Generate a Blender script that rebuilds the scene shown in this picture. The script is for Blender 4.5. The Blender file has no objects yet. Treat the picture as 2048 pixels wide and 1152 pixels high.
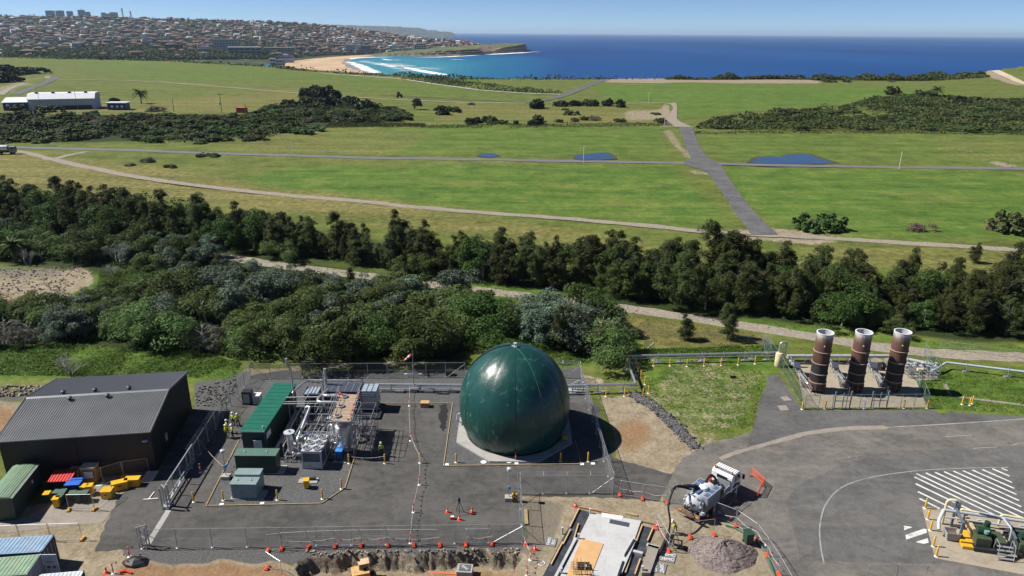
import bpy, bmesh, math, random
import numpy as np
from mathutils import Vector, Matrix

# ---------------------------------------------------------------- camera, sky, sun, exposure
S = bpy.context.scene
COL = S.collection
R = math.radians
FPX, CAMH = 1430.0, 45.0
PITCH, ROLL = math.atan(511 / FPX), math.atan(8 / 1143)
cp, sp, cr, sr = math.cos(PITCH), math.sin(PITCH), math.cos(ROLL), math.sin(ROLL)
SEA = -28.0
cam = bpy.data.objects.new('camera', bpy.data.cameras.new('camera'))
COL.objects.link(cam)
cam.data.sensor_width = 36.0
cam.data.lens = FPX / 2048 * 36
cam.data.clip_start, cam.data.clip_end = 1.0, 200000.0
_U = Vector((0, sp, cp)); _X = Vector((1, 0, 0)); _F = Vector((0, cp, -sp))
_r = _X * cr + _U * sr; _u = _U * cr - _X * sr
cam.matrix_world = Matrix(((_r.x, _u.x, -_F.x, 0), (_r.y, _u.y, -_F.y, 0), (_r.z, _u.z, -_F.z, CAMH), (0, 0, 0, 1)))
S.camera = cam

SUN_EL, SUN_AZ = R(47.5), R(-82)          # azimuth from +Y towards +X: the sun stands to the west of the site
world = bpy.data.worlds.new('World'); S.world = world; world.use_nodes = True
_n = world.node_tree.nodes; _n.clear()
_sky = _n.new('ShaderNodeTexSky'); _sky.sky_type = 'NISHITA'; _sky.sun_disc = False
_sky.sun_elevation, _sky.sun_rotation = SUN_EL, SUN_AZ
_sky.altitude, _sky.air_density, _sky.dust_density, _sky.ozone_density = 40, 0.42, 0.0, 6.0
_bg = _n.new('ShaderNodeBackground'); _bg.inputs['Strength'].default_value = 0.057
_wo = _n.new('ShaderNodeOutputWorld')
world.node_tree.links.new(_sky.outputs[0], _bg.inputs[0]); world.node_tree.links.new(_bg.outputs[0], _wo.inputs[0])
sun = bpy.data.objects.new('sun', bpy.data.lights.new('sun', 'SUN')); COL.objects.link(sun)
sun.data.energy, sun.data.angle, sun.data.color = 4.3, R(0.5), (1.0, 0.955, 0.88)
_d = Vector((math.cos(SUN_EL) * math.sin(SUN_AZ), math.cos(SUN_EL) * math.cos(SUN_AZ), math.sin(SUN_EL)))
sun.rotation_euler = _d.to_track_quat('Z', 'Y').to_euler(); sun.location = (-60, 40, 90)
S.view_settings.view_transform, S.view_settings.look = 'Standard', 'None'
S.view_settings.gamma, S.view_settings.exposure = 1.0, 0.9
S.render.engine = 'CYCLES'
S.cycles.use_denoising = True
S.cycles.max_bounces, S.cycles.diffuse_bounces, S.cycles.glossy_bounces = 8, 2, 3
S.cycles.transparent_max_bounces, S.cycles.volume_bounces, S.cycles.transmission_bounces = 24, 0, 4
S.cycles.sample_clamp_indirect = 4.0


# ---------------------------------------------------------------- survey helpers: a bearing read off the photo -> a place on the ground
def ray(px, py):
    u, v = px - 1024, 576 - py
    x, y = (u * cr - v * sr) / FPX, (u * sr + v * cr) / FPX
    return Vector((x, cp + y * sp, -sp + y * cp))
def G(px, py, z=0.0):
    d = ray(px, py); t = (z - CAMH) / d.z
    return Vector((d.x * t, d.y * t, z))
def proj(p):
    x, yy, z = p[0], p[1], p[2] - CAMH
    dep, up = yy * cp - z * sp, yy * sp + z * cp
    u, v = x / dep * FPX, up / dep * FPX
    return 1024 + u * cr + v * sr, 576 - (-u * sr + v * cr)
def HT(b, py):
    lo, hi = -5.0, 80.0
    for _ in range(40):
        m = (lo + hi) / 2
        if proj((b[0], b[1], m))[1] > py: lo = m
        else: hi = m
    return lo
def GG(pts, z=0.0): return [G(x, y, z) for x, y in pts]
# ---------------------------------------------------------------- materials
MATS = {}
class NT:
    def __init__(s, name):
        s.m = bpy.data.materials.new(name); s.m.use_nodes = True
        s.t = s.m.node_tree; s.t.nodes.clear()
        s.out = s.t.nodes.new('ShaderNodeOutputMaterial')
    def n(s, kind, **kw):
        o = s.t.nodes.new('ShaderNode' + kind)
        for k, v in kw.items():
            if k.startswith('i_'):
                o.inputs[k[2:]].default_value = v
            else: setattr(o, k, v)
        return o
    def l(s, a, b): s.t.links.new(a, b)
    def sock(s, v, inp):
        if hasattr(v, 'node'): s.l(v, inp)
        else: inp.default_value = v
    def noise(s, vec, scale, detail=4, rough=.55, dim='3D'):
        o = s.n('TexNoise', noise_dimensions=dim); o.inputs['Scale'].default_value = scale
        o.inputs['Detail'].default_value = detail; o.inputs['Roughness'].default_value = rough
        if vec is not None: s.l(vec, o.inputs['Vector'])
        return o.outputs['Fac']
    def ramp(s, fac, stops):
        o = s.n('ValToRGB'); s.l(fac, o.inputs[0]); e = o.color_ramp.elements
        while len(e) < len(stops): e.new(0.5)
        for k, (p, c) in enumerate(stops):
            e[k].position = p; e[k].color = (c, c, c, 1) if isinstance(c, (int, float)) else (*c, 1)
        return o.outputs[0]
    def math(s, op, a, b=0.0, clamp=False):
        o = s.n('Math', operation=op, use_clamp=clamp); s.sock(a, o.inputs[0]); s.sock(b, o.inputs[1]); return o.outputs[0]
    def mix(s, fac, a, b, mode='MIX'):
        o = s.n('Mix', data_type='RGBA', blend_type=mode); s.sock(fac, o.inputs[0])
        s.sock((*a, 1) if isinstance(a, tuple) else a, o.inputs[6]); s.sock((*b, 1) if isinstance(b, tuple) else b, o.inputs[7]); return o.outputs[2]
    def mapped(s, scale=(1, 1, 1), kind='Object', rot=0.0):
        tc = s.n('TexCoord'); mp = s.n('Mapping'); mp.inputs['Scale'].default_value = scale
        mp.inputs['Rotation'].default_value = (0, 0, rot); s.l(tc.outputs[kind], mp.inputs[0]); return mp.outputs[0]
    def world(s, scale=(1, 1, 1)):
        g = s.n('NewGeometry'); mp = s.n('Mapping'); mp.inputs['Scale'].default_value = scale; s.l(g.outputs['Position'], mp.inputs[0]); return mp.outputs[0]
    def bsdf(s, col, rough=.6, metal=0.0, spec=.5, bump=None, bstr=.3, bdist=.05, **kw):
        b = s.n('BsdfPrincipled'); s.sock((*col, 1) if isinstance(col, tuple) else col, b.inputs['Base Color'])
        s.sock(rough, b.inputs['Roughness']); b.inputs['Metallic'].default_value = metal; b.inputs['Specular IOR Level'].default_value = spec
        if bump is not None:
            bp = s.n('Bump'); bp.inputs['Strength'].default_value = bstr; bp.inputs['Distance'].default_value = bdist
            s.l(bump, bp.inputs['Height']); s.l(bp.outputs[0], b.inputs['Normal'])
        for k, v in kw.items(): b.inputs[k].default_value = v
        s.l(b.outputs[0], s.out.inputs[0]); return b

def M(name, col, rough=.55, metal=0.0, var=.18, scale=1.5, spec=.4, dirt=None, bump=0.0):
    """painted / plain surface: base colour worn by two scales of noise, gloss varied too"""
    if name in MATS: return MATS[name]
    t = NT(name); v = t.mapped()
    n1 = t.noise(v, scale, 5); n2 = t.noise(v, scale * 9, 3)
    f = t.math('ADD', t.math('MULTIPLY', n1, .6), t.math('MULTIPLY', n2, .4))
    dk = tuple(c * (1 - var) for c in col); lt = tuple(min(1, c * (1 + var)) for c in col)
    c = t.ramp(f, [(.32, dk), (.68, lt)])
    if dirt:
        c = t.mix(t.ramp(t.noise(v, scale * .7, 6, .65), [(.5, 0.0), (.72, .75)]), c, dirt)
    t.bsdf(c, t.math('ADD', rough - .1, t.math('MULTIPLY', n1, .2)), metal, spec, bump=n2 if bump else None, bstr=bump, bdist=.02)
    MATS[name] = t.m; return t.m

def leafmat(name, c1, c2, trans=.18, rough=.6):
    """foliage: colour from leaf to leaf, clump to clump and plant to plant"""
    t = NT(name)
    oi = t.n('ObjectInfo'); g = t.n('NewGeometry')
    v = t.mapped()
    f = t.math('ADD', t.math('MULTIPLY', g.outputs['Random Per Island'], .45), t.math('MULTIPLY', t.noise(v, .5, 2), .55))
    c = t.ramp(f, [(.25, c1), (.75, c2)])
    hs = t.n('HueSaturation')
    t.l(t.math('ADD', .475, t.math('MULTIPLY', oi.outputs['Random'], .05)), hs.inputs['Hue'])
    t.l(t.math('ADD', .72, t.math('MULTIPLY', oi.outputs['Random'], .5)), hs.inputs['Value'])
    t.l(c, hs.inputs['Color'])
    d = t.n('BsdfPrincipled'); t.l(hs.outputs[0], d.inputs['Base Color']); d.inputs['Roughness'].default_value = rough
    d.inputs['Specular IOR Level'].default_value = .1
    tr = t.n('BsdfTranslucent'); t.l(hs.outputs[0], tr.inputs[0])
    mx = t.n('MixShader'); mx.inputs[0].default_value = trans
    t.l(d.outputs[0], mx.inputs[1]); t.l(tr.outputs[0], mx.inputs[2]); t.l(mx.outputs[0], t.out.inputs[0])
    MATS[name] = t.m; return t.m

# ---------------------------------------------------------------- mesh building
class MB:
    def __init__(s): s.v = []; s.f = []; s.mi = []; s.cur = 0
    def mat(s, k): s.cur = k; return s
    def add(s, vs, fs):
        b = len(s.v); s.v.extend(tuple(x) for x in vs)
        for f in fs: s.f.append(tuple(i + b for i in f)); s.mi.append(s.cur)
        return s
    def box(s, c, d, rz=0.0, taper=1.0, ry=0.0):
        x, y, z = d[0] / 2, d[1] / 2, d[2] / 2
        vs = []
        for k in (-1, 1):
            q = taper if k > 0 else 1.0
            for a, b in ((-1, -1), (1, -1), (1, 1), (-1, 1)): vs.append(Vector((a * x * q, b * y * q, k * z)))
        m = Matrix.Rotation(rz, 3, 'Z') @ Matrix.Rotation(ry, 3, 'Y')
        vs = [m @ q + Vector(c) for q in vs]
        return s.add(vs, [(3, 2, 1, 0), (4, 5, 6, 7), (0, 1, 5, 4), (1, 2, 6, 5), (2, 3, 7, 6), (3, 0, 4, 7)])
    def beam(s, a, b, w, h=None):
        a, b = Vector(a), Vector(b); h = h or w; d = (b - a)
        if d.length < 1e-6: return s
        d.normalize(); r = d.cross(Vector((0, 0, 1)))
        if r.length < 1e-3: r = Vector((1, 0, 0))
        r.normalize(); u = r.cross(d)
        vs = [p + r * (i * w / 2) + u * (j * h / 2) for p in (a, b) for i, j in ((-1, -1), (1, -1), (1, 1), (-1, 1))]
        return s.add(vs, [(3, 2, 1, 0), (4, 5, 6, 7), (0, 1, 5, 4), (1, 2, 6, 5), (2, 3, 7, 6), (3, 0, 4, 7)])
    def tube(s, pts, r, n=6, caps=True, closed=False):
        pts = [Vector(p) for p in pts]; rs = r if isinstance(r, (list, tuple)) else [r] * len(pts)
        vs = []; N = len(pts); u = None
        for k, p in enumerate(pts):
            if closed: d = pts[(k + 1) % N] - pts[k - 1]
            else: d = pts[min(k + 1, N - 1)] - pts[max(k - 1, 0)]
            d.normalize()
            if u is None:
                u = d.cross(Vector((0, 0, 1)))
                if u.length < 1e-3: u = Vector((1, 0, 0))
            u = (u - d * u.dot(d))
            if u.length < 1e-4: u = d.orthogonal()
            u.normalize(); w = d.cross(u)
            for j in range(n):
                a = 2 * math.pi * j / n; vs.append(p + (u * math.cos(a) + w * math.sin(a)) * rs[k])
        fs = []
        for k in range(N if closed else N - 1):
            q = (k + 1) % N
            for j in range(n): fs.append((k * n + j, k * n + (j + 1) % n, q * n + (j + 1) % n, q * n + j))
        if caps and not closed: fs.append(tuple(range(n - 1, -1, -1))); fs.append(tuple((N - 1) * n + j for j in range(n)))
        return s.add(vs, fs)
    def bend(s, pts, r, n=8, rad=None, seg=4):
        """tube through corner points with rounded elbows"""
        pts = [Vector(p) for p in pts]; rad = rad or r * 3; out = [pts[0]]
        for a, b, c in zip(pts, pts[1:], pts[2:]):
            q = min(rad, (b - a).length * .45, (c - b).length * .45)
            p0, p1 = b + (a - b).normalized() * q, b + (c - b).normalized() * q
            for k in range(seg + 1):
                t = k / seg; out.append(p0 * (1 - t) ** 2 + b * 2 * t * (1 - t) + p1 * t * t)
        out.append(pts[-1]); return s.tube(out, r, n)
    def lathe(s, prof, c=(0, 0, 0), n=24, caps=True):
        c = Vector(c); vs = [c + Vector((r * math.cos(2 * math.pi * j / n), r * math.sin(2 * math.pi * j / n), z)) for r, z in prof for j in range(n)]
        fs = [(k * n + j, k * n + (j + 1) % n, (k + 1) * n + (j + 1) % n, (k + 1) * n + j) for k in range(len(prof) - 1) for j in range(n)]
        if caps: fs.append(tuple(range(n - 1, -1, -1))); fs.append(tuple((len(prof) - 1) * n + j for j in range(n)))
        return s.add(vs, fs)
    def cyl(s, c, r, h, n=16): return s.lathe([(r, 0), (r, h)], c, n)
    def prism(s, poly, z0, z1):
        n = len(poly); vs = [(p[0], p[1], z0) for p in poly] + [(p[0], p[1], z1) for p in poly]
        fs = [tuple(range(n - 1, -1, -1)), tuple(range(n, 2 * n))] + [(k, (k + 1) % n, n + (k + 1) % n, n + k) for k in range(n)]
        return s.add(vs, fs)
    def extr(s, poly, axis, a, b):
        """profile in the plane across `axis` ('x': (y,z), 'y': (x,z)) swept from a to b"""
        mk = (lambda p, t: (t, p[0], p[1])) if axis == 'x' else (lambda p, t: (p[0], t, p[1]))
        n = len(poly); vs = [mk(p, a) for p in poly] + [mk(p, b) for p in poly]
        fs = [tuple(range(n)), tuple(range(2 * n - 1, n - 1, -1))] + [(k, n + k, n + (k + 1) % n, (k + 1) % n) for k in range(n)]
        return s.add(vs, fs)
    def build(s, name, mat, parent=None, smooth=False, loc=None, bevel=0.0):
        me = bpy.data.meshes.new(name); me.from_pydata(s.v, [], s.f)
        for m in (mat if isinstance(mat, (list, tuple)) else [mat]): me.materials.append(m)
        if any(s.mi): me.polygons.foreach_set('material_index', s.mi)
        bm = bmesh.new(); bm.from_mesh(me); bmesh.ops.recalc_face_normals(bm, faces=bm.faces)
        if bevel:
            bmesh.ops.bevel(bm, geom=[e for e in bm.edges if len(e.link_faces) == 2 and e.calc_face_angle(0) > .6], offset=bevel, segments=2, profile=.7, affect='EDGES', clamp_overlap=True)
        bm.to_mesh(me); bm.free()
        if smooth: me.polygons.foreach_set('use_smooth', [True] * len(me.polygons)); me.set_sharp_from_angle(angle=R(40))
        o = bpy.data.objects.new(name, me); COL.objects.link(o)
        if parent is not None: o.parent = parent
        if loc is not None: o.location = loc
        return o

def fast_mesh(name, verts, faces_quads, mat, smooth=False):
    """numpy quads -> mesh object data"""
    me = bpy.data.meshes.new(name); nv, nf = len(verts), len(faces_quads)
    me.vertices.add(nv); me.vertices.foreach_set('co', np.asarray(verts, np.float32).ravel())
    k = faces_quads.shape[1]
    me.loops.add(nf * k); me.loops.foreach_set('vertex_index', np.asarray(faces_quads, np.int32).ravel())
    me.polygons.add(nf); me.polygons.foreach_set('loop_start', np.arange(0, nf * k, k, dtype=np.int32))
    if smooth: me.polygons.foreach_set('use_smooth', np.ones(nf, bool))
    for m in (mat if isinstance(mat, (list, tuple)) else [mat]): me.materials.append(m)
    me.update(calc_edges=True); me.validate(); return me

def tag(o, label=None, cat=None, group=None, kind=None):
    if label: o['label'] = label
    if cat: o['category'] = cat
    if group: o['group'] = group
    if kind: o['kind'] = kind
    return o
def thing(name, label, cat, loc=(0, 0, 0), rz=0.0, group=None):
    o = bpy.data.objects.new(name, None); COL.objects.link(o); o.location = loc; o.rotation_euler = (0, 0, rz)
    o.empty_display_size = .3
    return tag(o, label, cat, group)
KIDS = {}
def copy_tree(o, parent=None):
    c = o.copy(); COL.objects.link(c)
    if parent is not None: c.parent = parent
    for ch in KIDS.setdefault(o.name, [x for x in o.children]): copy_tree(ch, c)
    return c
def ordinal(k):
    w = 'first second third fourth fifth sixth seventh eighth ninth tenth eleventh twelfth thirteenth fourteenth fifteenth sixteenth seventeenth eighteenth nineteenth twentieth'.split()
    if k <= 20: return w[k - 1]
    return '%d%s' % (k, 'th' if 10 <= k % 100 <= 20 else {1: 'st', 2: 'nd', 3: 'rd'}.get(k % 10, 'th'))

def jitter_poly(pts, amp, step=1.0, seed=1):
    rnd = random.Random(seed); out = []
    for k in range(len(pts)):
        a, b = Vector(pts[k][:2]), Vector(pts[(k + 1) % len(pts)][:2]); n = max(1, int((b - a).length / step))
        nn = (b - a).normalized(); nn = Vector((-nn.y, nn.x))
        for j in range(n):
            out.append(a.lerp(b, j / n) + (nn * rnd.uniform(-amp, amp) if j else Vector((0, 0))))
    return out
def sheet(name, pts, z, mat, amp=0.0, step=1.0, kind='structure', label=None, seed=1, zf=None):
    """a flat sheet on the ground; its outline worn by `amp` metres"""
    q = jitter_poly(pts, amp, step, seed) if amp else [Vector(p[:2]) for p in pts]
    from mathutils.geometry import delaunay_2d_cdt
    xs, ys = [p.x for p in q], [p.y for p in q]; g = max(1.0, (max(xs) - min(xs)) / 40); n = len(q); ext = []
    A, B = np.meshgrid(np.arange(min(xs) + g / 2, max(xs), g), np.arange(min(ys) + g / 2, max(ys), g)); ok = pip(A, B, q); ext = [Vector((a, b)) for a, b in zip(A[ok], B[ok])]
    v, _e, f, *_r = delaunay_2d_cdt([Vector((p.x, p.y)) for p in q] + ext, [], [list(range(n))], 1, 1e-4)
    me = bpy.data.meshes.new(name); fs = []
    for t in f:
        a, b, c = (v[k] for k in t[:3]); fs.append(tuple(t) if (b.x - a.x) * (c.y - a.y) > (b.y - a.y) * (c.x - a.x) else tuple(t)[::-1])
    me.from_pydata([(p.x, p.y, z) for p in v], [], fs); me.materials.append(mat)
    o = bpy.data.objects.new(name, me); COL.objects.link(o)
    return tag(o, label, kind=kind)
def smooth_line(pts, n=8):
    """Catmull-Rom through points"""
    P = [Vector(p) for p in pts]; P = [P[0] * 2 - P[1]] + P + [P[-1] * 2 - P[-2]]; out = []
    for k in range(1, len(P) - 2):
        a, b, c, d = P[k - 1:k + 3]
        for j in range(n):
            t = j / n
            out.append(.5 * ((2 * b) + (c - a) * t + (2 * a - 5 * b + 4 * c - d) * t * t + (3 * b - a - 3 * c + d) * t ** 3))
    out.append(P[-2]); return out
def ribbon(name, pts, w, z, mat, amp=0.0, seed=2, n=8, kind='structure', zf=None):
    L = smooth_line(pts, n) if n > 1 else [Vector(p) for p in pts]; rnd = random.Random(seed); vs = []; fs = []
    for k, p in enumerate(L):
        d = (L[min(k + 1, len(L) - 1)] - L[max(k - 1, 0)]); d.z = 0; d.normalize(); q = Vector((-d.y, d.x, 0))
        ww = w[0] + (w[1] - w[0]) * k / (len(L) - 1) if isinstance(w, tuple) else w
        for s in (1, -1):
            e = p + q * s * (ww / 2 + rnd.uniform(-amp, amp)); vs.append((e.x, e.y, z + (zf(e.x, e.y) if zf else 0)))
    for k in range(len(L) - 1): fs.append((2 * k, 2 * k + 1, 2 * k + 3, 2 * k + 2))
    m = MB(); m.add(vs, fs); o = m.build(name, mat)
    return tag(o, kind=kind)
# ---------------------------------------------------------------- the land
rng = np.random.default_rng(7)
def vnoise(x, y, s, seed=0):
    """smooth value noise, numpy, about -1..1"""
    x = np.asarray(x) / s + seed * 17.3; y = np.asarray(y) / s - seed * 9.1
    xi, yi = np.floor(x).astype(np.int64), np.floor(y).astype(np.int64); fx, fy = x - xi, y - yi
    fx, fy = fx * fx * (3 - 2 * fx), fy * fy * (3 - 2 * fy)
    def h(a, b):
        n = (a * 374761393 + b * 668265263 + seed * 1442695041) & 0x7fffffff
        n = ((n ^ (n >> 13)) * 1274126177) & 0x7fffffff
        return ((n ^ (n >> 16)) & 0xffff) / 32767.5 - 1
    return (h(xi, yi) * (1 - fx) + h(xi + 1, yi) * fx) * (1 - fy) + (h(xi, yi + 1) * (1 - fx) + h(xi + 1, yi + 1) * fx) * fy
def pip(px, py, poly):
    c = np.zeros(np.shape(px), bool); n = len(poly)
    for k in range(n):
        x1, y1, x2, y2 = *poly[k][:2], *poly[(k + 1) % n][:2]
        if y1 == y2: continue
        c ^= ((y1 > py) != (y2 > py)) & (px < (x2 - x1) * (py - y1) / (y2 - y1) + x1)
    return c
def inside(p, poly): return bool(pip(np.array([p[0]]), np.array([p[1]]), poly)[0])

edge_px = [(-700, 110), (-200, 112), (0, 113), (100, 116), (200, 119), (330, 121), (470, 128), (560, 133), (640, 140), (740, 147), (830, 152),
           (900, 156), (1000, 157), (1200, 157), (1400, 157), (1560, 157), (1800, 158), (2048, 157), (2600, 160)]
_e = [G(*p) for p in edge_px]
e_az = np.array([math.atan2(p.x, p.y) for p in _e]); e_d = np.array([math.hypot(p.x, p.y) for p in _e])
PIT = GG([(602, 1152), (600, 1132), (625, 1121), (690, 1113), (760, 1112), (835, 1114), (900, 1107), (960, 1103), (1036, 1112), (1030, 1152), (1020, 1190), (590, 1195)])
_hb = G(2240, 158)
def height(x, y):
    d = np.hypot(x, y); az = np.arctan2(x, y); db = np.interp(az, e_az, e_d) * (1 + .012 * vnoise(x, y, 40, 3))
    z = np.zeros_like(d)
    z += 24 * np.exp(-(((x - _hb.x) / 150) ** 2 + ((y - _hb.y) / 95) ** 2))
    far = np.clip((d - 135) / 60, 0, 1)
    z += far * (.25 * vnoise(x, y, 35, 1) + .12 * vnoise(x, y, 9, 2)) - .02 * far
    t = np.clip((d - db) / 14, 0, 1); z = z * (1 - t) + (SEA - 14) * t
    near = (d < 64) & (np.abs(az) < .5)
    jx, jy = x + .35 * vnoise(x, y, .8, 4) + .12 * vnoise(x, y, .28, 6), y + .28 * vnoise(x, y, .9, 5) + .14 * vnoise(x, y, .3, 7)
    ins = np.zeros_like(z)
    for ox, oy in ((0, 0), (.14, .14), (-.14, .14), (.14, -.14), (-.14, -.14), (0, .3), (0, -.3)):
        ins += pip(jx + ox, jy + oy, PIT)
    ins /= 7
    z = z - near * ins * (1.4 + .1 * vnoise(x, y, 1.6, 8))
    return z
def hz(x, y): return float(height(np.array([x], float), np.array([y], float))[0])

azs = np.radians(np.concatenate([np.arange(-80, -42, 1.5), np.arange(-42, 42.001, .16), np.arange(43.5, 81, 1.5)]))
ds = np.concatenate([np.arange(4, 45, 2), np.arange(45, 62, .2), np.arange(62, 130, .5), np.arange(130, 400, 2), np.geomspace(400, 1800, 150)])
AZ, DD = np.meshgrid(azs, ds); GX, GY = DD * np.sin(AZ), DD * np.cos(AZ); GZ = height(GX, GY)
nr, nc = GX.shape
_i = np.arange(nr * nc).reshape(nr, nc)
quads = np.stack([_i[:-1, :-1], _i[:-1, 1:], _i[1:, 1:], _i[1:, :-1]], -1).reshape(-1, 4)[:, ::-1]
def blur(m, n):
    for _ in range(n):
        m = (np.roll(m, 1, 0) + np.roll(m, -1, 0) + m * 2) / 4; m = (np.roll(m, 1, 1) + np.roll(m, -1, 1) + m * 2) / 4
    return m
def zone(polys, n=3, amp=1.0):
    m = np.zeros((nr, nc)); k = np.clip(DD / 100, .5, 6)
    wx = GX + k * (1.6 * vnoise(GX / k, GY / k, 7, 21) + .7 * vnoise(GX / k, GY / k, 2.2, 22)); wy = GY + k * (1.6 * vnoise(GX / k, GY / k, 7, 23) + .7 * vnoise(GX / k, GY / k, 2.2, 24))
    for p in polys:
        a = 1.0
        if isinstance(p, tuple): p, a = p
        m = np.maximum(m, a * pip(wx, wy, GG(p)))
    return blur(m, n) * amp
DIRT = [([(1185, 785), (1270, 782), (1310, 800), (1410, 885), (1350, 955), (1235, 935), (1220, 860)], .72), 
        ([(1285, 790), (1300, 770), (1400, 700), (1480, 740), (1545, 750), (1500, 860), (1400, 885), (1330, 820)], .45),
        [(1040, 985), (1330, 985), (1340, 950), (1430, 880), (1480, 900), (1560, 1152), (1560, 1250), (1000, 1250), (1010, 1120), (1060, 1080)],
        [(250, 1112), (560, 1112), (600, 1130), (600, 1250), (200, 1250), (215, 1120)], [(590, 1108), (1045, 1100), (1060, 1250), (580, 1250)],
        [(-200, 1060), (150, 985), (330, 1000), (230, 1152), (230, 1300), (-300, 1300)],
        [(-60, 790), (60, 800), (20, 880), (-100, 900)], [(0, 545), (180, 535), (200, 560), (60, 625), (-60, 640), (-60, 560)],
        [(1440, 458), (1600, 462), (1700, 475), (1640, 488), (1480, 480)], ([(1332, 258), (1360, 256), (1395, 300), (1412, 318), (1388, 316), (1350, 280)], .58),
        ([(1338, 205), (1352, 205), (1358, 225), (1372, 252), (1330, 252), (1340, 228)], 1), ([(1200, 155), (1560, 157), (1640, 160), (1640, 166), (1200, 166)], .8),
        ([(1235, 218), (1340, 215), (1345, 240), (1240, 240)], .6), ([(1960, 152), (2060, 166), (2060, 176), (1990, 162)], 1.),
        ([(30, 160), (90, 152), (60, 178), (0, 190), (-60, 196)], .55), ([(1150, 748), (1205, 752), (1195, 772), (1145, 770)], .8),
        ([(480, 735), (560, 728), (930, 722), (930, 730), (560, 742), (470, 770)], .9), ([(300, 265), (330, 262), (340, 272), (310, 275)], .4),
        ([(1395, 338), (1440, 345), (1425, 352), (1385, 345)], .7), ([(1985, 318), (2040, 330), (2000, 332), (1970, 322)], .8), ([(1900, 290), (1950, 298), (1980, 306), (1940, 305)], .5)]
LUSH = [[(600, 335), (1360, 330), (1490, 455), (1100, 432), (700, 395), (450, 355)], [(1450, 335), (2100, 342), (2100, 470), (1800, 480), (1560, 455), (1480, 380)],
        ([(640, 250), (1330, 250), (1370, 320), (1000, 316), (700, 305)], .65), ([(1390, 265), (2100, 272), (2100, 330), (1450, 320)], .55),
        [(1150, 170), (1560, 170), (2000, 185), (1500, 222), (1380, 235), (1340, 205), (1230, 205)], ([(100, 120), (560, 140), (900, 170), (1060, 195), (850, 200), (650, 160), (300, 165)], .55),
        [(400, 495), (800, 545), (1200, 588), (1500, 640), (2100, 700), (2100, 715), (1500, 660), (1000, 600), (440, 515)],
        [(-60, 690), (330, 690), (480, 720), (470, 770), (380, 760), (-60, 760)], [(920, 640), (1050, 640), (1290, 690), (1250, 720), (1130, 735), (930, 690)],
        [(1270, 700), (1560, 690), (1560, 760), (1480, 740), (1400, 705), (1280, 740)], [(1480, 742), (1548, 752), (1508, 862), (1440, 872), (1470, 800)],
        ([(1290, 745), (1400, 720), (1480, 760), (1470, 840), (1400, 850), (1320, 790)], .95), [(1830, 735), (2100, 740), (2100, 835), (1850, 820)],
        ([(1400, 885), (1420, 868), (1370, 925), (1345, 950), (1340, 935)], .9), [(200, 535), (330, 540), (300, 600), (190, 600), (120, 620)], ([(250, 1120), (420, 1112), (530, 1135), (470, 1165), (300, 1160)], .5),
        ([(1160, 795), (1260, 790), (1280, 830), (1200, 835)], .42)]
DRY = [([(-60, 300), (230, 318), (640, 385), (1100, 450), (1500, 520), (1500, 545), (900, 470), (300, 400), (-60, 400)], .8), ([(1500, 480), (2100, 500), (2100, 545), (1700, 530)], .8),
       ([(0, 195), (350, 195), (620, 175), (760, 205), (480, 235), (0, 230)], .6), ([(430, 285), (640, 250), (900, 262), (760, 312), (500, 310)], .5), ([(1850, 270), (2100, 275), (2100, 330), (1900, 320)], .45),
       ([(1240, 622), (1530, 670), (1560, 700), (1290, 690)], .9), ([(880, 208), (1340, 212), (1330, 245), (860, 245)], .6), ([(1440, 330), (1500, 420), (1560, 470), (1500, 470)], .55), ([(0, 330), (90, 325), (300, 370), (100, 420)], .7)]
ORANGE = [([(1215, 845), (1290, 825), (1330, 870), (1280, 905), (1230, 890)], .75), [(240, 1120), (560, 1125), (600, 1180), (560, 1260), (200, 1260)], ([(620, 1128), (1040, 1122), (1040, 1200), (620, 1230)], .85),
          [(-60, 805), (40, 812), (10, 860), (-60, 900)], ([(0, 590), (60, 600), (40, 625), (-40, 632)], .9), ([(1060, 1000), (1330, 1000), (1300, 1040), (1080, 1070)], .25)]
GRAVEL = [[(385, 765), (500, 735), (460, 830), (385, 825)], ([(1040, 1000), (1130, 1000), (1080, 1130), (1040, 1110)], .5), [(240, 1085), (1048, 1080), (1045, 1106), (560, 1118), (250, 1116)],
          ([(0, 775), (110, 770), (60, 800), (-40, 800)], .6), ([(1440, 1090), (1560, 1100), (1560, 1250), (1300, 1250), (1330, 1060)], .35), ([(0, 530), (150, 530), (120, 560), (0, 570)], .5)]
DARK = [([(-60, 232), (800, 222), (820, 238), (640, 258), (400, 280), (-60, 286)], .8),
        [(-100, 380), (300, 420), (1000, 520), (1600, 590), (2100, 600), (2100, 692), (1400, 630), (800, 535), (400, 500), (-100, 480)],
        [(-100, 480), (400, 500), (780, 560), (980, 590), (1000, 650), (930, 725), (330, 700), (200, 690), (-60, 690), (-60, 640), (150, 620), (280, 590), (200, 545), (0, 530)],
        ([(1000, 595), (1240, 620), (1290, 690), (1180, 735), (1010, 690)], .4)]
def put(me, name, chans):
    a = me.color_attributes.new(name, 'FLOAT_COLOR', 'POINT'); c = np.ones((nr * nc, 4), np.float32)
    for k, q in enumerate(chans): c[:, k] = np.clip(q, 0, 1).ravel()
    a.data.foreach_set('color', c.ravel())

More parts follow.
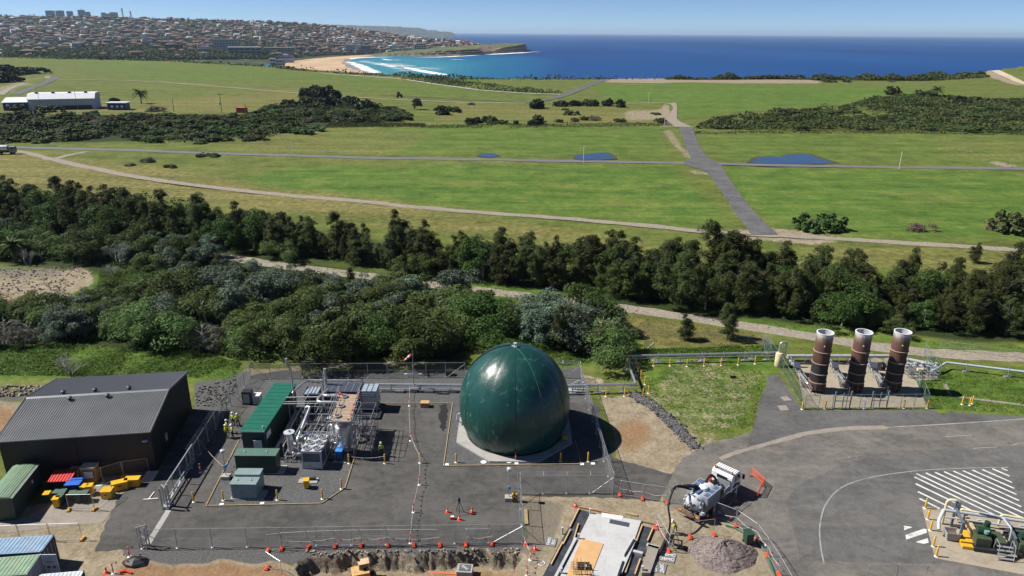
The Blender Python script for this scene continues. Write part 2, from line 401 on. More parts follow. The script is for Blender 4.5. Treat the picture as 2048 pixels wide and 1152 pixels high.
t = NT('ground')
w = t.world()
n30, n8, n2, n05 = t.noise(w, .03, 3), t.noise(w, .12, 5, .6), t.noise(w, .55, 5, .65), t.noise(w, 2.6, 5, .7)
nstr = t.noise(t.world((.012, .11, .1)), 1.0, 5, .6)
za, zb = t.n('Attribute', attribute_name='zone_a'), t.n('Attribute', attribute_name='zone_b')
sa, sb = t.n('SeparateColor'), t.n('SeparateColor'); t.l(za.outputs['Color'], sa.inputs[0]); t.l(zb.outputs['Color'], sb.inputs[0])
def grow(m, n, k=.9, soft=.14):
    """zone mask with a broken edge"""
    s = t.math('ADD', m, t.math('MULTIPLY', t.math('SUBTRACT', n, .5), k))
    return t.ramp(s, [(.5 - soft, 0.0), (.5 + soft, 1.0)])
mixn = t.math('ADD', t.math('MULTIPLY', n2, .5), t.math('MULTIPLY', n05, .5))
nst2 = t.noise(t.world((.05, .5, .1)), 1.0, 5, .7)
mixf = t.math('ADD', t.math('ADD', t.math('MULTIPLY', nstr, .3), t.math('MULTIPLY', nst2, .3)), t.math('MULTIPLY', n8, .4))
g0 = t.ramp(mixf, [(.38, (.052, .074, .017)), (.5, (.096, .120, .027)), (.62, (.150, .158, .045))])
lush = t.ramp(mixf, [(.38, (.040, .082, .014)), (.5, (.075, .130, .021)), (.62, (.140, .172, .040))])
dry = t.ramp(t.math('ADD', t.math('MULTIPLY', n2, .5), t.math('MULTIPLY', nstr, .5)), [(.38, (.090, .098, .026)), (.52, (.145, .135, .044)), (.66, (.215, .180, .078))])
c = t.mix(grow(sa.outputs[1], n8, .8, .3), g0, lush)
c = t.mix(grow(sa.outputs[2], mixf, .9, .25), c, dry)
tuft = t.ramp(mixn, [(.38, (.6, .6, .6)), (.5, (1, 1, 1)), (.62, (1.4, 1.35, 1.25))])
c = t.mix(.85, c, tuft, 'MULTIPLY')
c = t.mix(t.ramp(t.noise(t.world((.02, .07, 1)), 1, 6, .75), [(.56, 0.0), (.66, .35)]), c, (.16, .14, .05))
c = t.mix(t.ramp(t.noise(t.world((.05, .09, 1)), 1, 6, .75), [(.6, 0.0), (.68, .6)]), c, (.028, .05, .01))
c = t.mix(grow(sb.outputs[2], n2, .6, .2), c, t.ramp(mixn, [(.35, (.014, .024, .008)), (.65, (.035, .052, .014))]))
tan = t.ramp(mixn, [(.36, (.15, .12, .082)), (.5, (.235, .195, .135)), (.64, (.33, .28, .205))])
c = t.mix(grow(sa.outputs[0], mixn, 1.25, .1), c, tan)
c = t.mix(t.math('MULTIPLY', grow(sb.outputs[1], n2, .8, .25), .85), c, t.ramp(mixn, [(.3, (.14, .075, .035)), (.7, (.3, .18, .095))]))
c = t.mix(grow(sb.outputs[0], mixn, .9, .15), c, t.ramp(t.noise(w, 7, 3, .7), [(.3, (.04, .04, .041)), (.7, (.14, .138, .135))]))
# the vertical faces of the dig and the sea cliff show rock and earth
ge = t.n('NewGeometry'); sx = t.n('SeparateXYZ'); t.l(ge.outputs['True Normal'], sx.inputs[0])
steep = t.ramp(sx.outputs[2], [(.55, 1.0), (.86, 0.0)])
c = t.mix(steep, c, t.ramp(t.noise(t.world((1, 1, 2.2)), 1.7, 6, .75), [(.3, (.06, .05, .042)), (.5, (.16, .135, .10)), (.7, (.33, .28, .2))]))
hb_ = t.math('ADD', t.math('MULTIPLY', n05, .4), t.math('MULTIPLY', n2, .6))
t.bsdf(c, .92, spec=.12, bump=hb_, bstr=.7, bdist=.4)
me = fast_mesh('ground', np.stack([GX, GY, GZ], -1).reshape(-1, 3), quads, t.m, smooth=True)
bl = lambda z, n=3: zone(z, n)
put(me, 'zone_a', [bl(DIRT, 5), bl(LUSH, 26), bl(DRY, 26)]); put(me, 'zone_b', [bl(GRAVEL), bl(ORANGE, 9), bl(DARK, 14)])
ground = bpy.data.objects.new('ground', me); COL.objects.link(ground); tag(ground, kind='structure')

# ---------------------------------------------------------------- the sea and its surf
t = NT('sea_water'); w = t.world()
def near_mask(c, rx, ry, rot=0):
    mp = t.n('Mapping', vector_type='TEXTURE'); mp.inputs['Location'].default_value = (c.x, c.y, c.z); mp.inputs['Rotation'].default_value = (0, 0, rot); mp.inputs['Scale'].default_value = (rx, ry, 1e5)
    t.l(w, mp.inputs[0]); ln = t.n('VectorMath', operation='LENGTH'); t.l(mp.outputs[0], ln.inputs[0]); return ln.outputs['Value']
dist = near_mask(G(740, 132, SEA), 520, 1500, 0)
patch = t.noise(t.world((.004, .0015, 1)), 1, 4)
f = t.math('ADD', dist, t.math('MULTIPLY', t.math('SUBTRACT', patch, .5), .5))
deep = t.ramp(t.noise(t.world((.0009, .00025, 1)), 1, 4), [(.35, (.007, .044, .150)), (.65, (.012, .064, .205))])
tc_ = t.ramp(f, [(.25, (.04, .20, .26)), (.55, (.013, .115, .21)), (.85, (.008, .07, .19)), (1.25, (.006, .04, .15))])
c = t.mix(t.ramp(f, [(.7, 0.0), (1.2, 1.0)]), tc_, deep)
c = t.mix(t.ramp(t.noise(t.world((.1, .035, 1)), 1, 3, .7), [(.4, 0.0), (.8, .45)]), c, (.003, .018, .09))
wb = t.math('ADD', t.noise(t.world((.06, .03, 1)), 1, 5, .65), t.noise(t.world((.25, .12, 1)), 1, 4, .6))
t.bsdf(c, .55, spec=.10, bump=wb, bstr=.6, bdist=2.0)
m = MB(); N = 72
m.lathe([(0.5, 0), (4000, 0), (14000, 0), (60000, 0)], (0, 0, SEA), N, caps=False)
tag(m.build('sea', t.m), kind='structure')
t = NT('surf_foam'); v = t.world((.012, .03, 1)); g = t.n('Attribute', attribute_name='thick')
f = t.math('ADD', g.outputs['Fac'], t.math('MULTIPLY', t.math('SUBTRACT', t.noise(v, 1.4, 6, .7), .5), 1.5))
b = t.bsdf((.75, .78, .8), .8); tr = t.n('BsdfTransparent'); mx = t.n('MixShader')
t.l(t.ramp(f, [(.38, 0.0), (.66, 1.0)]), mx.inputs[0]); t.l(tr.outputs[0], mx.inputs[1]); t.l(b.outputs[0], mx.inputs[2]); t.l(mx.outputs[0], t.out.inputs[0])
FOAM = t.m
def surf(pts, wpx, strength, z, k):
    """foam laid along a breaking wave"""
    L = smooth_line([G(x, y, SEA + z) for x, y in pts], 10); vs, fs, th = [], [], []
    n = len(L)
    for i, p in enumerate(L):
        d = L[min(i + 1, n - 1)] - L[max(i - 1, 0)]; q = Vector((-d.y, d.x, 0)).normalized()
        e = math.sin(math.pi * (i + .3) / (n - .4)) ** .5
        for s in range(5):
            vs.append(tuple(p + q * (s / 2 - 1) * wpx)); th.append(strength * e * (1 - abs(s / 2 - 1)) ** .7)
    for i in range(n - 1):
        for s in range(4): a = i * 5 + s; fs.append((a, a + 1, a + 6, a + 5))
    m = MB(); m.add(vs, fs); o = m.build('surf', FOAM); at = o.data.attributes.new('thick', 'FLOAT', 'POINT'); at.data.foreach_set('value', th)
    tag(o, 'white surf breaking in the bay', kind='stuff')
surf([(690, 122), (705, 126), (722, 133), (745, 143), (775, 151)], 24, .85, .3, 0)
surf([(712, 119), (735, 124), (770, 130), (800, 138), (830, 147)], 45, .55, .32, 1)
surf([(700, 124), (760, 128), (830, 133), (880, 140), (900, 150)], 110, .42, .31, 2)
surf([(800, 132), (825, 138), (850, 143), (880, 148), (905, 151)], 20, 1.05, .36, 3)
surf([(762, 117), (780, 120), (805, 119.5)], 16, .95, .34, 4)
surf([(760, 126), (775, 128), (830, 127.5)], 10, .9, .35, 5)
surf([(690, 119), (712, 116), (750, 114.5), (800, 114)], 26, .95, .33, 6)
surf([(820, 114.5), (880, 114), (930, 111.5), (970, 109)], 24, 1.0, .37, 7)
surf([(960, 109.5), (1000, 107), (1030, 105.5), (1062, 104)], 60, 1.15, .38, 8)
surf([(1045, 104), (1065, 103.6), (1085, 104)], 26, .8, .36, 9)
surf([(900, 120), (915, 119), (930, 120)], 8, .8, .36, 10)
# ---------------------------------------------------------------- the far shore: hillside suburb, headland, beach
X_, RB_, D0_, RT_, D1_ = zip(*[(-400, 119, 1650, 31, 4000), (0, 119, 1650, 32, 4000), (200, 119, 1750, 34, 4000), (400, 118, 1900, 39, 4000), (560, 117, 2050, 44, 4000),
                              (640, 110, 2350, 50, 3900), (700, 108, 2500, 58, 3700), (760, 107, 2600, 66, 3500), (800, 106, 2650, 73, 3350), (880, 103, 2750, 80, 3250), (960, 97, 2950, 87, 3250), (985, 97, 2980, 88, 3250)])
def az_px(az): return 1024 + math.tan(az) * FPX * 1.0614      # bearing -> column near the horizon
def row_z(px, row, d):
    r_ = ray(px, row); return CAMH + d * r_.z / math.hypot(r_.x, r_.y)
def hill_row(px, d):
    d0, d1 = np.interp(px, X_, D0_), np.interp(px, X_, D1_); t = (d - d0) / (d1 - d0); rb, rt = np.interp(px, X_, RB_), np.interp(px, X_, RT_)
    return rb + (rt - rb) * max(0, min(1, t)) ** .85, t
def hill_z(px, d):
    row, t = hill_row(px, d)
    if t < 0: return row_z(px, np.interp(px, X_, RB_), np.interp(px, X_, D0_)) + t * 60
    z = row_z(px, row, d)
    if t > 1: z = row_z(px, np.interp(px, X_, RT_), np.interp(px, X_, D1_)) - (t - 1) * 40
    return z + 3 * math.sin(px * .05 + d * .006) * min(1, max(0, t * 4)) * (t < .93)
def at_hill(px, d):
    r_ = ray(px, 60); h = math.hypot(r_.x, r_.y); return Vector((r_.x / h * d, r_.y / h * d, hill_z(px, d)))
def d_of_row(px, row):
    rb, rt = np.interp(px, X_, RB_), np.interp(px, X_, RT_); t = max(0, min(1, (rb - row) / (rb - rt))) ** (1 / .85)
    return np.interp(px, X_, D0_) + t * (np.interp(px, X_, D1_) - np.interp(px, X_, D0_))
cols = list(np.arange(-400, 986, 8)); rows_d = list(np.geomspace(1400, 4800, 90))
vs = [at_hill(c, d) for d in rows_d for c in cols]; nc_ = len(cols)
m = MB(); m.add(vs, [(r * nc_ + k, r * nc_ + k + 1, (r + 1) * nc_ + k + 1, (r + 1) * nc_ + k) for r in range(len(rows_d) - 1) for k in range(nc_ - 1)])
t = NT('hillside_ground'); w = t.world()
c = t.ramp(t.noise(w, .03, 5, .7), [(.3, (.018, .03, .012)), (.5, (.045, .06, .024)), (.62, (.09, .085, .06)), (.75, (.14, .12, .1))]); t.bsdf(c, .9, spec=.1)
tag(m.build('hills', t.m, smooth=True), kind='structure')
# second range of hills beyond the next bay
FX, FT = (350, 400, 500, 560, 640, 700, 760, 800, 840, 860, 880, 896, 905, 908), (44, 45, 46.5, 47.5, 49, 50.5, 51.5, 53.5, 57, 60.5, 62.5, 63.8, 64.6, 66.5)
m = MB(); vs = []
fc = np.arange(350, 908.1, 2.0)
for k, d in enumerate((10900, 11000, 11400, 12000, 12600)):
    for x in fc:
        top = row_z(x, np.interp(x, FX, FT), 12000) + 5 * vnoise(np.array([x]), np.array([3.]), 9, 4)[0] + 4 * vnoise(np.array([x]), np.array([1.]), 3, 5)[0]
        top = max(top, SEA); r_ = ray(x, 60); h = math.hypot(r_.x, r_.y); f = (0, .18, .6, 1, .2)[k]
        vs.append((r_.x / h * d, r_.y / h * d, SEA - 3 + (top - SEA + 3) * f))
n = len(fc); m.add(vs, [(r * n + k, r * n + k + 1, (r + 1) * n + k + 1, (r + 1) * n + k) for r in range(4) for k in range(n - 1)])
t = NT('far_hillside'); w = t.world()
c = t.ramp(t.noise(t.world((.012, .012, .05)), 1, 6, .8), [(.35, (.03, .045, .03)), (.55, (.075, .075, .06)), (.62, (.2, .17, .15)), (.72, (.45, .43, .41))]); t.bsdf(c, .9, spec=.1)
tag(m.build('far_hills', t.m), kind='structure')
# the headland with its layered sandstone cliffs
HX, HB, HC, HK = zip(*[(690, 109.5, 107.5, 105), (780, 112.3, 108.5, 103), (830, 112.6, 106, 100), (870, 112.6, 102.5, 97), (920, 112, 100, 94), (955, 110.2, 98.5, 90.5), (965, 109.6, 103.5, 89.5), (985, 108, 103, 88.5), (1000, 107.2, 97, 87.5), (1020, 106, 93, 87.2), (1040, 105, 90, 86.8), (1051, 104, 88, 87.2), (1056, 103.8, 103.4, 103.4)])
hc = np.arange(690, 1056.1, 1.0); offs = (-14, 0, 8, 10, 22, 24, 40, 42, 140, 260, 380, 520)
vs = []
for q, off in enumerate(offs):
    for x in hc:
        r_ = ray(x, 60); hh = math.hypot(r_.x, r_.y); b = G(x, np.interp(x, HX, HB), SEA); d0 = math.hypot(b.x, b.y)
        rag = vnoise(np.array([x]), np.array([q * 7.]), 6, 8)[0] * 7
        d = d0 + off + rag * (q > 0); zc = row_z(x, np.interp(x, HX, HC), d0 + 40); zk = row_z(x, np.interp(x, HX, HK), d0 + 260)
        z = (SEA - 6, SEA + .5, SEA + (zc - SEA) * .3, SEA + (zc - SEA) * .33, SEA + (zc - SEA) * .34, SEA + (zc - SEA) * .66, SEA + (zc - SEA) * .7, zc, zc + (zk - zc) * .5, zk, zk, SEA - 10)[q]
        vs.append((r_.x / hh * d, r_.y / hh * d, z + (rag * .12 if 1 < q < 8 else 0)))
n = len(hc); m = MB(); m.add(vs, [(r * n + k, r * n + k + 1, (r + 1) * n + k + 1, (r + 1) * n + k) for r in range(len(offs) - 1) for k in range(n - 1)])
t = NT('headland_rock'); w = t.world(); g = t.n('NewGeometry'); s_ = t.n('SeparateXYZ'); t.l(g.outputs['True Normal'], s_.inputs[0])
rock = t.ramp(t.noise(t.world((.006, .006, .22)), 1, 6, .75), [(.34, (.035, .026, .022)), (.47, (.2, .15, .11)), (.55, (.11, .08, .065)), (.66, (.36, .29, .22))])
grs = t.ramp(t.noise(w, .02, 4, .6), [(.35, (.06, .085, .03)), (.6, (.11, .125, .05)), (.72, (.25, .2, .13))])
t.bsdf(t.mix(t.ramp(s_.outputs[2], [(.98, 0.0), (.998, 1.0)]), rock, grs), .95, spec=.1)
tag(m.build('headland', t.m), kind='structure')
t = NT('beach_sand'); c = t.ramp(t.noise(t.world((.02, .01, 1)), 1, 5, .6), [(.35, (.36, .25, .155)), (.65, (.47, .34, .22))]); t.bsdf(c, .95, spec=.1)
bp_ = [(560, 131), (592, 118), (622, 110.8), (690, 109.6), (745, 110.5), (738, 113), (700, 116), (686, 121), (684, 127), (692, 133), (712, 140), (745, 147), (790, 154), (700, 160), (560, 150)]
sheet('beach', [G(x, y, SEA + .6) for x, y in bp_], SEA + .6, t.m, 6, 25)
t = NT('wet_sand'); t.bsdf((.26, .2, .15), .35, spec=.4)
sheet('wet_beach', [G(x, y, SEA + .2) for x, y in [(692, 112), (748, 110.8), (752, 113), (716, 117), (700, 122), (698, 128), (706, 133), (726, 139), (760, 146.5), (800, 154), (740, 156), (700, 140), (676, 125)]], SEA + .2, t.m, 5, 25)

# ---- buildings of the suburb
ROOF = {'terracotta': M('roof_terracotta', (.165, .085, .062), .8, var=.35, scale=.3), 'grey': M('roof_grey', (.17, .17, .18), .7, var=.3, scale=.3), 'brown': M('roof_brown', (.11, .07, .055), .8, var=.3, scale=.3), 'pale': M('roof_pale', (.5, .5, .5), .6, var=.2, scale=.3)}
WALLM = {'brick': M('wall_brick', (.15, .09, .068), .85, var=.25, scale=.4), 'cream': M('wall_cream', (.34, .30, .24), .8, var=.2, scale=.4), 'white': M('wall_white', (.5, .5, .49), .75, var=.15, scale=.4), 'grey': M('wall_grey', (.24, .24, .25), .8, var=.2, scale=.4)}
WIN = M('distant_window', (.025, .03, .04), .25, var=.3)
def house_mesh(nm, L, W, H, wall, roof, style, seed):
    rnd = random.Random(seed); m = MB(); st = max(1, int(H / 3))
    m.box((0, 0, H / 2 - 3), (L, W, H + 6))
    if style == 'hip':
        o = 0.6; a, b, z = L / 2 + o, W / 2 + o, H + W * .24; q = max(.4, a - b)
        m.mat(1).add([(-a, -b, H), (a, -b, H), (a, b, H), (-a, b, H), (-q, 0, z), (q, 0, z)], [(0, 1, 5, 4), (1, 2, 5), (2, 3, 4, 5), (3, 0, 4), (3, 2, 1, 0)])
        m.mat(0).box((L * .2, W * .2, H + W * .2), (1.2, 1.2, 3))
    else:
        m.mat(1).box((0, 0, H + .25), (L + .5, W + .5, .5)); m.mat(0).box((rnd.uniform(-.2, .2) * L, .1 * W, H + 1.3), (3.5, 3, 1.8))
    m.mat(2); nw = max(2, int(L / 4))
    for s in range(st):
        for k in range(nw):
            x = -L / 2 + L * (k + .5) / nw; z = H * (s + .5) / st
            for sy in (-1, 1): m.box((x, sy * W / 2, z), (L / nw * .5, .12, 1.5))
        for k in range(max(1, int(W / 5))):
            y = -W / 2 + W * (k + .5) / max(1, int(W / 5))
            for sx in (-1, 1): m.box((sx * L / 2, y, z), (.12, 1.8, 1.5))
    if style == 'flat':
        m.mat(0)
        for s in range(1, st): m.box((-L * .15, -W / 2 - .7, H * s / st), (L * .55, 1.4, .9))
    me_o = m.build(nm, [WALLM[wall], ROOF[roof], WIN]); me = me_o.data; bpy.data.objects.remove(me_o); return me
KINDS_H = [('brick house with terracotta roof', house_mesh('house', 15, 11, 6, 'brick', 'terracotta', 'hip', 1), 3.2, 'house'),
           ('cream house with terracotta roof', house_mesh('house', 16, 11, 6, 'cream', 'terracotta', 'hip', 2), 2.2, 'house'),
           ('white flat-roofed block', house_mesh('house', 20, 13, 11, 'white', 'pale', 'flat', 3), 1.3, 'apartment_building'),
           ('red brick flats under a brown roof', house_mesh('house', 22, 13, 10, 'brick', 'brown', 'hip', 4), 2.4, 'apartment_building'),
           ('white house with grey roof', house_mesh('house', 16, 12, 6.5, 'white', 'grey', 'hip', 5), 1.0, 'house'),
           ('cream flat-roofed flats', house_mesh('house', 24, 14, 11, 'cream', 'grey', 'flat', 6), 1.2, 'apartment_building'),
           ('grey rendered house under brown roof', house_mesh('house', 16, 12, 7, 'grey', 'brown', 'hip', 7), 2.2, 'house')]
rh = random.Random(41); spots = []
def hill_ok(px, row): return np.interp(px, X_, RT_) + 1.5 < row < np.interp(px, X_, RB_) - 1
tries = 0
while len(spots) < 1150 and tries < 60000:
    tries += 1
    px = rh.uniform(-60, 965) if rh.random() < .68 else rh.uniform(640, 965); u = rh.random(); row = np.interp(px, X_, RT_) + 1.5 + (np.interp(px, X_, RB_) - np.interp(px, X_, RT_) - 3) * u
    if not hill_ok(px, row): continue
    if px < 540 and row > 98 + 6 * math.sin(px * .02) and rh.random() < .9: continue          # wooded foot of the hill
    if 418 < px < 516 and row > 84: continue
    d = d_of_row(px, row); p = at_hill(px, d)
    if any(abs(p.x - q[0].x) < 17 and abs(p.y - q[0].y) < 30 for q in spots): continue
    spots.append((p, px, row, d))
spots.sort(key=lambda s: s[3])
bands = ['lowest', 'second', 'third', 'fourth', 'fifth', 'sixth']
big = [s for s in spots if s[1] > -5][:300]; rest = [s for s in spots if s not in big]
chosen = []
for p, px, row, d in big:
    wts = [k[2] for k in KINDS_H]
    if px > 680 and row > 74: wts = [.6, 1, 4, 1.2, 1.2, 4, 1.2]
    chosen.append((p, px, row, d, rh.choices(range(len(KINDS_H)), wts)[0]))
chosen.sort(key=lambda s: s[3]); per = 50; cnt = {}
for b in range(6):
    seg = sorted(chosen[b * per:(b + 1) * per], key=lambda s: s[1])
    for p, px, row, d, k in seg:
        lab, me, _, nm = KINDS_H[k]; key = (b, k); cnt[key] = cnt.get(key, 0) + 1
        o = bpy.data.objects.new(nm, me); COL.objects.link(o); o.location = p; o.rotation_euler = (0, 0, rh.choice((0, math.pi / 2, .3, -.25)) + math.atan2(-p.x, p.y) + rh.uniform(-.12, .12))
        q = rh.uniform(.85, 1.2); o.scale = (q, q, rh.uniform(.9, 1.15))
        tag(o, '%s, %s from left, %s tier of the hillside' % (lab, ordinal(cnt[key]), bands[b]), 'house' if nm == 'house' else 'flats', 'houses on the hillside across the bay')
# the houses behind those read as one mass
mv, mf, mm = [], [], []
for p, px, row, d in rest:
    k = rh.choices(range(7), [x[2] for x in KINDS_H])[0]; L, W, H = rh.uniform(13, 24), rh.uniform(10, 14), rh.choice((6, 6, 7, 10, 11)); a = math.atan2(-p.x, p.y) + rh.uniform(-.6, .6)
    mx_ = Matrix.Translation(p) @ Matrix.Rotation(a, 4, 'Z'); b = len(mv); z = H + W * .25; q = L / 2 - W / 2
    for v in [(-L / 2, -W / 2, -5), (L / 2, -W / 2, -5), (L / 2, W / 2, -5), (-L / 2, W / 2, -5), (-L / 2, -W / 2, H), (L / 2, -W / 2, H), (L / 2, W / 2, H), (-L / 2, W / 2, H), (-q, 0, z), (q, 0, z)]: mv.append(mx_ @ Vector(v))
    wl, rf = {0: (0, 4), 1: (1, 4), 2: (2, 7), 3: (0, 6), 4: (2, 5), 5: (1, 5), 6: (3, 6)}[k]
    for f, mi in (((0, 1, 5, 4), wl), ((1, 2, 6, 5), wl), ((2, 3, 7, 6), wl), ((3, 0, 4, 7), wl), ((4, 5, 9, 8), rf), ((5, 6, 9), rf), ((6, 7, 8, 9), rf), ((7, 4, 8), rf)): mf.append(tuple(i + b for i in f)); mm.append(mi)
m = MB(); m.v = [tuple(v) for v in mv]; m.f = mf; m.mi = mm
tag(m.build('distant_houses', [WALLM['brick'], WALLM['cream'], WALLM['white'], WALLM['grey'], ROOF['terracotta'], ROOF['grey'], ROOF['brown'], ROOF['pale']]), 'far rows of houses covering the upper hillside', kind='stuff')

# towers on the skyline
TW = M('tower_facade', (.55, .57, .6), .7, var=.1, scale=.2)
for px0, px1, yt, ht, cap in ((96, 110, 21, 0, 'twin pale towers, the one at the far left'), (116, 129, 21, 0, 'stepped pale tower beside the leftmost one'), (137, 147, 22, 0, 'slim rounded tower before the tallest'), (160, 171, 19.5, 1, 'tallest tower with a roof spike'), (174, 182, 23.5, 0, 'low slim tower right of the tallest'), (205, 213, 25, 0, 'dark slim tower left of the pair by the mast'), (214, 221, 27, 0, 'short block between the two towers by the mast'), (223, 236, 24.5, 0, 'broad stepped tower left of the lattice mast')):
    d = 4700; pm = (px0 + px1) / 2; b = at_hill(pm, 4000); r_ = ray(pm, 40); h = math.hypot(r_.x, r_.y)
    zt, zb = row_z(pm, yt, d), row_z(pm, 36, d); wd = (px1 - px0) / FPX * d * .95
    o = thing('apartment_tower', 'hazy skyline tower block: ' + cap, 'tower', (r_.x / h * d, r_.y / h * d, zb), math.atan2(-r_.x, r_.y), 'towers on the skyline')
    H = zt - zb; m = MB(); m.box((0, 0, H * .48), (wd, wd, H * .96)); m.box((wd * .08, 0, H * .98), (wd * .6, wd * .6, H * .05)); m.build('tower_shaft', TW, o)
    m = MB()
    for s in range(int(H / 7)): m.box((0, -wd / 2 - .15, 5 + s * 7), (wd * .86, .3, 2.6))
    m.build('window_rows', WIN, o)
    if ht: m = MB(); m.tube([(0, 0, H), (0, 0, H + 14)], [1.5, .4]); m.build('spire', TW, o)
MET = M('grey_steel', (.33, .34, .35), .45, .6)
for px, yt, nm in ((247, 17, 'lattice radio mast with dishes, tallest of the hilltop masts'), (263, 23, 'shorter pale mast beside the dish mast')):
    d = 4500; r_ = ray(px, 40); h = math.hypot(r_.x, r_.y); zt, zb = row_z(px, yt, d), row_z(px, 35, d)
    o = thing('radio_mast', nm, 'mast', (r_.x / h * d, r_.y / h * d, zb)); H = zt - zb; m = MB()
    for a in range(3):
        c0, c1 = Vector((5 * math.cos(a * 2.1), 5 * math.sin(a * 2.1), 0)), Vector((1.2 * math.cos(a * 2.1), 1.2 * math.sin(a * 2.1), H)); m.beam(c0, c1, 1.2)
        for k in range(6): m.beam(c0.lerp(c1, k / 6), (Vector((5 * math.cos(a * 2.1 + 2.1), 5 * math.sin(a * 2.1 + 2.1), 0))).lerp(Vector((1.2 * math.cos(a * 2.1 + 2.1), 1.2 * math.sin(a * 2.1 + 2.1), H)), (k + 1) / 6), .7)
    m.build('lattice', MET, o); m = MB()
    for k in (.62, .8, .97): m.cyl((0, 0, H * k - 2), 4.2, 4.5, 10)
    m.build('dish_ring', WALLM['white'], o)
# landmark buildings at the foot of the hill
def block(px0, px1, yt, yb, d, name, label, cat, wall, storeys, bays, roofm, dep=18):
    pm = (px0 + px1) / 2; r_ = ray(pm, 60); h = math.hypot(r_.x, r_.y); zb, zt = row_z(pm, yb, d), row_z(pm, yt, d); wd = (px1 - px0) / FPX * d * .96
    o = thing(name, label, cat, (r_.x / h * d, r_.y / h * d, zb), math.atan2(-r_.x, r_.y)); H = zt - zb; s = H / storeys
    m = MB(); m.box((0, dep / 2, H / 2 - 4), (wd, dep, H + 8)); m.build('wall', WALLM[wall], o)
    m = MB()
    for k in range(storeys): m.box((0, -.1, s * (k + .52)), (wd * .97, .4, s * .5))
    m.build('window_band', WIN, o)
    m = MB()
    for k in range(bays + 1): m.box((-wd / 2 + wd * k / bays, -.7, H / 2), (wd / bays * .16, 1.6, H))
    for k in range(storeys): m.box((0, -.6, s * (k + .14)), (wd, 1.4, s * .28))
    m.build('balcony_frame', WALLM[wall], o)
    m = MB(); m.box((0, dep / 2, H + .6), (wd + 1, dep + 1, 1.2)); m.build('roof', roofm, o); return o
block(427, 468, 79, 95, 2250, 'apartment_building', 'long white slab of flats with a gridded balcony front, above the park trees', 'flats', 'white', 5, 8, ROOF['pale'])
block(464, 470, 73, 94, 2262, 'lift_tower', 'plain grey stair tower at the end of the gridded white flats', 'tower', 'grey', 7, 1, ROOF['grey'], 8)
block(456, 514, 95, 108, 2080, 'sports_hall', 'wide low grey hall with a curved roof edge below the gridded white flats', 'hall', 'grey', 2, 6, ROOF['pale'], 40)
block(527, 582, 95.5, 103, 2150, 'pavilion', 'long low building with a pale green roof line near the beach', 'pavilion', 'cream', 2, 9, ROOF['pale'])
block(328, 358, 90, 97, 2200, 'school_building', 'dark brown flat block among the park trees', 'building', 'brick', 2, 5, ROOF['brown'])
block(553, 581, 112, 118, 1900, 'surf_club', 'blue roofed beach pavilion beside the sand', 'pavilion', 'white', 1, 7, M('roof_blue', (.03, .08, .26), .5), 14)
block(534, 544, 118, 131, 1500, 'white_house', 'small bright white house with tall gable wall at the top of the beach track', 'house', 'white', 2, 2, ROOF['pale'], 10)
block(544, 562, 121, 131, 1508, 'white_house', 'long white house with dark windows joined behind the gabled one', 'house', 'white', 2, 4, ROOF['grey'], 10)
block(690, 706, 90, 102, 2520, 'apartment_building', 'white hip-topped flats standing alone above the sea wall', 'flats', 'white', 3, 4, ROOF['pale'], 14)
block(720, 738, 91, 102, 2540, 'apartment_building', 'pale green glassy flats behind the sea wall', 'flats', 'grey', 4, 4, ROOF['pale'], 14)
block(832, 850, 87, 99, 2700, 'apartment_building', 'white square apartment house at the start of the headland', 'flats', 'white', 3, 4, ROOF['pale'], 14)
m = MB(); L = smooth_line([at_hill(x, np.interp(x, X_, D0_) - 18) + Vector((0, 0, 1)) for x in (618, 640, 680, 720, 760)], 6)
for a, b in zip(L, L[1:]): m.beam(a, b, 3, 6)
tag(m.build('sea_wall', M('sandstone_wall', (.13, .1, .085), .9)), 'dark sea wall running along the back of the beach', 'wall')
# ---------------------------------------------------------------- vegetation
def unit(v): return v / np.maximum(np.linalg.norm(v, axis=1, keepdims=True), 1e-9)
def leaves(c, n, L, Wd, r, along=None):
    """diamond leaf sprays: centres c, normals n, half length L, half width Wd"""
    a = r.normal(size=c.shape) if along is None else along + r.normal(size=c.shape) * .5
    t = unit(a - n * (a * n).sum(1, keepdims=True)); b = np.cross(n, t)
    L = np.reshape(L, (-1, 1)); Wd = np.reshape(Wd, (-1, 1))
    v = np.stack([c + t * L, c + b * Wd, c - t * L * .8, c - b * Wd], 1)
    return v
def clumps(cs, rad, per, L, Wd, r, up=.25, spread=.75, along=None, shell=.55):
    k = len(cs); i = np.repeat(np.arange(k), per); u = unit(r.normal(size=(k * per, 3)))
    u[:, 2] = np.where(u[:, 2] < -.3, -u[:, 2], u[:, 2])
    rr = shell + (1 - shell) * r.random((k * per, 1)) ** .6
    c = cs[i] + u * rr * rad[i]; n = unit(u + np.array([0, 0, up]) + r.normal(size=u.shape) * spread)
    s = r.uniform(.6, 1.35, len(c)); return leaves(c, n, L * s, Wd * s, r, None if along is None else u * .6 + along)
def quads_mesh(name, v, mat):
    v = v.reshape(-1, 3); return fast_mesh(name, v, np.arange(len(v)).reshape(-1, 4), mat)
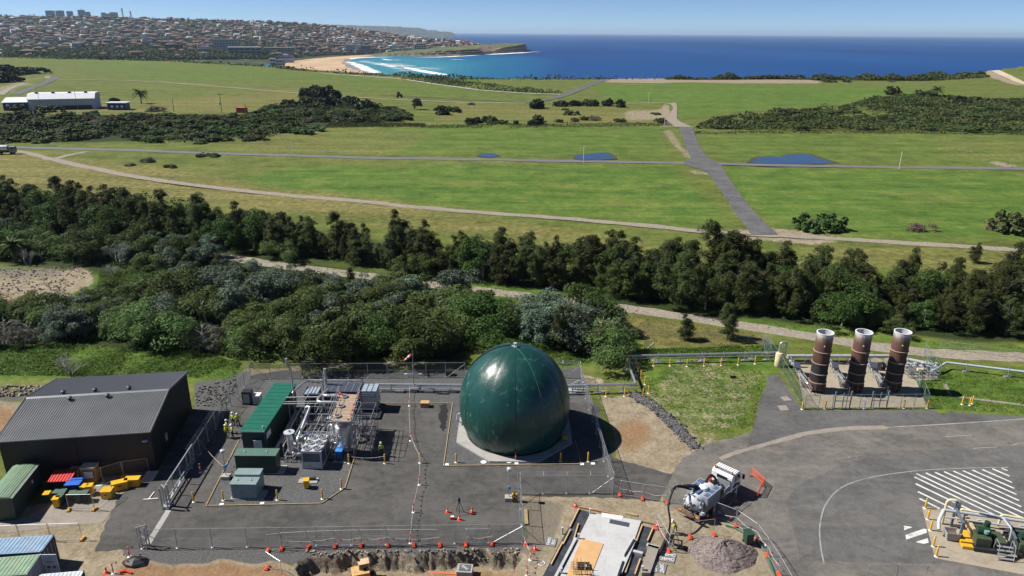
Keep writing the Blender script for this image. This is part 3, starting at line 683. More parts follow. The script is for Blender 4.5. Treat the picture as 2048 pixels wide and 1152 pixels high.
def trunk_mesh(name, h, r0, limbs, seed, mat, lean=.05):
    rnd = random.Random(seed); m = MB(); top = Vector((rnd.uniform(-1, 1) * lean * h, rnd.uniform(-1, 1) * lean * h, h))
    pts = [Vector((0, 0, -.4)), Vector((top.x * .2, top.y * .3, h * .35)), Vector((top.x * .7, top.y * .6, h * .7)), top]; m.tube(pts, [r0 * 1.2, r0 * .9, r0 * .55, r0 * .2], 6)
    for k in range(limbs):
        f = rnd.uniform(.25, .85); b = pts[1].lerp(pts[3], f); a = rnd.uniform(0, 6.28); l = h * rnd.uniform(.25, .45) * (1.1 - f * .6)
        e = b + Vector((math.cos(a) * l, math.sin(a) * l, l * rnd.uniform(.3, .9))); m.tube([b, b.lerp(e, .5) + Vector((0, 0, -.1 * l)), e], [r0 * .4, r0 * .28, r0 * .1], 5)
    o = m.build(name, mat, smooth=True); me = o.data; bpy.data.objects.remove(o); return me
BARK = M('bark', (.11, .085, .065), .9, var=.35, scale=3); BARKG = M('bark_grey', (.36, .34, .31), .85, var=.3, scale=3)
LF = {'casuarina': leafmat('casuarina_foliage', (.027, .040, .012), (.086, .104, .034), .2), 'casuarina_green': leafmat('casuarina_green_foliage', (.034, .048, .014), (.090, .112, .030), .2),
      'tea': leafmat('tea_tree_foliage', (.027, .050, .012), (.076, .116, .027), .2), 'wattle': leafmat('wattle_foliage', (.050, .084, .024), (.140, .195, .062), .24),
      'blue': leafmat('blue_acacia_foliage', (.062, .092, .062), (.140, .185, .125), .15), 'olive': leafmat('olive_foliage', (.042, .056, .020), (.100, .116, .044), .15),
      'scrub': leafmat('scrub_foliage', (.034, .050, .017), (.095, .118, .040), .16), 'scrub_green': leafmat('scrub_green_foliage', (.036, .066, .018), (.080, .120, .036), .15),
      'grey': leafmat('grey_foliage', (.075, .072, .058), (.15, .14, .115), .1), 'fig': leafmat('fig_foliage', (.018, .026, .011), (.046, .060, .024), .1), 'dry': leafmat('dry_brush', (.12, .085, .065), (.2, .15, .12), .1)}
def casuarina(seed, mat):
    r = np.random.default_rng(seed); H = 10.0; cs, rd = [], []
    lead = [(0, 0, .97)] + [(r.normal() * 1.15, r.normal() * 1.15, r.uniform(.6, .97)) for _ in range(4)]
    for lx, ly, lh in lead:
        for k in range(36):
            z = .06 + .92 * r.random() ** .8; R0 = (1.7 * (1 - z ** 3) ** .7 + .1) * r.uniform(.5, 1.25); a = r.uniform(0, 6.283); q = r.random() ** .5
            cs.append((lx * min(1, z * 2) + math.cos(a) * R0 * q, ly * min(1, z * 2) + math.sin(a) * R0 * q, z * H * lh)); s = r.uniform(.4, .95) * (1.1 - .45 * z); rd.append((s, s, s * r.uniform(1.0, 1.6)))
    v = clumps(np.array(cs), np.array(rd), 72, .19, .05, r, up=.55, spread=.6, along=np.array([0, 0, .6]))
    return quads_mesh('casuarina_crown', v, mat)
def broad(seed, mat, R_=2.8, H=5.2, L=.13, W=.065, n=46, per=190, lift=.2, flat=.8, cl=1.25, name='crown'):
    r = np.random.default_rng(seed); cs, rd = [], []
    lob = [(r.normal() * R_ * .45, r.normal() * R_ * .45, r.uniform(.75, 1.0)) for _ in range(5)]
    for k in range(n):
        lx, ly, lh = lob[k % 5]; u = r.normal(size=3); u /= np.linalg.norm(u); u[2] = abs(u[2]) ** .8 - .15; q = r.uniform(.55, 1.0)
        cs.append((lx + u[0] * R_ * .62 * q, ly + u[1] * R_ * .62 * q, H * lift + (H * (1 - lift) - .3) * lh * max(-.15, u[2] * q) * 1.05)); s = r.uniform(.5, 1.0) * cl; rd.append((s, s, s * flat))
    return quads_mesh(name, clumps(np.array(cs), np.array(rd), per, L, W, r, up=.45, spread=.65), mat)
CAS = [casuarina(s, LF['casuarina']) for s in (1, 2, 3, 4)] + [casuarina(s, LF['casuarina_green']) for s in (5, 6)]
CAST = [trunk_mesh('casuarina_trunk', 8.6, .16, 9, s, BARK) for s in (1, 2)]
TEA = [broad(s, LF['tea'], name='tea_tree_crown') for s in (11, 12, 13)]
WAT = [broad(s, LF['wattle'], R_=3.0, L=.16, W=.05, name='wattle_crown') for s in (21, 22, 23)]
BLU = [broad(s, LF['blue'], R_=2.9, L=.12, W=.06, name='acacia_crown', cl=.95, n=64, per=140) for s in (31, 32)]
OLI = [broad(s, LF['olive'], R_=2.5, L=.22, W=.09, name='olive_crown') for s in (41, 42)]
GRY = [broad(s, LF['grey'], R_=2.2, H=3.6, L=.3, W=.028, n=60, per=30, cl=.7, name='grey_crown') for s in (51,)]
BRT = [trunk_mesh('tree_trunk', 3.6, .14, 8, s, BARK, .12) for s in (5, 6)] + [trunk_mesh('tree_trunk', 3.6, .12, 10, 7, BARKG, .12)]
def shrub(seed, mat, L=.34, W=.2, n=60, per=24):
    return broad(seed, mat, R_=2.4, H=3.0, L=L, W=W, n=n, per=per, lift=.02, cl=.72, name='shrub')
SHR = {'dark': [shrub(s, LF['scrub']) for s in (61, 62, 63)], 'green': [shrub(s, LF['scrub_green']) for s in (64, 65)], 'grey': [shrub(66, LF['grey'], .34, .08)], 'olive': [shrub(67, LF['olive'])], 'fig': [shrub(s, LF['fig'], .4, .26) for s in (68, 69)], 'blue': [shrub(70, LF['blue'])], 'dry': [shrub(71, LF['dry'], .3, .05)]}
rv = random.Random(77)
PLANTS = []       # (object, template, group) - labels are given once every plant of a stand is known
def plant(kind, crown, trunk, p, sx, sz, group, tmpl):
    o = thing(kind, None, 'tree' if trunk else 'shrub', p, rv.uniform(0, 6.28), group)
    c = bpy.data.objects.new('crown' if trunk else 'foliage', crown); COL.objects.link(c); c.parent = o; c.scale = (sx, sx * rv.uniform(.9, 1.1), sz)
    if trunk: tk = bpy.data.objects.new('trunk', trunk); COL.objects.link(tk); tk.parent = o; tk.scale = (sx, sx, sz)
    PLANTS.append((o, tmpl, group)); return o
def bush(kind, mesh, p, r, h, group, tmpl):
    o = bpy.data.objects.new(kind, mesh); COL.objects.link(o); o.location = p; o.rotation_euler = (0, 0, rv.uniform(0, 6.28)); q = r / 2.9
    o.scale = (q, q * rv.uniform(.85, 1.1), h / 3.0); tag(o, None, 'shrub', group); PLANTS.append((o, tmpl, group)); return o
def in1(x, y, P):
    c = False; a = P[-1]
    for b in P:
        if (a.y > y) != (b.y > y) and x < (b.x - a.x) * (y - a.y) / (b.y - a.y) + a.x: c = not c
        a = b
    return c
def scatter(poly_px, gap, n, seed, keep=None):
    P = GG(poly_px); r = random.Random(seed); out = []; xs = [p.x for p in P]; ys = [p.y for p in P]
    for _ in range(n * 60):
        p = Vector((r.uniform(min(xs), max(xs)), r.uniform(min(ys), max(ys)), 0))
        if not in1(p.x, p.y, P) or any((p - q).length < gap for q in out) or (keep and not keep(p)): continue
        out.append(p)
        if len(out) >= n: break
    return out
# -- the casuarina belt
BELT = [(-120, 458), (0, 458), (250, 484), (430, 503), (600, 514), (770, 537), (1000, 567), (1400, 618), (1700, 655), (2048, 676), (2200, 684), (2200, 598), (2048, 600), (1800, 592), (1700, 590), (1500, 572), (1400, 562), (1100, 548), (920, 532), (800, 512), (670, 508), (480, 478), (250, 452), (20, 425), (-120, 420)]
TOPS = [(20, 341), (125, 349), (170, 362), (220, 359), (262, 372), (335, 376), (400, 386), (480, 401), (570, 421), (675, 420), (795, 418), (925, 452), (1005, 452), (1060, 462), (1110, 470), (1240, 492), (1335, 478), (1412, 436), (1455, 455), (1500, 477), (1560, 480), (1640, 488), (1700, 494), (1812, 494), (1905, 512), (2010, 482), (2048, 490), (1160, 492), (730, 445), (860, 462), (620, 425), (60, 372)]
bx, by = zip(*sorted([(a, b) for a, b in BELT[12:] if a > -130]))
def belt_tree(p, h, back):
    px = proj(p)[0]; u = rv.random()
    if px < 520 and u < .5 and not back: plant('tea_tree', rv.choice(TEA + SHRT), rv.choice(BRT), p, h / 6.2, h / 5.2, 'tree belt beside the gravel track', 'rounded dark green tree'); return
    if u < .22 and not back: plant('tea_tree', rv.choice(TEA), rv.choice(BRT), p, h / 6.4, h / 5.4, 'tree belt beside the gravel track', 'rounded dark green tree'); return
    g = rv.random() < .3; plant('casuarina_tree', rv.choice(CAS[4:] if g else CAS[:4]), rv.choice(CAST), p, h / 10 * rv.uniform(1.0, 1.45), h / 10, 'tree belt beside the gravel track', 'greener feathery casuarina' if g else 'dark olive casuarina')
SHRT = TEA
done = []
for x, yt in TOPS:
    b = G(x, np.interp(x, bx, by) + rv.uniform(2, 14)); h = HT(b, yt) * .985; belt_tree(b, max(6, h), True); done.append(b)
for p in scatter(BELT, 2.9, 205, 5, lambda p: all((p - q).length > 2.6 for q in done)):
    belt_tree(p, rv.uniform(6.0, 10.2) * (1 if rv.random() > .25 else .62), False)
# -- the bushland below it
C1 = [(330, 690), (480, 722), (700, 718), (900, 710), (955, 682), (965, 645), (950, 612), (900, 605), (780, 592), (640, 575), (540, 558), (450, 545), (350, 565), (310, 600), (325, 640)]
C2 = [(1070, 655), (1110, 645), (1195, 658), (1222, 690), (1200, 710), (1150, 714), (1085, 690)]
C3 = [(-80, 645), (80, 640), (200, 610), (320, 602), (330, 685), (200, 682), (60, 690), (-80, 692)]
C4 = [(-80, 505), (60, 520), (190, 530), (330, 548), (440, 540), (430, 512), (300, 492), (150, 482), (-80, 478)]
GRB = 'bushland trees behind the compound'
for poly, n, gap, hs, where, sd in ((C1, 66, 3.3, (5.0, 8.2), 'behind the back fence', 1), (C2, 13, 2.8, (6.0, 7.6), 'beside the green dome', 2), (C3, 36, 3.2, (4.2, 6.2), 'behind the big shed', 3), (C4, 40, 3.2, (4, 6.5), 'above the bare rubble', 4)):
    for p in scatter(poly, gap, n, sd + 20):
        px, py = proj(p); h = rv.uniform(*hs); u = rv.random(); h *= .62 if 430 < px < 800 and py < 592 + (px - 430) * .03 else 1
        blue = (py < 625 and 330 < px) or (py < 690 and rv.random() < .25) or (px > 1040 and py < 690 and rv.random() < .6)
        if blue and u < .72: plant('acacia_tree', rv.choice(BLU), rv.choice(BRT), p, h / 4.9, h / 5.2, GRB, 'blue-grey acacia ' + where)
        elif u < .45: plant('wattle_tree', rv.choice(WAT), rv.choice(BRT), p, h / 4.5, h / 5.2, GRB, 'feathery mid-green wattle ' + where)
        elif u < .84: plant('tea_tree', rv.choice(TEA), rv.choice(BRT), p, h / 4.7, h / 5.2, GRB, 'dark green rounded tree ' + where)
        elif u < .91: plant('olive_tree', rv.choice(OLI), rv.choice(BRT), p, h / 5.6, h / 5.2, GRB, 'olive-brown tree ' + where)
        elif u < .95: plant('casuarina_tree', rv.choice(CAS), rv.choice(CAST), p, h / 9, h / 9, GRB, 'dark casuarina ' + where)
        else: plant('grey_shrub', GRY[0], BRT[2], p, h / 4.6, h / 4.6, GRB, 'half-bare grey shrub ' + where)
for x, y, yt, k in ((1367, 680, 628, 0), (1455, 676, 605, 1), (1950, 526, 485, 0), (1790, 668, 628, 2), (2150, 560, 470, 0), (380, 690, 660, 3), (250, 665, 610, 3), (835, 552, 500, 2), (930, 640, 600, 3), (560, 520, 470, 3)):
    b = G(x, y); h = HT(b, yt)
    if k < 2: plant('casuarina_tree', CAS[k * 3], CAST[0], b, h / 10 * 1.25, h / 10, 'young lone casuarinas', 'young lone casuarina standing clear of the belt')
    else: plant('wattle_tree', WAT[k - 2], BRT[0], b, h / 5, h / 5, 'small trees at the edge of the belt', 'small green tree at the foot of the belt')
# -- coastal scrub in the middle distance
WS = [(-40, 292), (60, 283), (130, 285), (215, 268), (290, 288), (400, 290), (480, 273), (520, 280), (575, 264), (625, 272), (615, 245), (760, 244), (825, 238), (790, 220), (720, 208), (640, 212), (560, 214), (510, 228), (450, 234), (380, 232), (250, 232), (100, 228), (-40, 232)]
ES = [(1388, 257), (1420, 242), (1500, 228), (1600, 222), (1700, 216), (1745, 196), (1850, 192), (1980, 200), (2100, 195), (2100, 264), (1900, 263), (1700, 262), (1500, 261)]
def zed(p): return Vector((p.x, p.y, hz(p.x, p.y)))
for p in scatter(WS, 6.0, 165, 31):
    k = rv.choices(['dark', 'green', 'grey', 'olive', 'fig'], [5, 2, .7, .8, 1.5])[0]
    bush('coastal_shrub', rv.choice(SHR[k]), zed(p), rv.uniform(4.2, 7.5), rv.uniform(2.2, 4.2), 'scrub west of the cross roads', {'dark': 'dark green', 'green': 'brighter green', 'grey': 'grey twiggy', 'olive': 'olive', 'fig': 'near-black green'}[k] + ' shrub in the western scrub')
for p in scatter(ES, 11, 95, 32):
    k = rv.choices(['dark', 'green', 'olive', 'fig'], [3, 4, 1, 1])[0]; d = p.length
    bush('coastal_shrub', rv.choice(SHR[k]), zed(p), rv.uniform(4.5, 8) * (1 if d < 420 else 1.25), rv.uniform(1.6, 3.4), 'scrub east of the cross roads', {'dark': 'dark green', 'green': 'mid-green', 'olive': 'olive', 'fig': 'near-black green'}[k] + ' shrub on the eastern rise')
LONE = [(640, 205, 160, 74, 'fig'), (612, 200, 168, 44, 'fig'), (672, 198, 176, 38, 'fig'), (600, 213, 188, 46, 'dark'), (650, 213, 188, 60, 'fig'), (690, 212, 186, 50, 'fig'), (735, 222, 192, 38, 'fig'), (575, 214, 194, 40, 'fig'), (528, 224, 208, 40, 'green'), (875, 228, 206, 40, 'fig'), (905, 224, 210, 34, 'dark'),
        (942, 210, 203, 16, 'grey'), (940, 247, 232, 34, 'fig'), (958, 246, 232, 26, 'fig'), (980, 245, 227, 26, 'dark'), (1000, 247, 237, 34, 'green'), (1072, 217, 194, 36, 'fig'), (1082, 247, 224, 34, 'dark'), (1070, 249, 236, 30, 'fig'), (1036, 249, 238, 18, 'dark'),
        (1130, 212, 198, 34, 'fig'), (1150, 211, 197, 34, 'fig'), (1172, 211, 195, 30, 'dark'), (1192, 212, 196, 18, 'fig'), (1216, 212, 193, 26, 'fig'), (1235, 214, 194, 22, 'fig'), (1145, 230, 218, 26, 'dark'), (1190, 241, 228, 30, 'grey'), (1170, 241, 231, 24, 'dark'), (1240, 243, 234, 26, 'green'), (1118, 245, 237, 20, 'dark'), (1150, 243, 231, 18, 'grey'), (1130, 220, 215, 12, 'dark'), (1315, 244, 234, 24, 'dark'), (1312, 228, 223, 22, 'green'),
        (412, 313, 303, 36, 'green'), (340, 335, 326, 22, 'green'), (297, 325, 310, 28, 'grey'), (262, 332, 324, 22, 'grey'), (1652, 458, 415, 76, 'green'), (1628, 450, 430, 30, 'dry'), (1838, 462, 440, 58, 'dry'), (2022, 466, 412, 78, 'olive'), (1985, 458, 430, 44, 'dry'), (2062, 468, 420, 60, 'fig'),
        (1782, 190, 167, 30, 'olive'), (1850, 196, 176, 40, 'dark'), (1930, 208, 188, 46, 'fig'), (1960, 206, 190, 40, 'fig'), (2040, 212, 195, 44, 'dark'), (1838, 212, 196, 36, 'green'), (1580, 240, 218, 36, 'fig'), (1625, 240, 222, 34, 'dark'), (1545, 238, 222, 30, 'dark'), (2000, 226, 212, 50, 'fig'),
        (1632, 160, 152, 26, 'dark'), (1660, 164, 157, 26, 'dark'), (1690, 164, 157, 20, 'dark'), (1785, 164, 158, 20, 'grey'), (1140, 157, 152, 24, 'dark'), (310, 223, 208, 40, 'grey'), (12, 150, 122, 70, 'fig'), (45, 148, 130, 60, 'dark'), (5, 165, 140, 60, 'fig'), (60, 146, 134, 40, 'fig'), (20, 162, 150, 40, 'green'), (230, 206, 192, 26, 'fig'), (40, 222, 205, 44, 'fig'), (100, 225, 206, 46, 'dark'), (65, 228, 214, 40, 'olive')]
for x, y, yt, w_, k in LONE:
    b = G(x, y); b = zed(b); sc = FPX / (b.y * cp + (CAMH - b.z) * sp); bush('coastal_shrub', rv.choice(SHR[k]), b, w_ / 2 / sc * 1.1, max(1, HT(b, yt) - b.z), 'scattered shrubs on the open field', {'dark': 'dark green', 'green': 'bright green', 'grey': 'grey twiggy', 'olive': 'olive-topped', 'fig': 'near-black green', 'dry': 'dry pinkish-brown', 'blue': 'blue-grey'}[k] + ' shrub on the open field')
def cover(name, polys, n, L, W, zr, mats, seed, label, up=.6, zf=None, spread=.6, row=False):
    """ground cover too fine to count: leafy sprays over an area"""
    r = np.random.default_rng(seed); P = [GG(p) for p in polys]; out = []
    for p in P:
        xs = np.array([q.x for q in p]); ys = np.array([q.y for q in p]); k = int(n / len(P) * 3)
        X, Y = r.uniform(xs.min(), xs.max(), k), r.uniform(ys.min(), ys.max(), k); ok = pip(X, Y, p) & (vnoise(X, Y, zr * 9, seed) + r.normal(size=k) * .35 > -.25); X, Y = X[ok], Y[ok]
        Z = height(X, Y) + (np.abs(vnoise(X, Y * 4, 70, 9)) * 2.4 if 'rise' in label else 0) + np.abs(vnoise(X, Y, zr * 3.5, seed + 1)) * zr * r.random(len(X)); out.append(np.stack([X, Y, Z], 1))
    c = np.concatenate(out); nn = unit(r.normal(size=c.shape) * spread + np.array([0, -.05, up])); s = r.uniform(.6, 1.4, len(c))
    me = quads_mesh(name, leaves(c, nn, L * s, W * s, r), mats); o = bpy.data.objects.new(name, me); COL.objects.link(o); return tag(o, label, kind='stuff')
cover('coastal_scrub', [WS], 26000, .55, .3, 2.2, LF['scrub'], 3, 'dark low scrub filling the gaps between the shrubs')
LF['scrub_bright'] = leafmat('bright_scrub_foliage', (.045, .072, .022), (.105, .145, .045), .15)
cover('coastal_scrub', [ES], 46000, .75, .4, 2.4, LF['scrub_bright'], 4, 'low green scrub over the rise past the cross roads')
cover('reeds', [[(840, 250), (1340, 246), (1345, 252), (1000, 256), (840, 256)], [(1390, 262), (2100, 263), (2100, 270), (1390, 267)], [(660, 246), (850, 246), (850, 253), (650, 256)]], 9000, .5, .14, 1.3, LF['olive'], 5, 'line of reeds and rank grass across the field', .1)
cover('hedge_scrub', [[(820, 152), (900, 158), (1000, 170), (1080, 179), (1125, 183), (1120, 187), (1060, 186), (960, 180), (870, 168), (800, 158)]], 6000, .9, .5, 2.2, LF['scrub_green'], 6, 'long strip of grey-green scrub between the fairways')
cover('cliff_scrub', [[(620, 142), (740, 148), (830, 153), (900, 157), (1000, 158), (1330, 157.6), (1330, 159), (900, 159), (700, 149), (560, 138), (540, 134)], [(1330, 157.4), (1700, 157.4), (1960, 158), (1980, 162), (1850, 163), (1700, 161), (1560, 159), (1330, 160)]], 30000, 1.3, .8, 7.5, LF['scrub'], 7, 'dark scrub along the top of the sea cliff')
cover('park_scrub', [[(-60, 112.6), (100, 116), (330, 121), (560, 133), (640, 141), (560, 136), (470, 130.5), (330, 123), (100, 118), (-60, 115)]], 12000, 1.6, 1.0, 6.0, LF['tea'], 8, 'dark scrub along the far edge of the fields')
cover('understorey', [BELT, C1, C2, C3, C4], 60000, .3, .13, 1.4, LF['tea'], 9, 'dark undergrowth beneath the trees')
LG = leafmat('long_grass_blades', (.045, .085, .014), (.11, .16, .03), .3)
LD = leafmat('dry_grass_blades', (.17, .15, .06), (.34, .27, .13), .3)
cover('long_grass', [[(400, 498), (800, 548), (1200, 588), (1500, 640), (2100, 700), (2100, 712), (1500, 655), (1000, 596), (440, 512)], [(-60, 690), (330, 690), (480, 725), (470, 762), (385, 755), (-60, 750)], [(930, 650), (1050, 640), (1290, 690), (1250, 715), (1130, 732), (935, 690)], [(1270, 700), (1560, 690), (1556, 716), (1270, 718)], [(200, 540), (330, 548), (300, 600), (190, 600)]], 60000, .24, .055, .5, LG, 10, 'rank bright green grass on the verges', 1.1, spread=.6)
cover('dry_grass', [[(1240, 622), (1530, 672), (1560, 700), (1290, 690)]], 5000, .16, .04, .1, LD, 11, 'dry tussock grass on the slope', 1.1, spread=.6)
cover('mown_grass', [[(1285, 780), (1300, 750), (1400, 715), (1540, 745), (1505, 860), (1420, 868)], [(1835, 740), (2100, 745), (2100, 832), (1850, 815)]], 9000, .15, .04, .1, LG, 12, 'patchy green grass around the pipes', 1.1, spread=.6)
# -- far trees: the hillside's gardens and parks
CR_T = [broad(s, LF['fig'], R_=5.2, H=9, L=1.3, W=.8, n=30, per=6, lift=.12, cl=1.7, name='garden_tree') for s in (81, 82, 83)] + [broad(84, LF['scrub'], R_=5.2, H=9, L=1.3, W=.8, n=30, per=6, lift=.12, cl=1.7, name='garden_tree')]
def norfolk():
    r = np.random.default_rng(9); cs = [(0, 0, 3 + k * 1.15) for k in range(18)]; rd = [(4.2 * (1 - k / 19), 4.2 * (1 - k / 19), .5) for k in range(18)]
    return quads_mesh('norfolk_pine', clumps(np.array(cs), np.array(rd), 12, 1.2, .5, r, up=.2, spread=.4), LF['fig'])
NORF = norfolk()
far_pts = []
while len(far_pts) < 8500:
    px = rv.uniform(-80, 960); rb, rt = np.interp(px, X_, RB_), np.interp(px, X_, RT_); u = rv.random() ** (1.6 if px < 560 else 1.0); row = rb - (rb - rt) * u
    if px > 700 and rv.random() < .45: continue
    d = d_of_row(px, row) - (20 if u < .05 else 0); far_pts.append((at_hill(px, d), px, row, d))
far_pts.sort(key=lambda q: q[3])
near_t = [q for q in far_pts if q[1] > 0][:240]
for p, px, row, d in near_t:
    o = bpy.data.objects.new('garden_tree', rv.choice(CR_T)); COL.objects.link(o); o.location = p; s = rv.uniform(.7, 1.25); o.scale = (s, s, s * rv.uniform(.8, 1.15)); o.rotation_euler = (0, 0, rv.uniform(0, 6)); tag(o, None, 'tree', 'garden trees at the foot of the suburb'); PLANTS.append((o, 'dark leafy tree at the foot of the suburb', 'garden trees at the foot of the suburb'))
for px, yt, yb in ((20, 27, 33), (16, 29, 33), (657, 59, 74), (681, 55, 66), (684, 57, 66), (691, 61, 71), (795, 65, 73), (798, 66, 73), (895, 76, 83), (835, 69, 76), (465, 62, 68), (472, 57, 72), (545, 44, 48), (560, 45, 49), (590, 45, 50), (470, 57, 64), (380, 33, 39), (428, 38, 43), (615, 92, 106), (622, 93, 106), (605, 94, 107), (630, 95, 106), (596, 95, 108)):
    d = min(d_of_row(px, yb), 3800); p = at_hill(px, d); H = max(14, row_z(px, yt, d) - p.z); o = bpy.data.objects.new('norfolk_pine', NORF); COL.objects.link(o); o.location = p; o.scale = (H / 24 * .9, H / 24 * .9, H / 24); tag(o, None, 'tree', 'norfolk pines around the bay'); PLANTS.append((o, 'narrow dark norfolk pine rising above the roofs', 'norfolk pines around the bay'))
r = np.random.default_rng(5); c = np.array([q[0] for q in far_pts if q not in near_t]); k = 15
cc = np.repeat(c, k, 0); u = unit(r.normal(size=cc.shape)); u[:, 2] = np.abs(u[:, 2]); sz = np.repeat(r.uniform(.6, 1.3, len(c)), k)[:, None]
v = leaves(cc + u * np.array([5.2, 5.2, 7.0]) * sz, unit(u + r.normal(size=u.shape) * .4), np.full(len(cc), 2.6), np.full(len(cc), 1.7), r)
o = bpy.data.objects.new('suburb_foliage', quads_mesh('suburb_foliage', v, [LF['scrub']])); COL.objects.link(o); tag(o, 'garden trees among the far houses, too many to count', kind='stuff')
# -- palms, dead trees
def palm(p, h, label, R_=3.2, n=46):
    o = thing('palm_tree', label, 'palm', p); m = MB(); m.tube([(0, 0, -.3), (.1, 0, h * .5), (0, 0, h * .72)], [.42, .36, .4], 8); m.build('trunk', BARK, o); r = np.random.default_rng(int(h * 10)); vs = []
    for k in range(n):
        a = r.uniform(0, 6.28); e = r.uniform(-.5, 1.2); L = R_ * r.uniform(.8, 1.05); pts = []
        for s in range(7):
            q = s / 6; x = L * q * math.cos(e * (1 - q * .4)); z = h * .72 + L * q * math.sin(e) - L * .45 * q * q; pts.append(np.array((x * math.cos(a), x * math.sin(a), z)))
        sd = np.array((-math.sin(a), math.cos(a), 0))
        for s in range(6):
            w0, w1 = .34 * (1 - (s / 6) ** 2) + .03, .34 * (1 - ((s + 1) / 6) ** 2) + .03
            for g in (1, -1): vs.append([pts[s], pts[s] + sd * g * w0 - np.array((0, 0, .16)), pts[s + 1] + sd * g * w1 - np.array((0, 0, .16)), pts[s + 1]])
    c = bpy.data.objects.new('crown', quads_mesh('palm_crown', np.array(vs), LF['tea'])); COL.objects.link(c); c.parent = o; return o
b = zed(G(283, 207)); palm(b, HT(b, 177) - b.z, 'tall feathery date palm standing beside the long white shed', 5.6, 70)
b = zed(G(1873, 197)); palm(b, HT(b, 171) - b.z, 'dark palm poking out of the scrub on the rise', 6, 60)
b = G(32, 524); palm(b, 5.4, 'shaggy palm among the bushes above the bare rubble', 3.4, 60)
def dead_tree(p, h, w_, label, seed, name='dead_tree'):
    rnd = random.Random(seed); m = MB()
    def br(a, d, l, r0, lev):
        e = a + d * l; mid = a.lerp(e, .5) + Vector((rnd.uniform(-1, 1), rnd.uniform(-1, 1), rnd.uniform(-.5, 1))) * l * .08; m.tube([a, mid, e], [r0, r0 * .8, r0 * .55], 4, caps=False)
        if lev:
            for _ in range(3 if lev > 1 else 4):
                q = (d + Vector((rnd.uniform(-1, 1) * w_, rnd.uniform(-1, 1) * w_, rnd.uniform(-.25, .6)))).normalized(); br(a.lerp(e, rnd.uniform(.5, 1)), q, l * rnd.uniform(.55, .8), r0 * .55, lev - 1)
    for k in range(5): br(Vector((rnd.uniform(-.3, .3), rnd.uniform(-.3, .3), -.2)), Vector((rnd.uniform(-1, 1) * w_, rnd.uniform(-1, 1) * w_, .8)).normalized(), h * .42, .085, 4)
    o = m.build(name, BARKG, loc=p); return tag(o, label, 'tree')
dead_tree(G(140, 752), 3.8, .95, 'bare grey dead bush beside the big dark shed', 3, 'dead_bush'); dead_tree(G(58, 530), 3.6, .5, 'bleached bare tree by the shaggy palm', 4); dead_tree(G(238, 530), 4.6, .5, 'pale leafless tree at the top of the grass gap', 5); dead_tree(G(225, 552), 3, .8, 'sprawling grey dead branches under the leafless tree', 6)
dead_tree(G(700, 712), 2.6, .9, 'bare bleached branches behind the wind sock', 7, 'dead_bush')
b = zed(G(829, 219)); o = plant('open_crowned_tree', SHR['fig'][0], None, b, 1.0, 1.0, 'lone tree', 'x'); PLANTS.pop(); o.children[0].location = (0, 0, 2.6); o.children[0].scale = (1.45, 1.45, 1.7); o.children[0].name = 'crown'
m = MB()
for a in (-.9, -.3, .4, 1.0): m.tube([(0, 0, -.3), (a * .8, a * .3, 2), (a * 2.2, -a * .6, 4.6)], [.25, .2, .1], 6)
m.build('trunk', BARK, o); tag(o, 'lone open-crowned tree with forked trunk on the mown field', 'tree')
# -- every plant gets a label that singles it out: its look, its stand and its count from the left
st = {}
for o, tm, g in PLANTS: st.setdefault((tm, g), []).append(o)
for (tm, g), L in st.items():
    L.sort(key=lambda o: proj(o.location)[0])
    for k, o in enumerate(L):
        o['label'] = tm + (' in the belt' if g.startswith('tree belt') else '') + ('' if len(L) == 1 else ', %s from left' % ordinal(k + 1))
# ---------------------------------------------------------------- paved ground, tracks, markings
def ZF(x0, y0, k): return lambda *q: [(x0 + x * k, y0 + y * k) for x, y in q]
Z1, Z2, Z3, Z4, Z5, Z6, Z7, Z8, Z9 = ZF(0, 700, .3923), ZF(400, 690, .26905), ZF(850, 660, .2951), ZF(1300, 640, .27781), ZF(1536, 640, .27781), ZF(400, 960, .25), ZF(900, 900, .25), ZF(1250, 900, .2187), ZF(1650, 860, .2535)
ZA, ZB, ZC = ZF(0, 1000, .13196), ZF(1000, 1050, .1709), ZF(560, 720, .15625)
def asphalt(name, a, b, dust=None, dk=.5):
    t = NT(name); w = t.world(); n1, n2, n3 = t.noise(w, .16, 5, .6), t.noise(w, 1.1, 5, .65), t.noise(w, 16, 2, .6)
    c = t.ramp(t.math('ADD', t.math('MULTIPLY', n1, .55), t.math('MULTIPLY', n2, .45)), [(.4, tuple(x * .88 for x in a)), (.6, tuple(x * 1.08 for x in b))])
    c = t.mix(.8, c, t.ramp(n3, [(.3, (.62, .62, .62)), (.5, (1, 1, 1)), (.72, (1.5, 1.5, 1.48))]), 'MULTIPLY')
    c = t.mix(t.ramp(t.noise(t.world((.35, .9, 1)), .6, 5, .7), [(.5, 0.0), (.68, .6)]), c, dust or tuple(x * 1.35 for x in b))
    vo = t.n('TexVoronoi', feature='DISTANCE_TO_EDGE'); vo.inputs['Scale'].default_value = .13
    wv = t.n('VectorMath', operation='ADD'); t.l(w, wv.inputs[0]); nn = t.n('TexNoise'); nn.inputs['Scale'].default_value = .5; t.l(w, nn.inputs[0]); t.l(nn.outputs['Color'], wv.inputs[1]); t.l(wv.outputs[0], vo.inputs['Vector'])
    c = t.mix(t.ramp(vo.outputs[0], [(.0, .35), (.006, 0.0)]), c, tuple(x * dk for x in a))
    t.bsdf(c, .88, spec=.25, bump=n3, bstr=.35, bdist=.02); return t.m
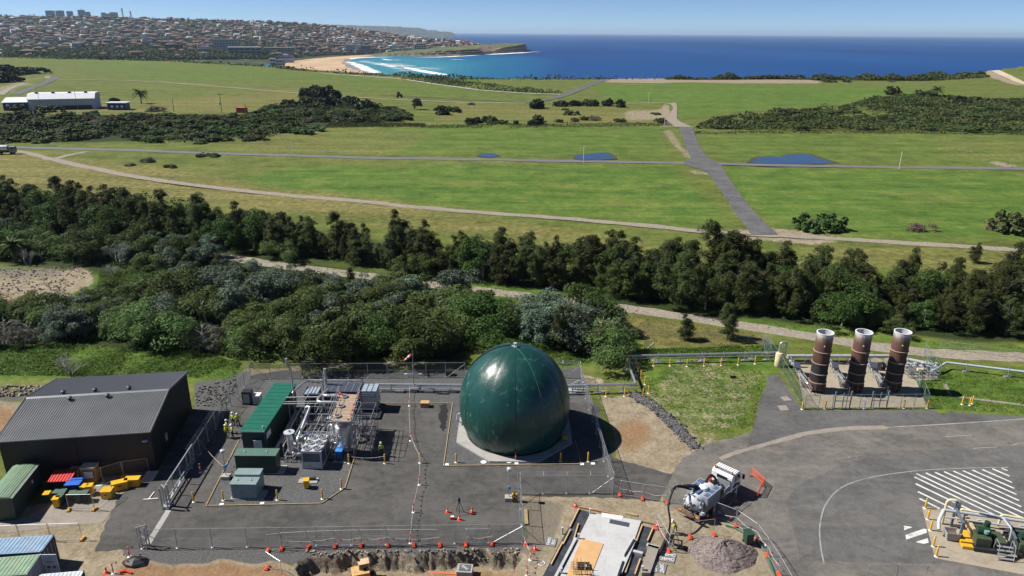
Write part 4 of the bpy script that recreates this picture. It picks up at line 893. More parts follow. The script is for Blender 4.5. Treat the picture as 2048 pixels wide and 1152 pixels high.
def granular(name, cols, s, bstr=.8, stain=None):
    t = NT(name); w = t.world(); vo = t.n('TexVoronoi'); vo.inputs['Scale'].default_value = s; t.l(w, vo.inputs['Vector'])
    sc = t.n('SeparateColor'); t.l(vo.outputs['Color'], sc.inputs[0]); n1 = t.noise(w, .4, 4)
    c = t.ramp(t.math('ADD', t.math('MULTIPLY', sc.outputs[0], .6), t.math('MULTIPLY', n1, .4)), [(.2, cols[0]), (.5, cols[1]), (.8, cols[2])])
    if stain: c = t.mix(t.ramp(t.noise(w, .5, 5, .7), [(.55, 0.0), (.75, .6)]), c, stain)
    t.bsdf(c, .92, spec=.15, bump=vo.outputs['Distance'], bstr=bstr, bdist=.06); return t.m
def concrete(name, a, b, stain, amt=.6, joint=None):
    t = NT(name); w = t.world(); n1, n2, n3 = t.noise(w, .5, 6, .65), t.noise(w, 3.5, 5, .7), t.noise(w, 20, 2)
    c = t.ramp(t.math('ADD', t.math('MULTIPLY', n1, .5), t.math('MULTIPLY', n2, .5)), [(.3, a), (.7, b)])
    c = t.mix(t.ramp(t.noise(w, .8, 6, .7), [(.5, 0.0), (.7, amt)]), c, stain)
    c = t.mix(.35, c, t.ramp(n3, [(.3, (.7, .7, .7)), (.7, (1.2, 1.2, 1.2))]), 'MULTIPLY')
    if joint:
        br = t.n('TexBrick'); br.inputs['Scale'].default_value = 1; br.inputs['Brick Width'].default_value = joint; br.inputs['Row Height'].default_value = joint; br.inputs['Mortar Size'].default_value = .02; br.offset = 0
        br.inputs['Color1'].default_value = br.inputs['Color2'].default_value = (1, 1, 1, 1); br.inputs['Mortar'].default_value = (.55, .52, .48, 1); t.l(w, br.inputs[0]); c = t.mix(1.0, c, br.outputs[0], 'MULTIPLY')
    t.bsdf(c, .85, spec=.25, bump=n2, bstr=.15, bdist=.02); return t.m
ASP_D = asphalt('asphalt_dark', (.055, .053, .051), (.080, .077, .073), (.11, .104, .095))
ASP_L = asphalt('asphalt_worn', (.10, .094, .086), (.138, .128, .116), (.2, .178, .15))
ASP_M2 = asphalt('asphalt_loop', (.085, .083, .082), (.11, .107, .104), (.15, .14, .13))
ASP_M = asphalt('asphalt_middle', (.074, .073, .074), (.098, .096, .095), (.14, .13, .12))
GRV = granular('crushed_gravel', ((.062, .064, .066), (.085, .086, .088), (.12, .12, .12)), 11, .5)
CONC = concrete('concrete_pale', (.27, .265, .25), (.37, .36, .34), (.2, .19, .175))
CONC_W = concrete('concrete_warm', (.25, .215, .165), (.34, .3, .235), (.21, .15, .09), .6)
CONC_D = concrete('concrete_dusty', (.19, .17, .145), (.29, .255, .215), (.13, .115, .1), .6)
WHITE_P = concrete('road_paint', (.5, .5, .49), (.64, .64, .63), (.12, .12, .12), .75)
FADE_P = concrete('faded_road_paint', (.2, .2, .195), (.33, .33, .32), (.1, .1, .1), .9)
GTRK = granular('gravel_track_stone', ((.19, .165, .13), (.235, .205, .165), (.29, .255, .21)), 3.5, .4, (.2, .19, .17))
TIM = M('weathered_timber', (.3, .23, .12), .85, var=.3, scale=2); TIMN = M('new_timber', (.47, .33, .18), .8, var=.22, scale=2)
sheet('gravel_yard', GG([(493, 752), (560, 741), (1162, 737), (1182, 803), (1150, 813), (905, 809), (760, 809), (470, 884), (436, 838)]), .010, GRV, .15, .6)
sheet('compound_asphalt', GG([(384, 826), (450, 817), (470, 808), (1196, 805), (1215, 880), (1225, 915), (1285, 932), (1345, 949), (1337, 968), (1318, 1003), (1230, 996), (1042, 992), (1046, 1090), (700, 1095), (270, 1098), (190, 1103), (212, 1045), (240, 990), (300, 942), (318, 945)]), .016, ASP_D, .12, .5)
A_PAD = [(545, 807), (478, 880), (412, 1012), (643, 1007), (690, 976), (712, 905), (760, 807)]
B_PAD = [(905, 807), (887, 932), (1162, 928), (1150, 880), (1130, 807)]
sheet('equipment_gravel_pad', GG(A_PAD), .022, GRV); sheet('dome_gravel_pad', GG(B_PAD), .022, GRV)
def edging(pts, label):
    m = MB(); P = GG(pts, .05)
    for a, b in zip(P, P[1:]): m.beam(a, b, .09, .13)
    tag(m.build('timber_edging', TIM), label, 'edging')
edging([(478, 880), (412, 1012), (643, 1007), (690, 976), (712, 905)], 'thin timber edging round the gravel pad of the gas plant')
edging([(745, 807), (905, 807), (887, 932), (1162, 928), (1150, 880)], 'pale timber edging round the gravel pad of the green dome')
t = NT('wet_stain'); t.bsdf((.016, .016, .017), .75, spec=.3)
sheet('damp_patch', GG(Z2((1775, 450), (1830, 440), (1845, 500), (1835, 560), (1820, 640), (1800, 640), (1780, 610), (1795, 590), (1768, 545), (1772, 515), (1790, 490))), .0195, t.m, .12, .3)
# -- the road lot on the east side
sheet('dusty_asphalt', GG([(1420, 886), (1500, 866), (1508, 853), (1518, 804), (1533, 771), (1533, 752), (1558, 750), (1606, 821), (1866, 820), (1889, 832), (1898, 824), (2050, 834), (2260, 850), (2400, 1300), (1560, 1300), (1550, 1160), (1528, 1105), (1495, 1068), (1440, 1035), (1330, 1012), (1322, 985), (1336, 955), (1366, 916)]), .012, ASP_L, .12, .6)
sheet('asphalt_apron', GG([(1500, 866), (1508, 853), (1518, 804), (1533, 771), (1534, 752), (1558, 751), (1606, 821), (1866, 820), (1889, 832), (1898, 824), (2050, 834), (2260, 845), (2260, 832), (2050, 838), (1950, 844), (1812, 852), (1703, 854), (1620, 864), (1550, 883), (1494, 897)]), .017, ASP_M, .1, .5)
sheet('asphalt_loop', GG([(2260, 885), (2050, 889), (1930, 895), (1790, 903), (1690, 926), (1610, 962), (1572, 1000), (1588, 1060), (1600, 1122), (1750, 1124), (2260, 1130)]), .018, ASP_M2, .15, 1.6)
ribbon('kerb_strip', [G(x, y) for x, y in ((1440, 918), (1480, 903), (1550, 884), (1620, 866), (1700, 857), (1772, 855))], (.55, .9), .024, CONC_D, .05)
ribbon('road_edge_line', [G(x, y) for x, y in ((1772, 855), (1900, 848), (2050, 838), (2200, 828))], .2, .025, FADE_P, .02)
ribbon('road_curve_line', [G(x, y) for x, y in ((1648, 1128), (1641, 1090), (1640, 1050), (1652, 1008), (1684, 975), (1742, 955), (1832, 942), (1920, 937), (2016, 935))], .13, .024, FADE_P, .012)
def mark(name, a, b, w_, z=.0265, mt=WHITE_P): return ribbon(name, [a, b], w_, z, mt, .008, n=1)
da, db_ = G(*Z9((720, 345))[0]), G(*Z9((1365, 648))[0]); dr = (db_ - da).normalized()
lim = [(G(*Z9((1430, 297))[0]), G(*Z9((1580, 690))[0])), (G(*Z9((760, 605))[0]), G(*Z9((1580, 700))[0]))]
def hit(p, d, a, b):
    e = b - a; den = d.x * e.y - d.y * e.x; q = a - p; tt = (q.x * e.y - q.y * e.x) / den; return tt if tt > .1 else 1e9
for x, y in Z9((720, 345), (795, 340), (868, 335), (940, 330), (1012, 325), (1088, 322), (1162, 317), (1240, 313), (1320, 307), (1395, 303), (705, 372), (715, 425), (732, 487), (745, 542)):
    p = G(x, y); tt = min(hit(p, dr, *lim[0]), hit(p, dr, *lim[1])); mark('road_marking', p, p + dr * tt, .25)
for k, q in enumerate((Z9((620, 755), (690, 768), (625, 792)), Z9((635, 830), (780, 780), (800, 785), (803, 812), (640, 866)), Z9((715, 885), (810, 855), (818, 890), (780, 900)))): sheet('road_marking', GG(q), .026, WHITE_P)
for a, b in (((950, 54), (1160, 42)), ((1165, 146), (1360, 135)), ((1480, 120), (1530, 105))): mark('road_marking', G(*Z9(a)[0]), G(*Z9(b)[0]), .12, .027, FADE_P)
PATCH = concrete('crack_fill', (.13, .125, .115), (.19, .18, .165), (.11, .105, .1), .8)
for q in ([(20, 105), (60, 115), (110, 150), (120, 172), (60, 190), (0, 205)], [(130, 150), (200, 170), (310, 192)], [(60, 235), (200, 215), (280, 200)]): ribbon('road_patch', [G(x, y) for x, y in Z9(*q)], .22, .0255, PATCH, .12)
for q in (((935, 555), (985, 548), (1020, 578), (965, 583)), ((915, 618), (980, 614), (1002, 650), (940, 653))): sheet('service_cover', GG(Z4(*q)), .024, CONC_D)
# -- concrete aprons and tracks
sheet('yard_concrete', GG([(-60, 1055), (88, 1030), (120, 950), (200, 955), (303, 945), (312, 958), (280, 985), (225, 1020), (205, 1045), (130, 1052), (-60, 1075)]), .014, CONC_D, .06, .5)
sheet('skid_concrete', GG([(1843, 1013), (1905, 1022), (2150, 1050), (2200, 1190), (2048, 1150), (1870, 1117)]), .032, CONC_W)
ribbon('gravel_track', [G(x, y) for x, y in ((-80, 440), (0, 449), (60, 460), (180, 482), (430, 512), (600, 536), (760, 555), (1000, 586), (1160, 605), (1300, 624), (1480, 650), (1660, 679), (1850, 705), (2048, 715), (2200, 728))], 3.5, .02, GTRK, .25)
zf = lambda x, y: max(0, hz(x, y))
ribbon('sealed_lane', [zed(G(x, y)) for x, y in ((-200, 288), (0, 294), (200, 300), (420, 307), (640, 314), (900, 319), (1150, 323), (1400, 327), (1550, 331), (1800, 335), (2048, 338), (2300, 341))], 4.6, .10, M('lane_asphalt', (.12, .12, .125), .9, var=.18, scale=.2), .15, zf=zf)
def road_px(name, rows, mat, z):
    """a road given by its two edges"""
    vs, fs = [], []
    L = smooth_line([zed(G(a, y)) for y, a, b in rows], 6); Rr = smooth_line([zed(G(b, y)) for y, a, b in rows], 6)
    for a, b in zip(L, Rr):
        for p in (a, a.lerp(b, .5), b): vs.append((p.x, p.y, zf(p.x, p.y) + z))
    for k in range(len(L) - 1):
        for j in range(2): q = k * 3 + j; fs.append((q, q + 1, q + 4, q + 3))
    m = MB(); m.add(vs, fs); return tag(m.build(name, mat), kind='structure')
LANE_R = asphalt('old_road_asphalt', (.078, .078, .080), (.105, .105, .107), (.15, .145, .14))
road_px('sealed_road', [(254, 1359, 1385), (280, 1366, 1394), (300, 1374, 1404), (316, 1382, 1416), (324, 1368, 1432), (333, 1380, 1444), (345, 1412, 1450), (380, 1440, 1474), (420, 1466, 1505), (450, 1488, 1535), (470, 1502, 1557)], LANE_R, .13)
road_px('dirt_track', [(206, 1338, 1352), (215, 1346, 1354), (228, 1340, 1354), (240, 1338, 1356), (254, 1350, 1384)], GTRK, .09)
trk = lambda pts, w_, z, mt, amp=.4: ribbon('dirt_track', [zed(G(x, y)) for x, y in pts], w_, z, mt, amp, zf=zf)
trk(((-60, 296), (40, 304), (100, 318), (230, 346), (400, 372), (640, 397), (900, 420), (1100, 435), (1300, 452), (1400, 463), (1560, 471), (1740, 482), (1930, 494), (2060, 502), (2200, 512)), (3.4, 3.4), .06, GTRK)
trk(((110, 318), (140, 310), (175, 304)), 3, .065, GTRK); trk(((95, 152), (112, 158), (300, 163), (520, 180), (700, 194), (900, 204), (1050, 207)), 5, .12, M('faint_track', (.2, .175, .11), .95, var=.3, scale=.1))
trk(((640, 146), (720, 152), (800, 158), (870, 168), (960, 180), (1060, 187), (1120, 189)), 4, .14, M('pale_path', (.36, .34, .3), .95, var=.2, scale=.1))
trk(((1030, 206), (1062, 204), (1110, 196), (1150, 182), (1190, 166), (1212, 159)), (5.5, 9), .14, LANE_R); trk(((30, 190), (60, 178), (95, 164), (113, 154)), (6, 8), .16, LANE_R); trk(((0, 190), (25, 175), (50, 168)), 5, .15, CONC_D); trk(((760, 190), (900, 198), (1040, 205)), 4, .10, M('dark_strip', (.05, .045, .03), .95, var=.3, scale=.1))
trk(((1240, 207), (1320, 206), (1345, 208)), 4, .1, GTRK); trk(((1962, 153), (2010, 162), (2060, 172)), 8, .3, M('sandy_track', (.42, .34, .24), .95, scale=.1))
WATER = NT('pond_water'); WATER.bsdf(WATER.ramp(WATER.noise(WATER.world((.15, .3, 1)), 1, 4), [(.4, (.012, .03, .075)), (.7, (.03, .05, .07))]), .1, spec=.6, bump=WATER.noise(WATER.world(), 1.5, 3), bstr=.05); WATER = WATER.m
MUD = M('pond_mud', (.045, .045, .02), .8, var=.4, scale=.3)
for k, q in enumerate((((1150, 318), (1156, 312), (1175, 310), (1192, 308), (1214, 308), (1228, 318), (1210, 320), (1170, 321)), ((1503, 326), (1516, 316), (1545, 313), (1560, 314), (1580, 310), (1612, 309), (1640, 318), (1664, 326), (1600, 328), (1540, 328)), ((955, 313), (970, 309), (990, 309), (996, 314), (975, 316)))):
    P = smooth_line([zed(G(x, y)) for x, y in q + q[:1]], 5)[:-1]; sheet('pond_water', P, max(p.z for p in P) + .10, WATER, 1.6, 3.2, seed=k + 3); pc = sum(P, Vector()) / len(P); sheet('pond_mud', [pc + (p - pc) * 1.16 for p in P], max(p.z for p in P) + .07, MUD, 1.8, 3.0, seed=k + 9)
# -- spread rock: drain and rubble
def rocks(name, poly_or_line, n, s, mat, label, seed, w_=None):
    r = random.Random(seed); m = MB(); pts = []
    if w_:
        L = smooth_line(GG(poly_or_line), 8)
        for _ in range(n): k = r.randrange(len(L) - 1); p = L[k].lerp(L[k + 1], r.random()); pts.append(p + Vector((r.gauss(0, w_ / 3.2), r.gauss(0, w_ / 3.2), 0)))
    else: pts = scatter(poly_or_line, s * .6, n, seed)
    for p in pts:
        q = s * r.uniform(.5, 1.4); vs = [Vector((x * r.uniform(.5, 1), y * r.uniform(.5, 1), z * r.uniform(.5, 1))) * q * .6 for x in (-1, 1) for y in (-1, 1) for z in (-1, 1)]
        rt = Matrix.Rotation(r.uniform(0, 6), 3, 'Z') @ Matrix.Rotation(r.uniform(-.6, .6), 3, 'X'); o_ = Vector((p.x, p.y, hz(p.x, p.y) + q * .22)); m.add([rt @ v + o_ for v in vs], [(0, 1, 3, 2), (4, 6, 7, 5), (0, 4, 5, 1), (2, 3, 7, 6), (0, 2, 6, 4), (1, 5, 7, 3)])
    return tag(m.build(name, mat), label, kind='stuff')
def rockmat(nm, a, b):
    t = NT(nm); g = t.n('NewGeometry'); c = t.ramp(t.math('ADD', t.math('MULTIPLY', g.outputs['Random Per Island'], .7), t.math('MULTIPLY', t.noise(t.world(), 4, 3), .3)), [(.15, a), (.85, b)]); t.bsdf(c, .9, spec=.2); return t.m
RK = rockmat('drain_rock', (.04, .04, .042), (.17, .168, .165)); RKT = rockmat('rubble_rock', (.13, .11, .09), (.30, .265, .22))
rocks('rock_drain', [(1268, 788), (1285, 800), (1310, 815), (1340, 842), (1365, 868), (1392, 895)], 2200, .2, RK, 'loose grey rock lining the drain beside the dome', 1, 1.15)
rocks('rubble', [(390, 775), (480, 755), (455, 815), (392, 812)], 170, .2, RK, 'grey rubble between the shed and the back fence', 2)
rocks('rubble', [(0, 540), (150, 532), (190, 545), (120, 585), (40, 615), (0, 600)], 420, .22, RKT, 'broken stone spread over the bare clearing', 3)
rocks('rubble', [(-40, 772), (100, 772), (70, 790), (-30, 796)], 160, .3, RKT, 'scattered rubble behind the big shed', 4)
rocks('spoil_rubble', [(600, 1104), (1040, 1098), (1042, 1108), (900, 1104), (760, 1108), (640, 1112)], 130, .17, RKT, 'broken fill along the lip of the dig', 5)
# ---------------------------------------------------------------- buildings and plant
GALV = M('galvanised_steel', (.42, .43, .44), .42, .55, var=.2, scale=3); STEEL = M('stainless_pipe', (.58, .59, .61), .3, .75, var=.15, scale=2); DKM = M('dark_metal', (.03, .031, .034), .5, .3); BLK = M('black_rubber', (.014, .014, .015), .8)
SHEDW = M('shed_cladding', (.026, .027, .029), .5, .1, var=.12); SHEDR = M('shed_roofing', (.15, .153, .162), .42, .35, var=.12, scale=.6); YEL = M('safety_yellow', (.62, .33, .02), .5, var=.15, dirt=(.3, .2, .08)); ORG = M('safety_orange', (.75, .10, .02), .5, var=.15); WHT = M('white_paint', (.72, .73, .74), .35, var=.08, dirt=(.5, .49, .46)); RED = M('red_paint', (.55, .03, .025), .45, var=.15)
DKGREEN = M('dark_green_paint', (.016, .045, .032), .45, var=.2); KGREEN = M('kiosk_green', (.085, .15, .12), .4, var=.12); KGREY = M('kiosk_grey_green', (.19, .255, .25), .4, var=.12, dirt=(.14, .17, .165)); RGREEN = M('bright_green_roof', (.014, .115, .075), .4, var=.12, dirt=(.02, .08, .06)); LGREY = M('light_grey_paint', (.42, .44, .46), .4, var=.1, dirt=(.3, .3, .3)); BLUEP = M('blue_paint', (.04, .20, .55), .4, var=.15); NAVY = M('navy_paint', (.015, .03, .10), .4); CREAM = M('cream_paint', (.62, .55, .34), .45, var=.12, dirt=(.4, .3, .15)); OLIVEG = M('olive_green_paint', (.05, .068, .04), .5, var=.2, dirt=(.09, .09, .06)); RUST = M('rusty_steel', (.085, .045, .03), .85, var=.35, scale=2); GLASS = M('dark_glass', (.012, .014, .018), .08, var=.1, spec=.7); ROOFBLUE = M('pale_blue_roofing', (.36, .43, .49), .38, .3, var=.12, dirt=(.25, .28, .3)); PANELD = M('dark_roof_panel', (.075, .085, .115), .35, .3, var=.15)
class T:
    def __init__(s, name, label, cat, loc=(0, 0, 0), rz=0.0, group=None): s.o = thing(name, label, cat, loc, rz, group)
    def p(s, name, mb, mat, par=None, smooth=False, bevel=0.0): return mb.build(name, mat, par or s.o, smooth, None, bevel)
def lettering(text, size, mat, parent, loc, rot, name='lettering', depth=.004, align='CENTER'):
    cu = bpy.data.curves.new(name, 'FONT'); cu.body = text; cu.size = size; cu.align_x = align; cu.align_y = 'CENTER'; cu.extrude = depth
    o = bpy.data.objects.new(name, cu); COL.objects.link(o); dg = bpy.context.evaluated_depsgraph_get(); me = bpy.data.meshes.new_from_object(o.evaluated_get(dg)); bpy.data.objects.remove(o)
    me.materials.clear(); me.materials.append(mat); q = bpy.data.objects.new(name, me); COL.objects.link(q); q.parent = parent; q.location = loc; q.rotation_euler = rot; return q
# -- the big dark shed
t = T('storage_shed', 'big dark grey ribbed metal shed with a low gable roof and small ridge vents', 'shed', G(314, 945), R(8.5)); W_, D_, E_, RH = 14.7, 14.0, 5.13, 6.32
m = MB(); m.extr([(0, 0), (0, E_), (D_ / 2, RH - .04), (D_, E_), (D_, 0)], 'x', -W_, 0)
for k in range(74): m.box((-W_ + .1 + k * .2, -.012, E_ / 2), (.05, .024, E_ - .3)); 
for k in range(70):
    y = .1 + k * .2; h = E_ + (RH - E_) * (1 - abs(y - D_ / 2) / (D_ / 2)) - .15; m.box((.012, y, h / 2), (.024, .05, h)); m.box((-W_ - .012, y, h / 2), (.024, .05, h))
t.p('wall', m, SHEDW)
m = MB(); o_ = .22
for sy in (0, 1):
    y0, y1 = (-o_, D_ / 2) if sy == 0 else (D_ + o_, D_ / 2); z0 = E_ - o_ * (RH - E_) / (D_ / 2) + .05; z1 = RH + .05
    m.add([(-W_ - o_, y0, z0), (o_, y0, z0), (o_, y1, z1), (-W_ - o_, y1, z1), (-W_ - o_, y0, z0 - .06), (o_, y0, z0 - .06), (o_, y1, z1 - .06), (-W_ - o_, y1, z1 - .06)], [(0, 1, 2, 3), (7, 6, 5, 4), (0, 4, 5, 1), (1, 5, 6, 2), (2, 6, 7, 3), (3, 7, 4, 0)])
    for k in range(61): x = -W_ - o_ + .12 + k * .248; m.beam((x, y0, z0 + .025), (x, y1, z1 + .025), .075, .06)
roof = t.p('roof', m, SHEDR)
m = MB(); m.extr([(D_ / 2 - .3, RH + .03), (D_ / 2, RH + .14), (D_ / 2 + .3, RH + .03)], 'x', -W_ - .25, .25); t.p('ridge_cap', m, SHEDR, roof)
for sx in (-W_ - o_, o_ - .02):
    m = MB(); m.beam((sx, -o_, E_ - .02), (sx, D_ / 2, RH + .06), .06, .26); m.beam((sx, D_ / 2, RH + .06), (sx, D_ + o_, E_ - .02), .06, .26); t.p('barge_board', m, SHEDR, roof)
m = MB(); m.beam((-W_ - .2, -o_ - .06, E_), (.2, -o_ - .06, E_), .12, .12); t.p('gutter', m, SHEDR)
for x, y in ((-11.3, 7.7), (-10.0, 6.1), (-8.0, 7.8), (-6.1, 6.2), (-4.4, 7.9)):
    z = E_ + (RH - E_) * (1 - abs(y - D_ / 2) / (D_ / 2)); m = MB(); m.lathe([(.16, 0), (.16, .25), (.26, .3), (.28, .42), (.1, .52)], (x, y, z), 10); t.p('roof_vent', m, DKM)
m = MB(); m.tube([(-7.5, -.08, .1), (-7.5, -.08, E_)], .05); t.p('downpipe', m, SHEDW)
m = MB(); m.box((-.55, -.2, 4.1), (.5, .3, .14)); t.p('flood_light', m, LGREY)
m = MB(); m.box((.035, 4.2, 1.9), (.02, .7, .9)); t.p('wall_sign', m, LGREY)
# -- shipping containers and stores at the left edge
def container(label, c1, rz, L, W, H, body, roofm, across=True, nm='shipping_container'):
    """origin at a top corner's foot; length along -x"""
    t = T(nm, label, 'container', c1, rz); m = MB(); m.box((-L / 2, -W / 2, H / 2), (L - .1, W - .1, H - .1))
    for k in range(int(L / .28)):
        x = -L + .18 + k * .28; m.box((x, -W + .03, H / 2), (.13, .07, H - .3)); m.box((x, -.03, H / 2), (.13, .07, H - .3))
    t.p('body', m, body); m = MB(); m.box((-L / 2, -W / 2, H - .02), (L, W, .05))
    if across:
        for k in range(int(L / .32)): m.box((-L + .2 + k * .32, -W / 2, H + .015), (.16, W - .16, .04))
    else:
        for k in range(int(W / .2)): m.box((-L / 2, -W + .12 + k * .2, H + .015), (L - .1, .09, .04))
    t.p('roof', m, roofm); m = MB()
    for x in (-L + .05, -.05):
        for y in (-W + .05, -.05): m.box((x, y, H / 2), (.12, .12, H + .03))
    for y in (-W + .05, -.05): m.box((-L / 2, y, .08), (L, .1, .16)); m.box((-L / 2, y, H - .06), (L, .11, .12))
    t.p('corner_frame', m, body); m = MB()
    for k in range(2):
        for j in range(2): m.tube([(.03, -W * (.14 + .5 * k + .22 * j), .2), (.03, -W * (.14 + .5 * k + .22 * j), H - .2)], .025)
    t.p('lock_rod', m, GALV); return t
CG = M('faded_green_roofing', (.20, .30, .20), .5, .2, var=.15, dirt=(.3, .33, .22)); CB = M('faded_blue_roofing', (.22, .32, .44), .5, .2, var=.15, dirt=(.3, .34, .38)); CW = M('white_roofing', (.5, .54, .58), .5, var=.15, dirt=(.3, .27, .22)); BLD = M('dark_blue_container', (.02, .035, .10), .5, var=.2); GRD = M('dark_green_container', (.03, .06, .045), .5, var=.2)
container('long faded blue container with ribbed roof at the lower left corner', G(108, 1070, 2.6).to_2d().to_3d(), R(6), 9, 2.2, 2.6, BLD, CB)
ct = container('faded green container with its white end door standing open', G(82, 1108, 2.6).to_2d().to_3d(), R(8), 9, 2.45, 2.6, LGREY, CG)
dr_ = MB(); dr_.box((.62, .02, 1.3), (1.2, .05, 2.45)); d_o = ct.p('door', dr_, WHT); d_o.rotation_euler = (0, 0, R(-6))
m = MB()
for x in (.38, .86): m.add([(x, -.012, 1.05), (x + .17, -.012, 1.22), (x, -.012, 1.39), (x - .17, -.012, 1.22)], [(0, 1, 2, 3)])
ct.p('hazard_diamond', m, RED, d_o); lettering('Generator', .17, DKM, d_o, (.62, -.012, 1.78), (R(90), 0, 0)); lettering('8', .16, DKM, d_o, (.72, -.012, .82), (R(90), 0, 0))
container('pale white-topped container cut off by the bottom edge', G(168, 1141, 2.6).to_2d().to_3d(), R(8), 3.4, 2.4, 2.6, BLD, CW)
a, b = G(75, 928, 2.6), G(22, 994, 2.6); gz = math.atan2(a.y - b.y, a.x - b.x)
t = T('store_container', 'dark green steel store with a striped pale green curved roof beside the bins', 'container', (b.x, b.y, 0), gz); Lg, Wg = (a - b).length, 2.3
m = MB(); m.box((Lg / 2, Wg / 2, 1.25), (Lg, Wg, 2.5)); t.p('body', m, GRD)
m = MB(); pf = [(-.1, 2.5), (.35, 2.66), (Wg / 2, 2.74), (Wg - .35, 2.66), (Wg + .1, 2.5)]; m.extr(pf, 'x', -.1, Lg + .1)
for k in range(11):
    y = .0 + Wg * k / 10; z = np.interp(y, [q[0] for q in pf], [q[1] for q in pf]); m.box((Lg / 2, y, z + .015), (Lg + .18, .08, .045))
t.p('roof', m, CG); m = MB(); m.beam((-.12, -.1, 2.5), (Lg + .12, -.1, 2.5), .07, .07); t.p('roof_edge', m, LGREY); m = MB(); m.box((Lg * .7, -.02, 1.6), (.22, .04, .3)); t.p('wall_box', m, WHT)
# -- the gas plant: switch room, kiosks, chiller
t = T('switch_room', 'long narrow switch room with a flat bright green roof and an open white door', 'switch room', (-29.95, 69.3, 0), R(-1.2)); W_, L_, H_ = 2.55, 11.2, 3.15
m = MB(); m.box((W_ / 2, L_ / 2, H_ / 2 + .15), (W_, L_, H_ - .35)); t.p('wall', m, DKGREEN); m = MB(); m.box((W_ / 2, L_ / 2, H_ + .05), (W_ + .22, L_ + .3, .14))
for k in range(12): m.box((W_ / 2, .5 + k * .93, H_ + .13), (W_ + .1, .05, .03))
t.p('roof', m, RGREEN); m = MB(); m.box((W_ / 2, -.16, H_ + .03), (W_ + .26, .04, .16)); t.p('fascia', m, LGREY)
m = MB(); m.box((1.75, -.45, 1.15), (.9, .06, 2.05)); d_ = t.p('door', m, WHT); d_.rotation_euler = (0, 0, R(6)); m = MB(); m.box((1.75, -.49, 1.15), (.9, .02, .12)); t.p('door_stripe', m, RED, d_)
m = MB(); m.box((1.6, .02, 1.2), (1.1, .05, 2.2)); t.p('doorway', m, BLK); m = MB(); m.box((W_ + .02, 1.2, 2.2), (.04, 1.3, .7)); t.p('wall_sign', m, WHT); m = MB(); m.lathe([(.12, 0), (.12, .15), (.05, .3)], (2.3, .5, H_ + .13), 10); t.p('beacon', m, LGREY)
m = MB()
for k in range(4): m.box((W_ / 2, 1 + k * 3, .08), (W_ + .3, .3, .16))
t.p('base_frame', m, DKM)
def kiosk(label, x0, x1, y0, D, H, step=None, mats=(DKGREEN, KGREEN)):
    t = T('electrical_kiosk', label, 'kiosk', ((x0 + x1) / 2, y0, 0)); W = x1 - x0; m = MB(); m.box((0, D / 2, H / 2), (W, D, H)); t.p('body', m, mats[0], bevel=.02)
    if step: m = MB(); m.box((0, D + step[0] / 2, step[1] / 2), (W, step[0], step[1])); t.p('rear_body', m, mats[0]); m = MB(); m.box((0, D + step[0] / 2, step[1] + .04), (W + .16, step[0] + .06, .08)); t.p('rear_roof', m, mats[1], bevel=.02)
    m = MB(); m.box((0, D / 2, H + .04), (W + .2, D + .14, .08)); t.p('roof', m, mats[1], bevel=.02)
    n = int(W / 1.1)
    for k in range(n):
        m = MB(); m.box((-W / 2 + W * (k + .5) / n, -.012, H / 2), (W / n - .08, .024, H - .3)); d = t.p('door', m, mats[0], bevel=.006); m = MB(); m.box((-W / 2 + W * (k + .85) / n, -.035, H * .52), (.05, .03, .2)); t.p('handle', m, DKM, d)
    m = MB()
    for k in range(2): m.lathe([(.04, 0), (.09, .1), (.02, .16)], (-W * .3 + k * W * .55, D * .5, H + .08), 8)
    t.p('lifting_lug', m, GALV); m = MB(); m.box((.25, D / 2, .05), (W + .9, D + .3, .1)); t.p('plinth', m, CONC); return t
kiosk('large dark green electrical kiosk with a pale green lid in front of the switch room', -29.55, -25.2, 65.85, 1.35, 2.2)
kiosk('stepped grey-green transformer kiosk nearest the compound gate', -28.35, -25.85, 61.35, 1.3, 1.75, (1.1, 2.0), (KGREY, KGREY))
t = T('chiller_unit', 'light grey chiller with six round fans on top', 'chiller', (-21.62, 66.75, 0), R(-1.5)); W_, L_, H_ = 2.2, 3.35, 2.2
m = MB(); m.box((0, L_ / 2, H_ / 2 + .12), (W_ - .1, L_ - .1, H_ - .3)); t.p('coil_body', m, PANELD); m = MB()
for x in (-W_ / 2 + .08, W_ / 2 - .08):
    for y in (.08, L_ / 2, L_ - .08): m.box((x, y, H_ / 2), (.16, .16, H_))
for z in (.2, H_ - .1): m.box((0, .06, z), (W_, .14, .25)); m.box((0, L_ - .06, z), (W_, .14, .25)); m.box((-W_ / 2 + .06, L_ / 2, z), (.14, L_, .25)); m.box((W_ / 2 - .06, L_ / 2, z), (.14, L_, .25))
m.box((0, .03, .55), (W_ - .1, .1, .75)); t.p('frame', m, LGREY); m = MB(); m.box((0, L_ / 2, H_ + .02), (W_, L_, .06)); t.p('top_deck', m, LGREY)
for i in range(2):
    for j in range(3):
        c = (-W_ / 4 + i * W_ / 2, L_ / 6 + j * L_ / 3, H_ + .05); m = MB(); m.lathe([(.38, 0), (.45, .14), (.5, .14), (.48, 0)], c, 20, caps=False); f = t.p('fan_shroud', m, LGREY); m = MB(); m.cyl(c, .38, .015, 20); m.cyl((c[0], c[1], c[2] + .02), .1, .08, 10)
        t.p('fan_well', m, BLK, f); m = MB()
        for k in range(5): a = k * 1.257; m.beam((c[0], c[1], c[2] + .07), (c[0] + .37 * math.cos(a), c[1] + .37 * math.sin(a), c[2] + .05), .14, .012)
        t.p('fan_blade', m, GALV, f)
m = MB(); m.box((-.25, -.03, .45), (.3, .02, .2)); t.p('green_label', m, M('label_green', (.25, .4, .1), .6))
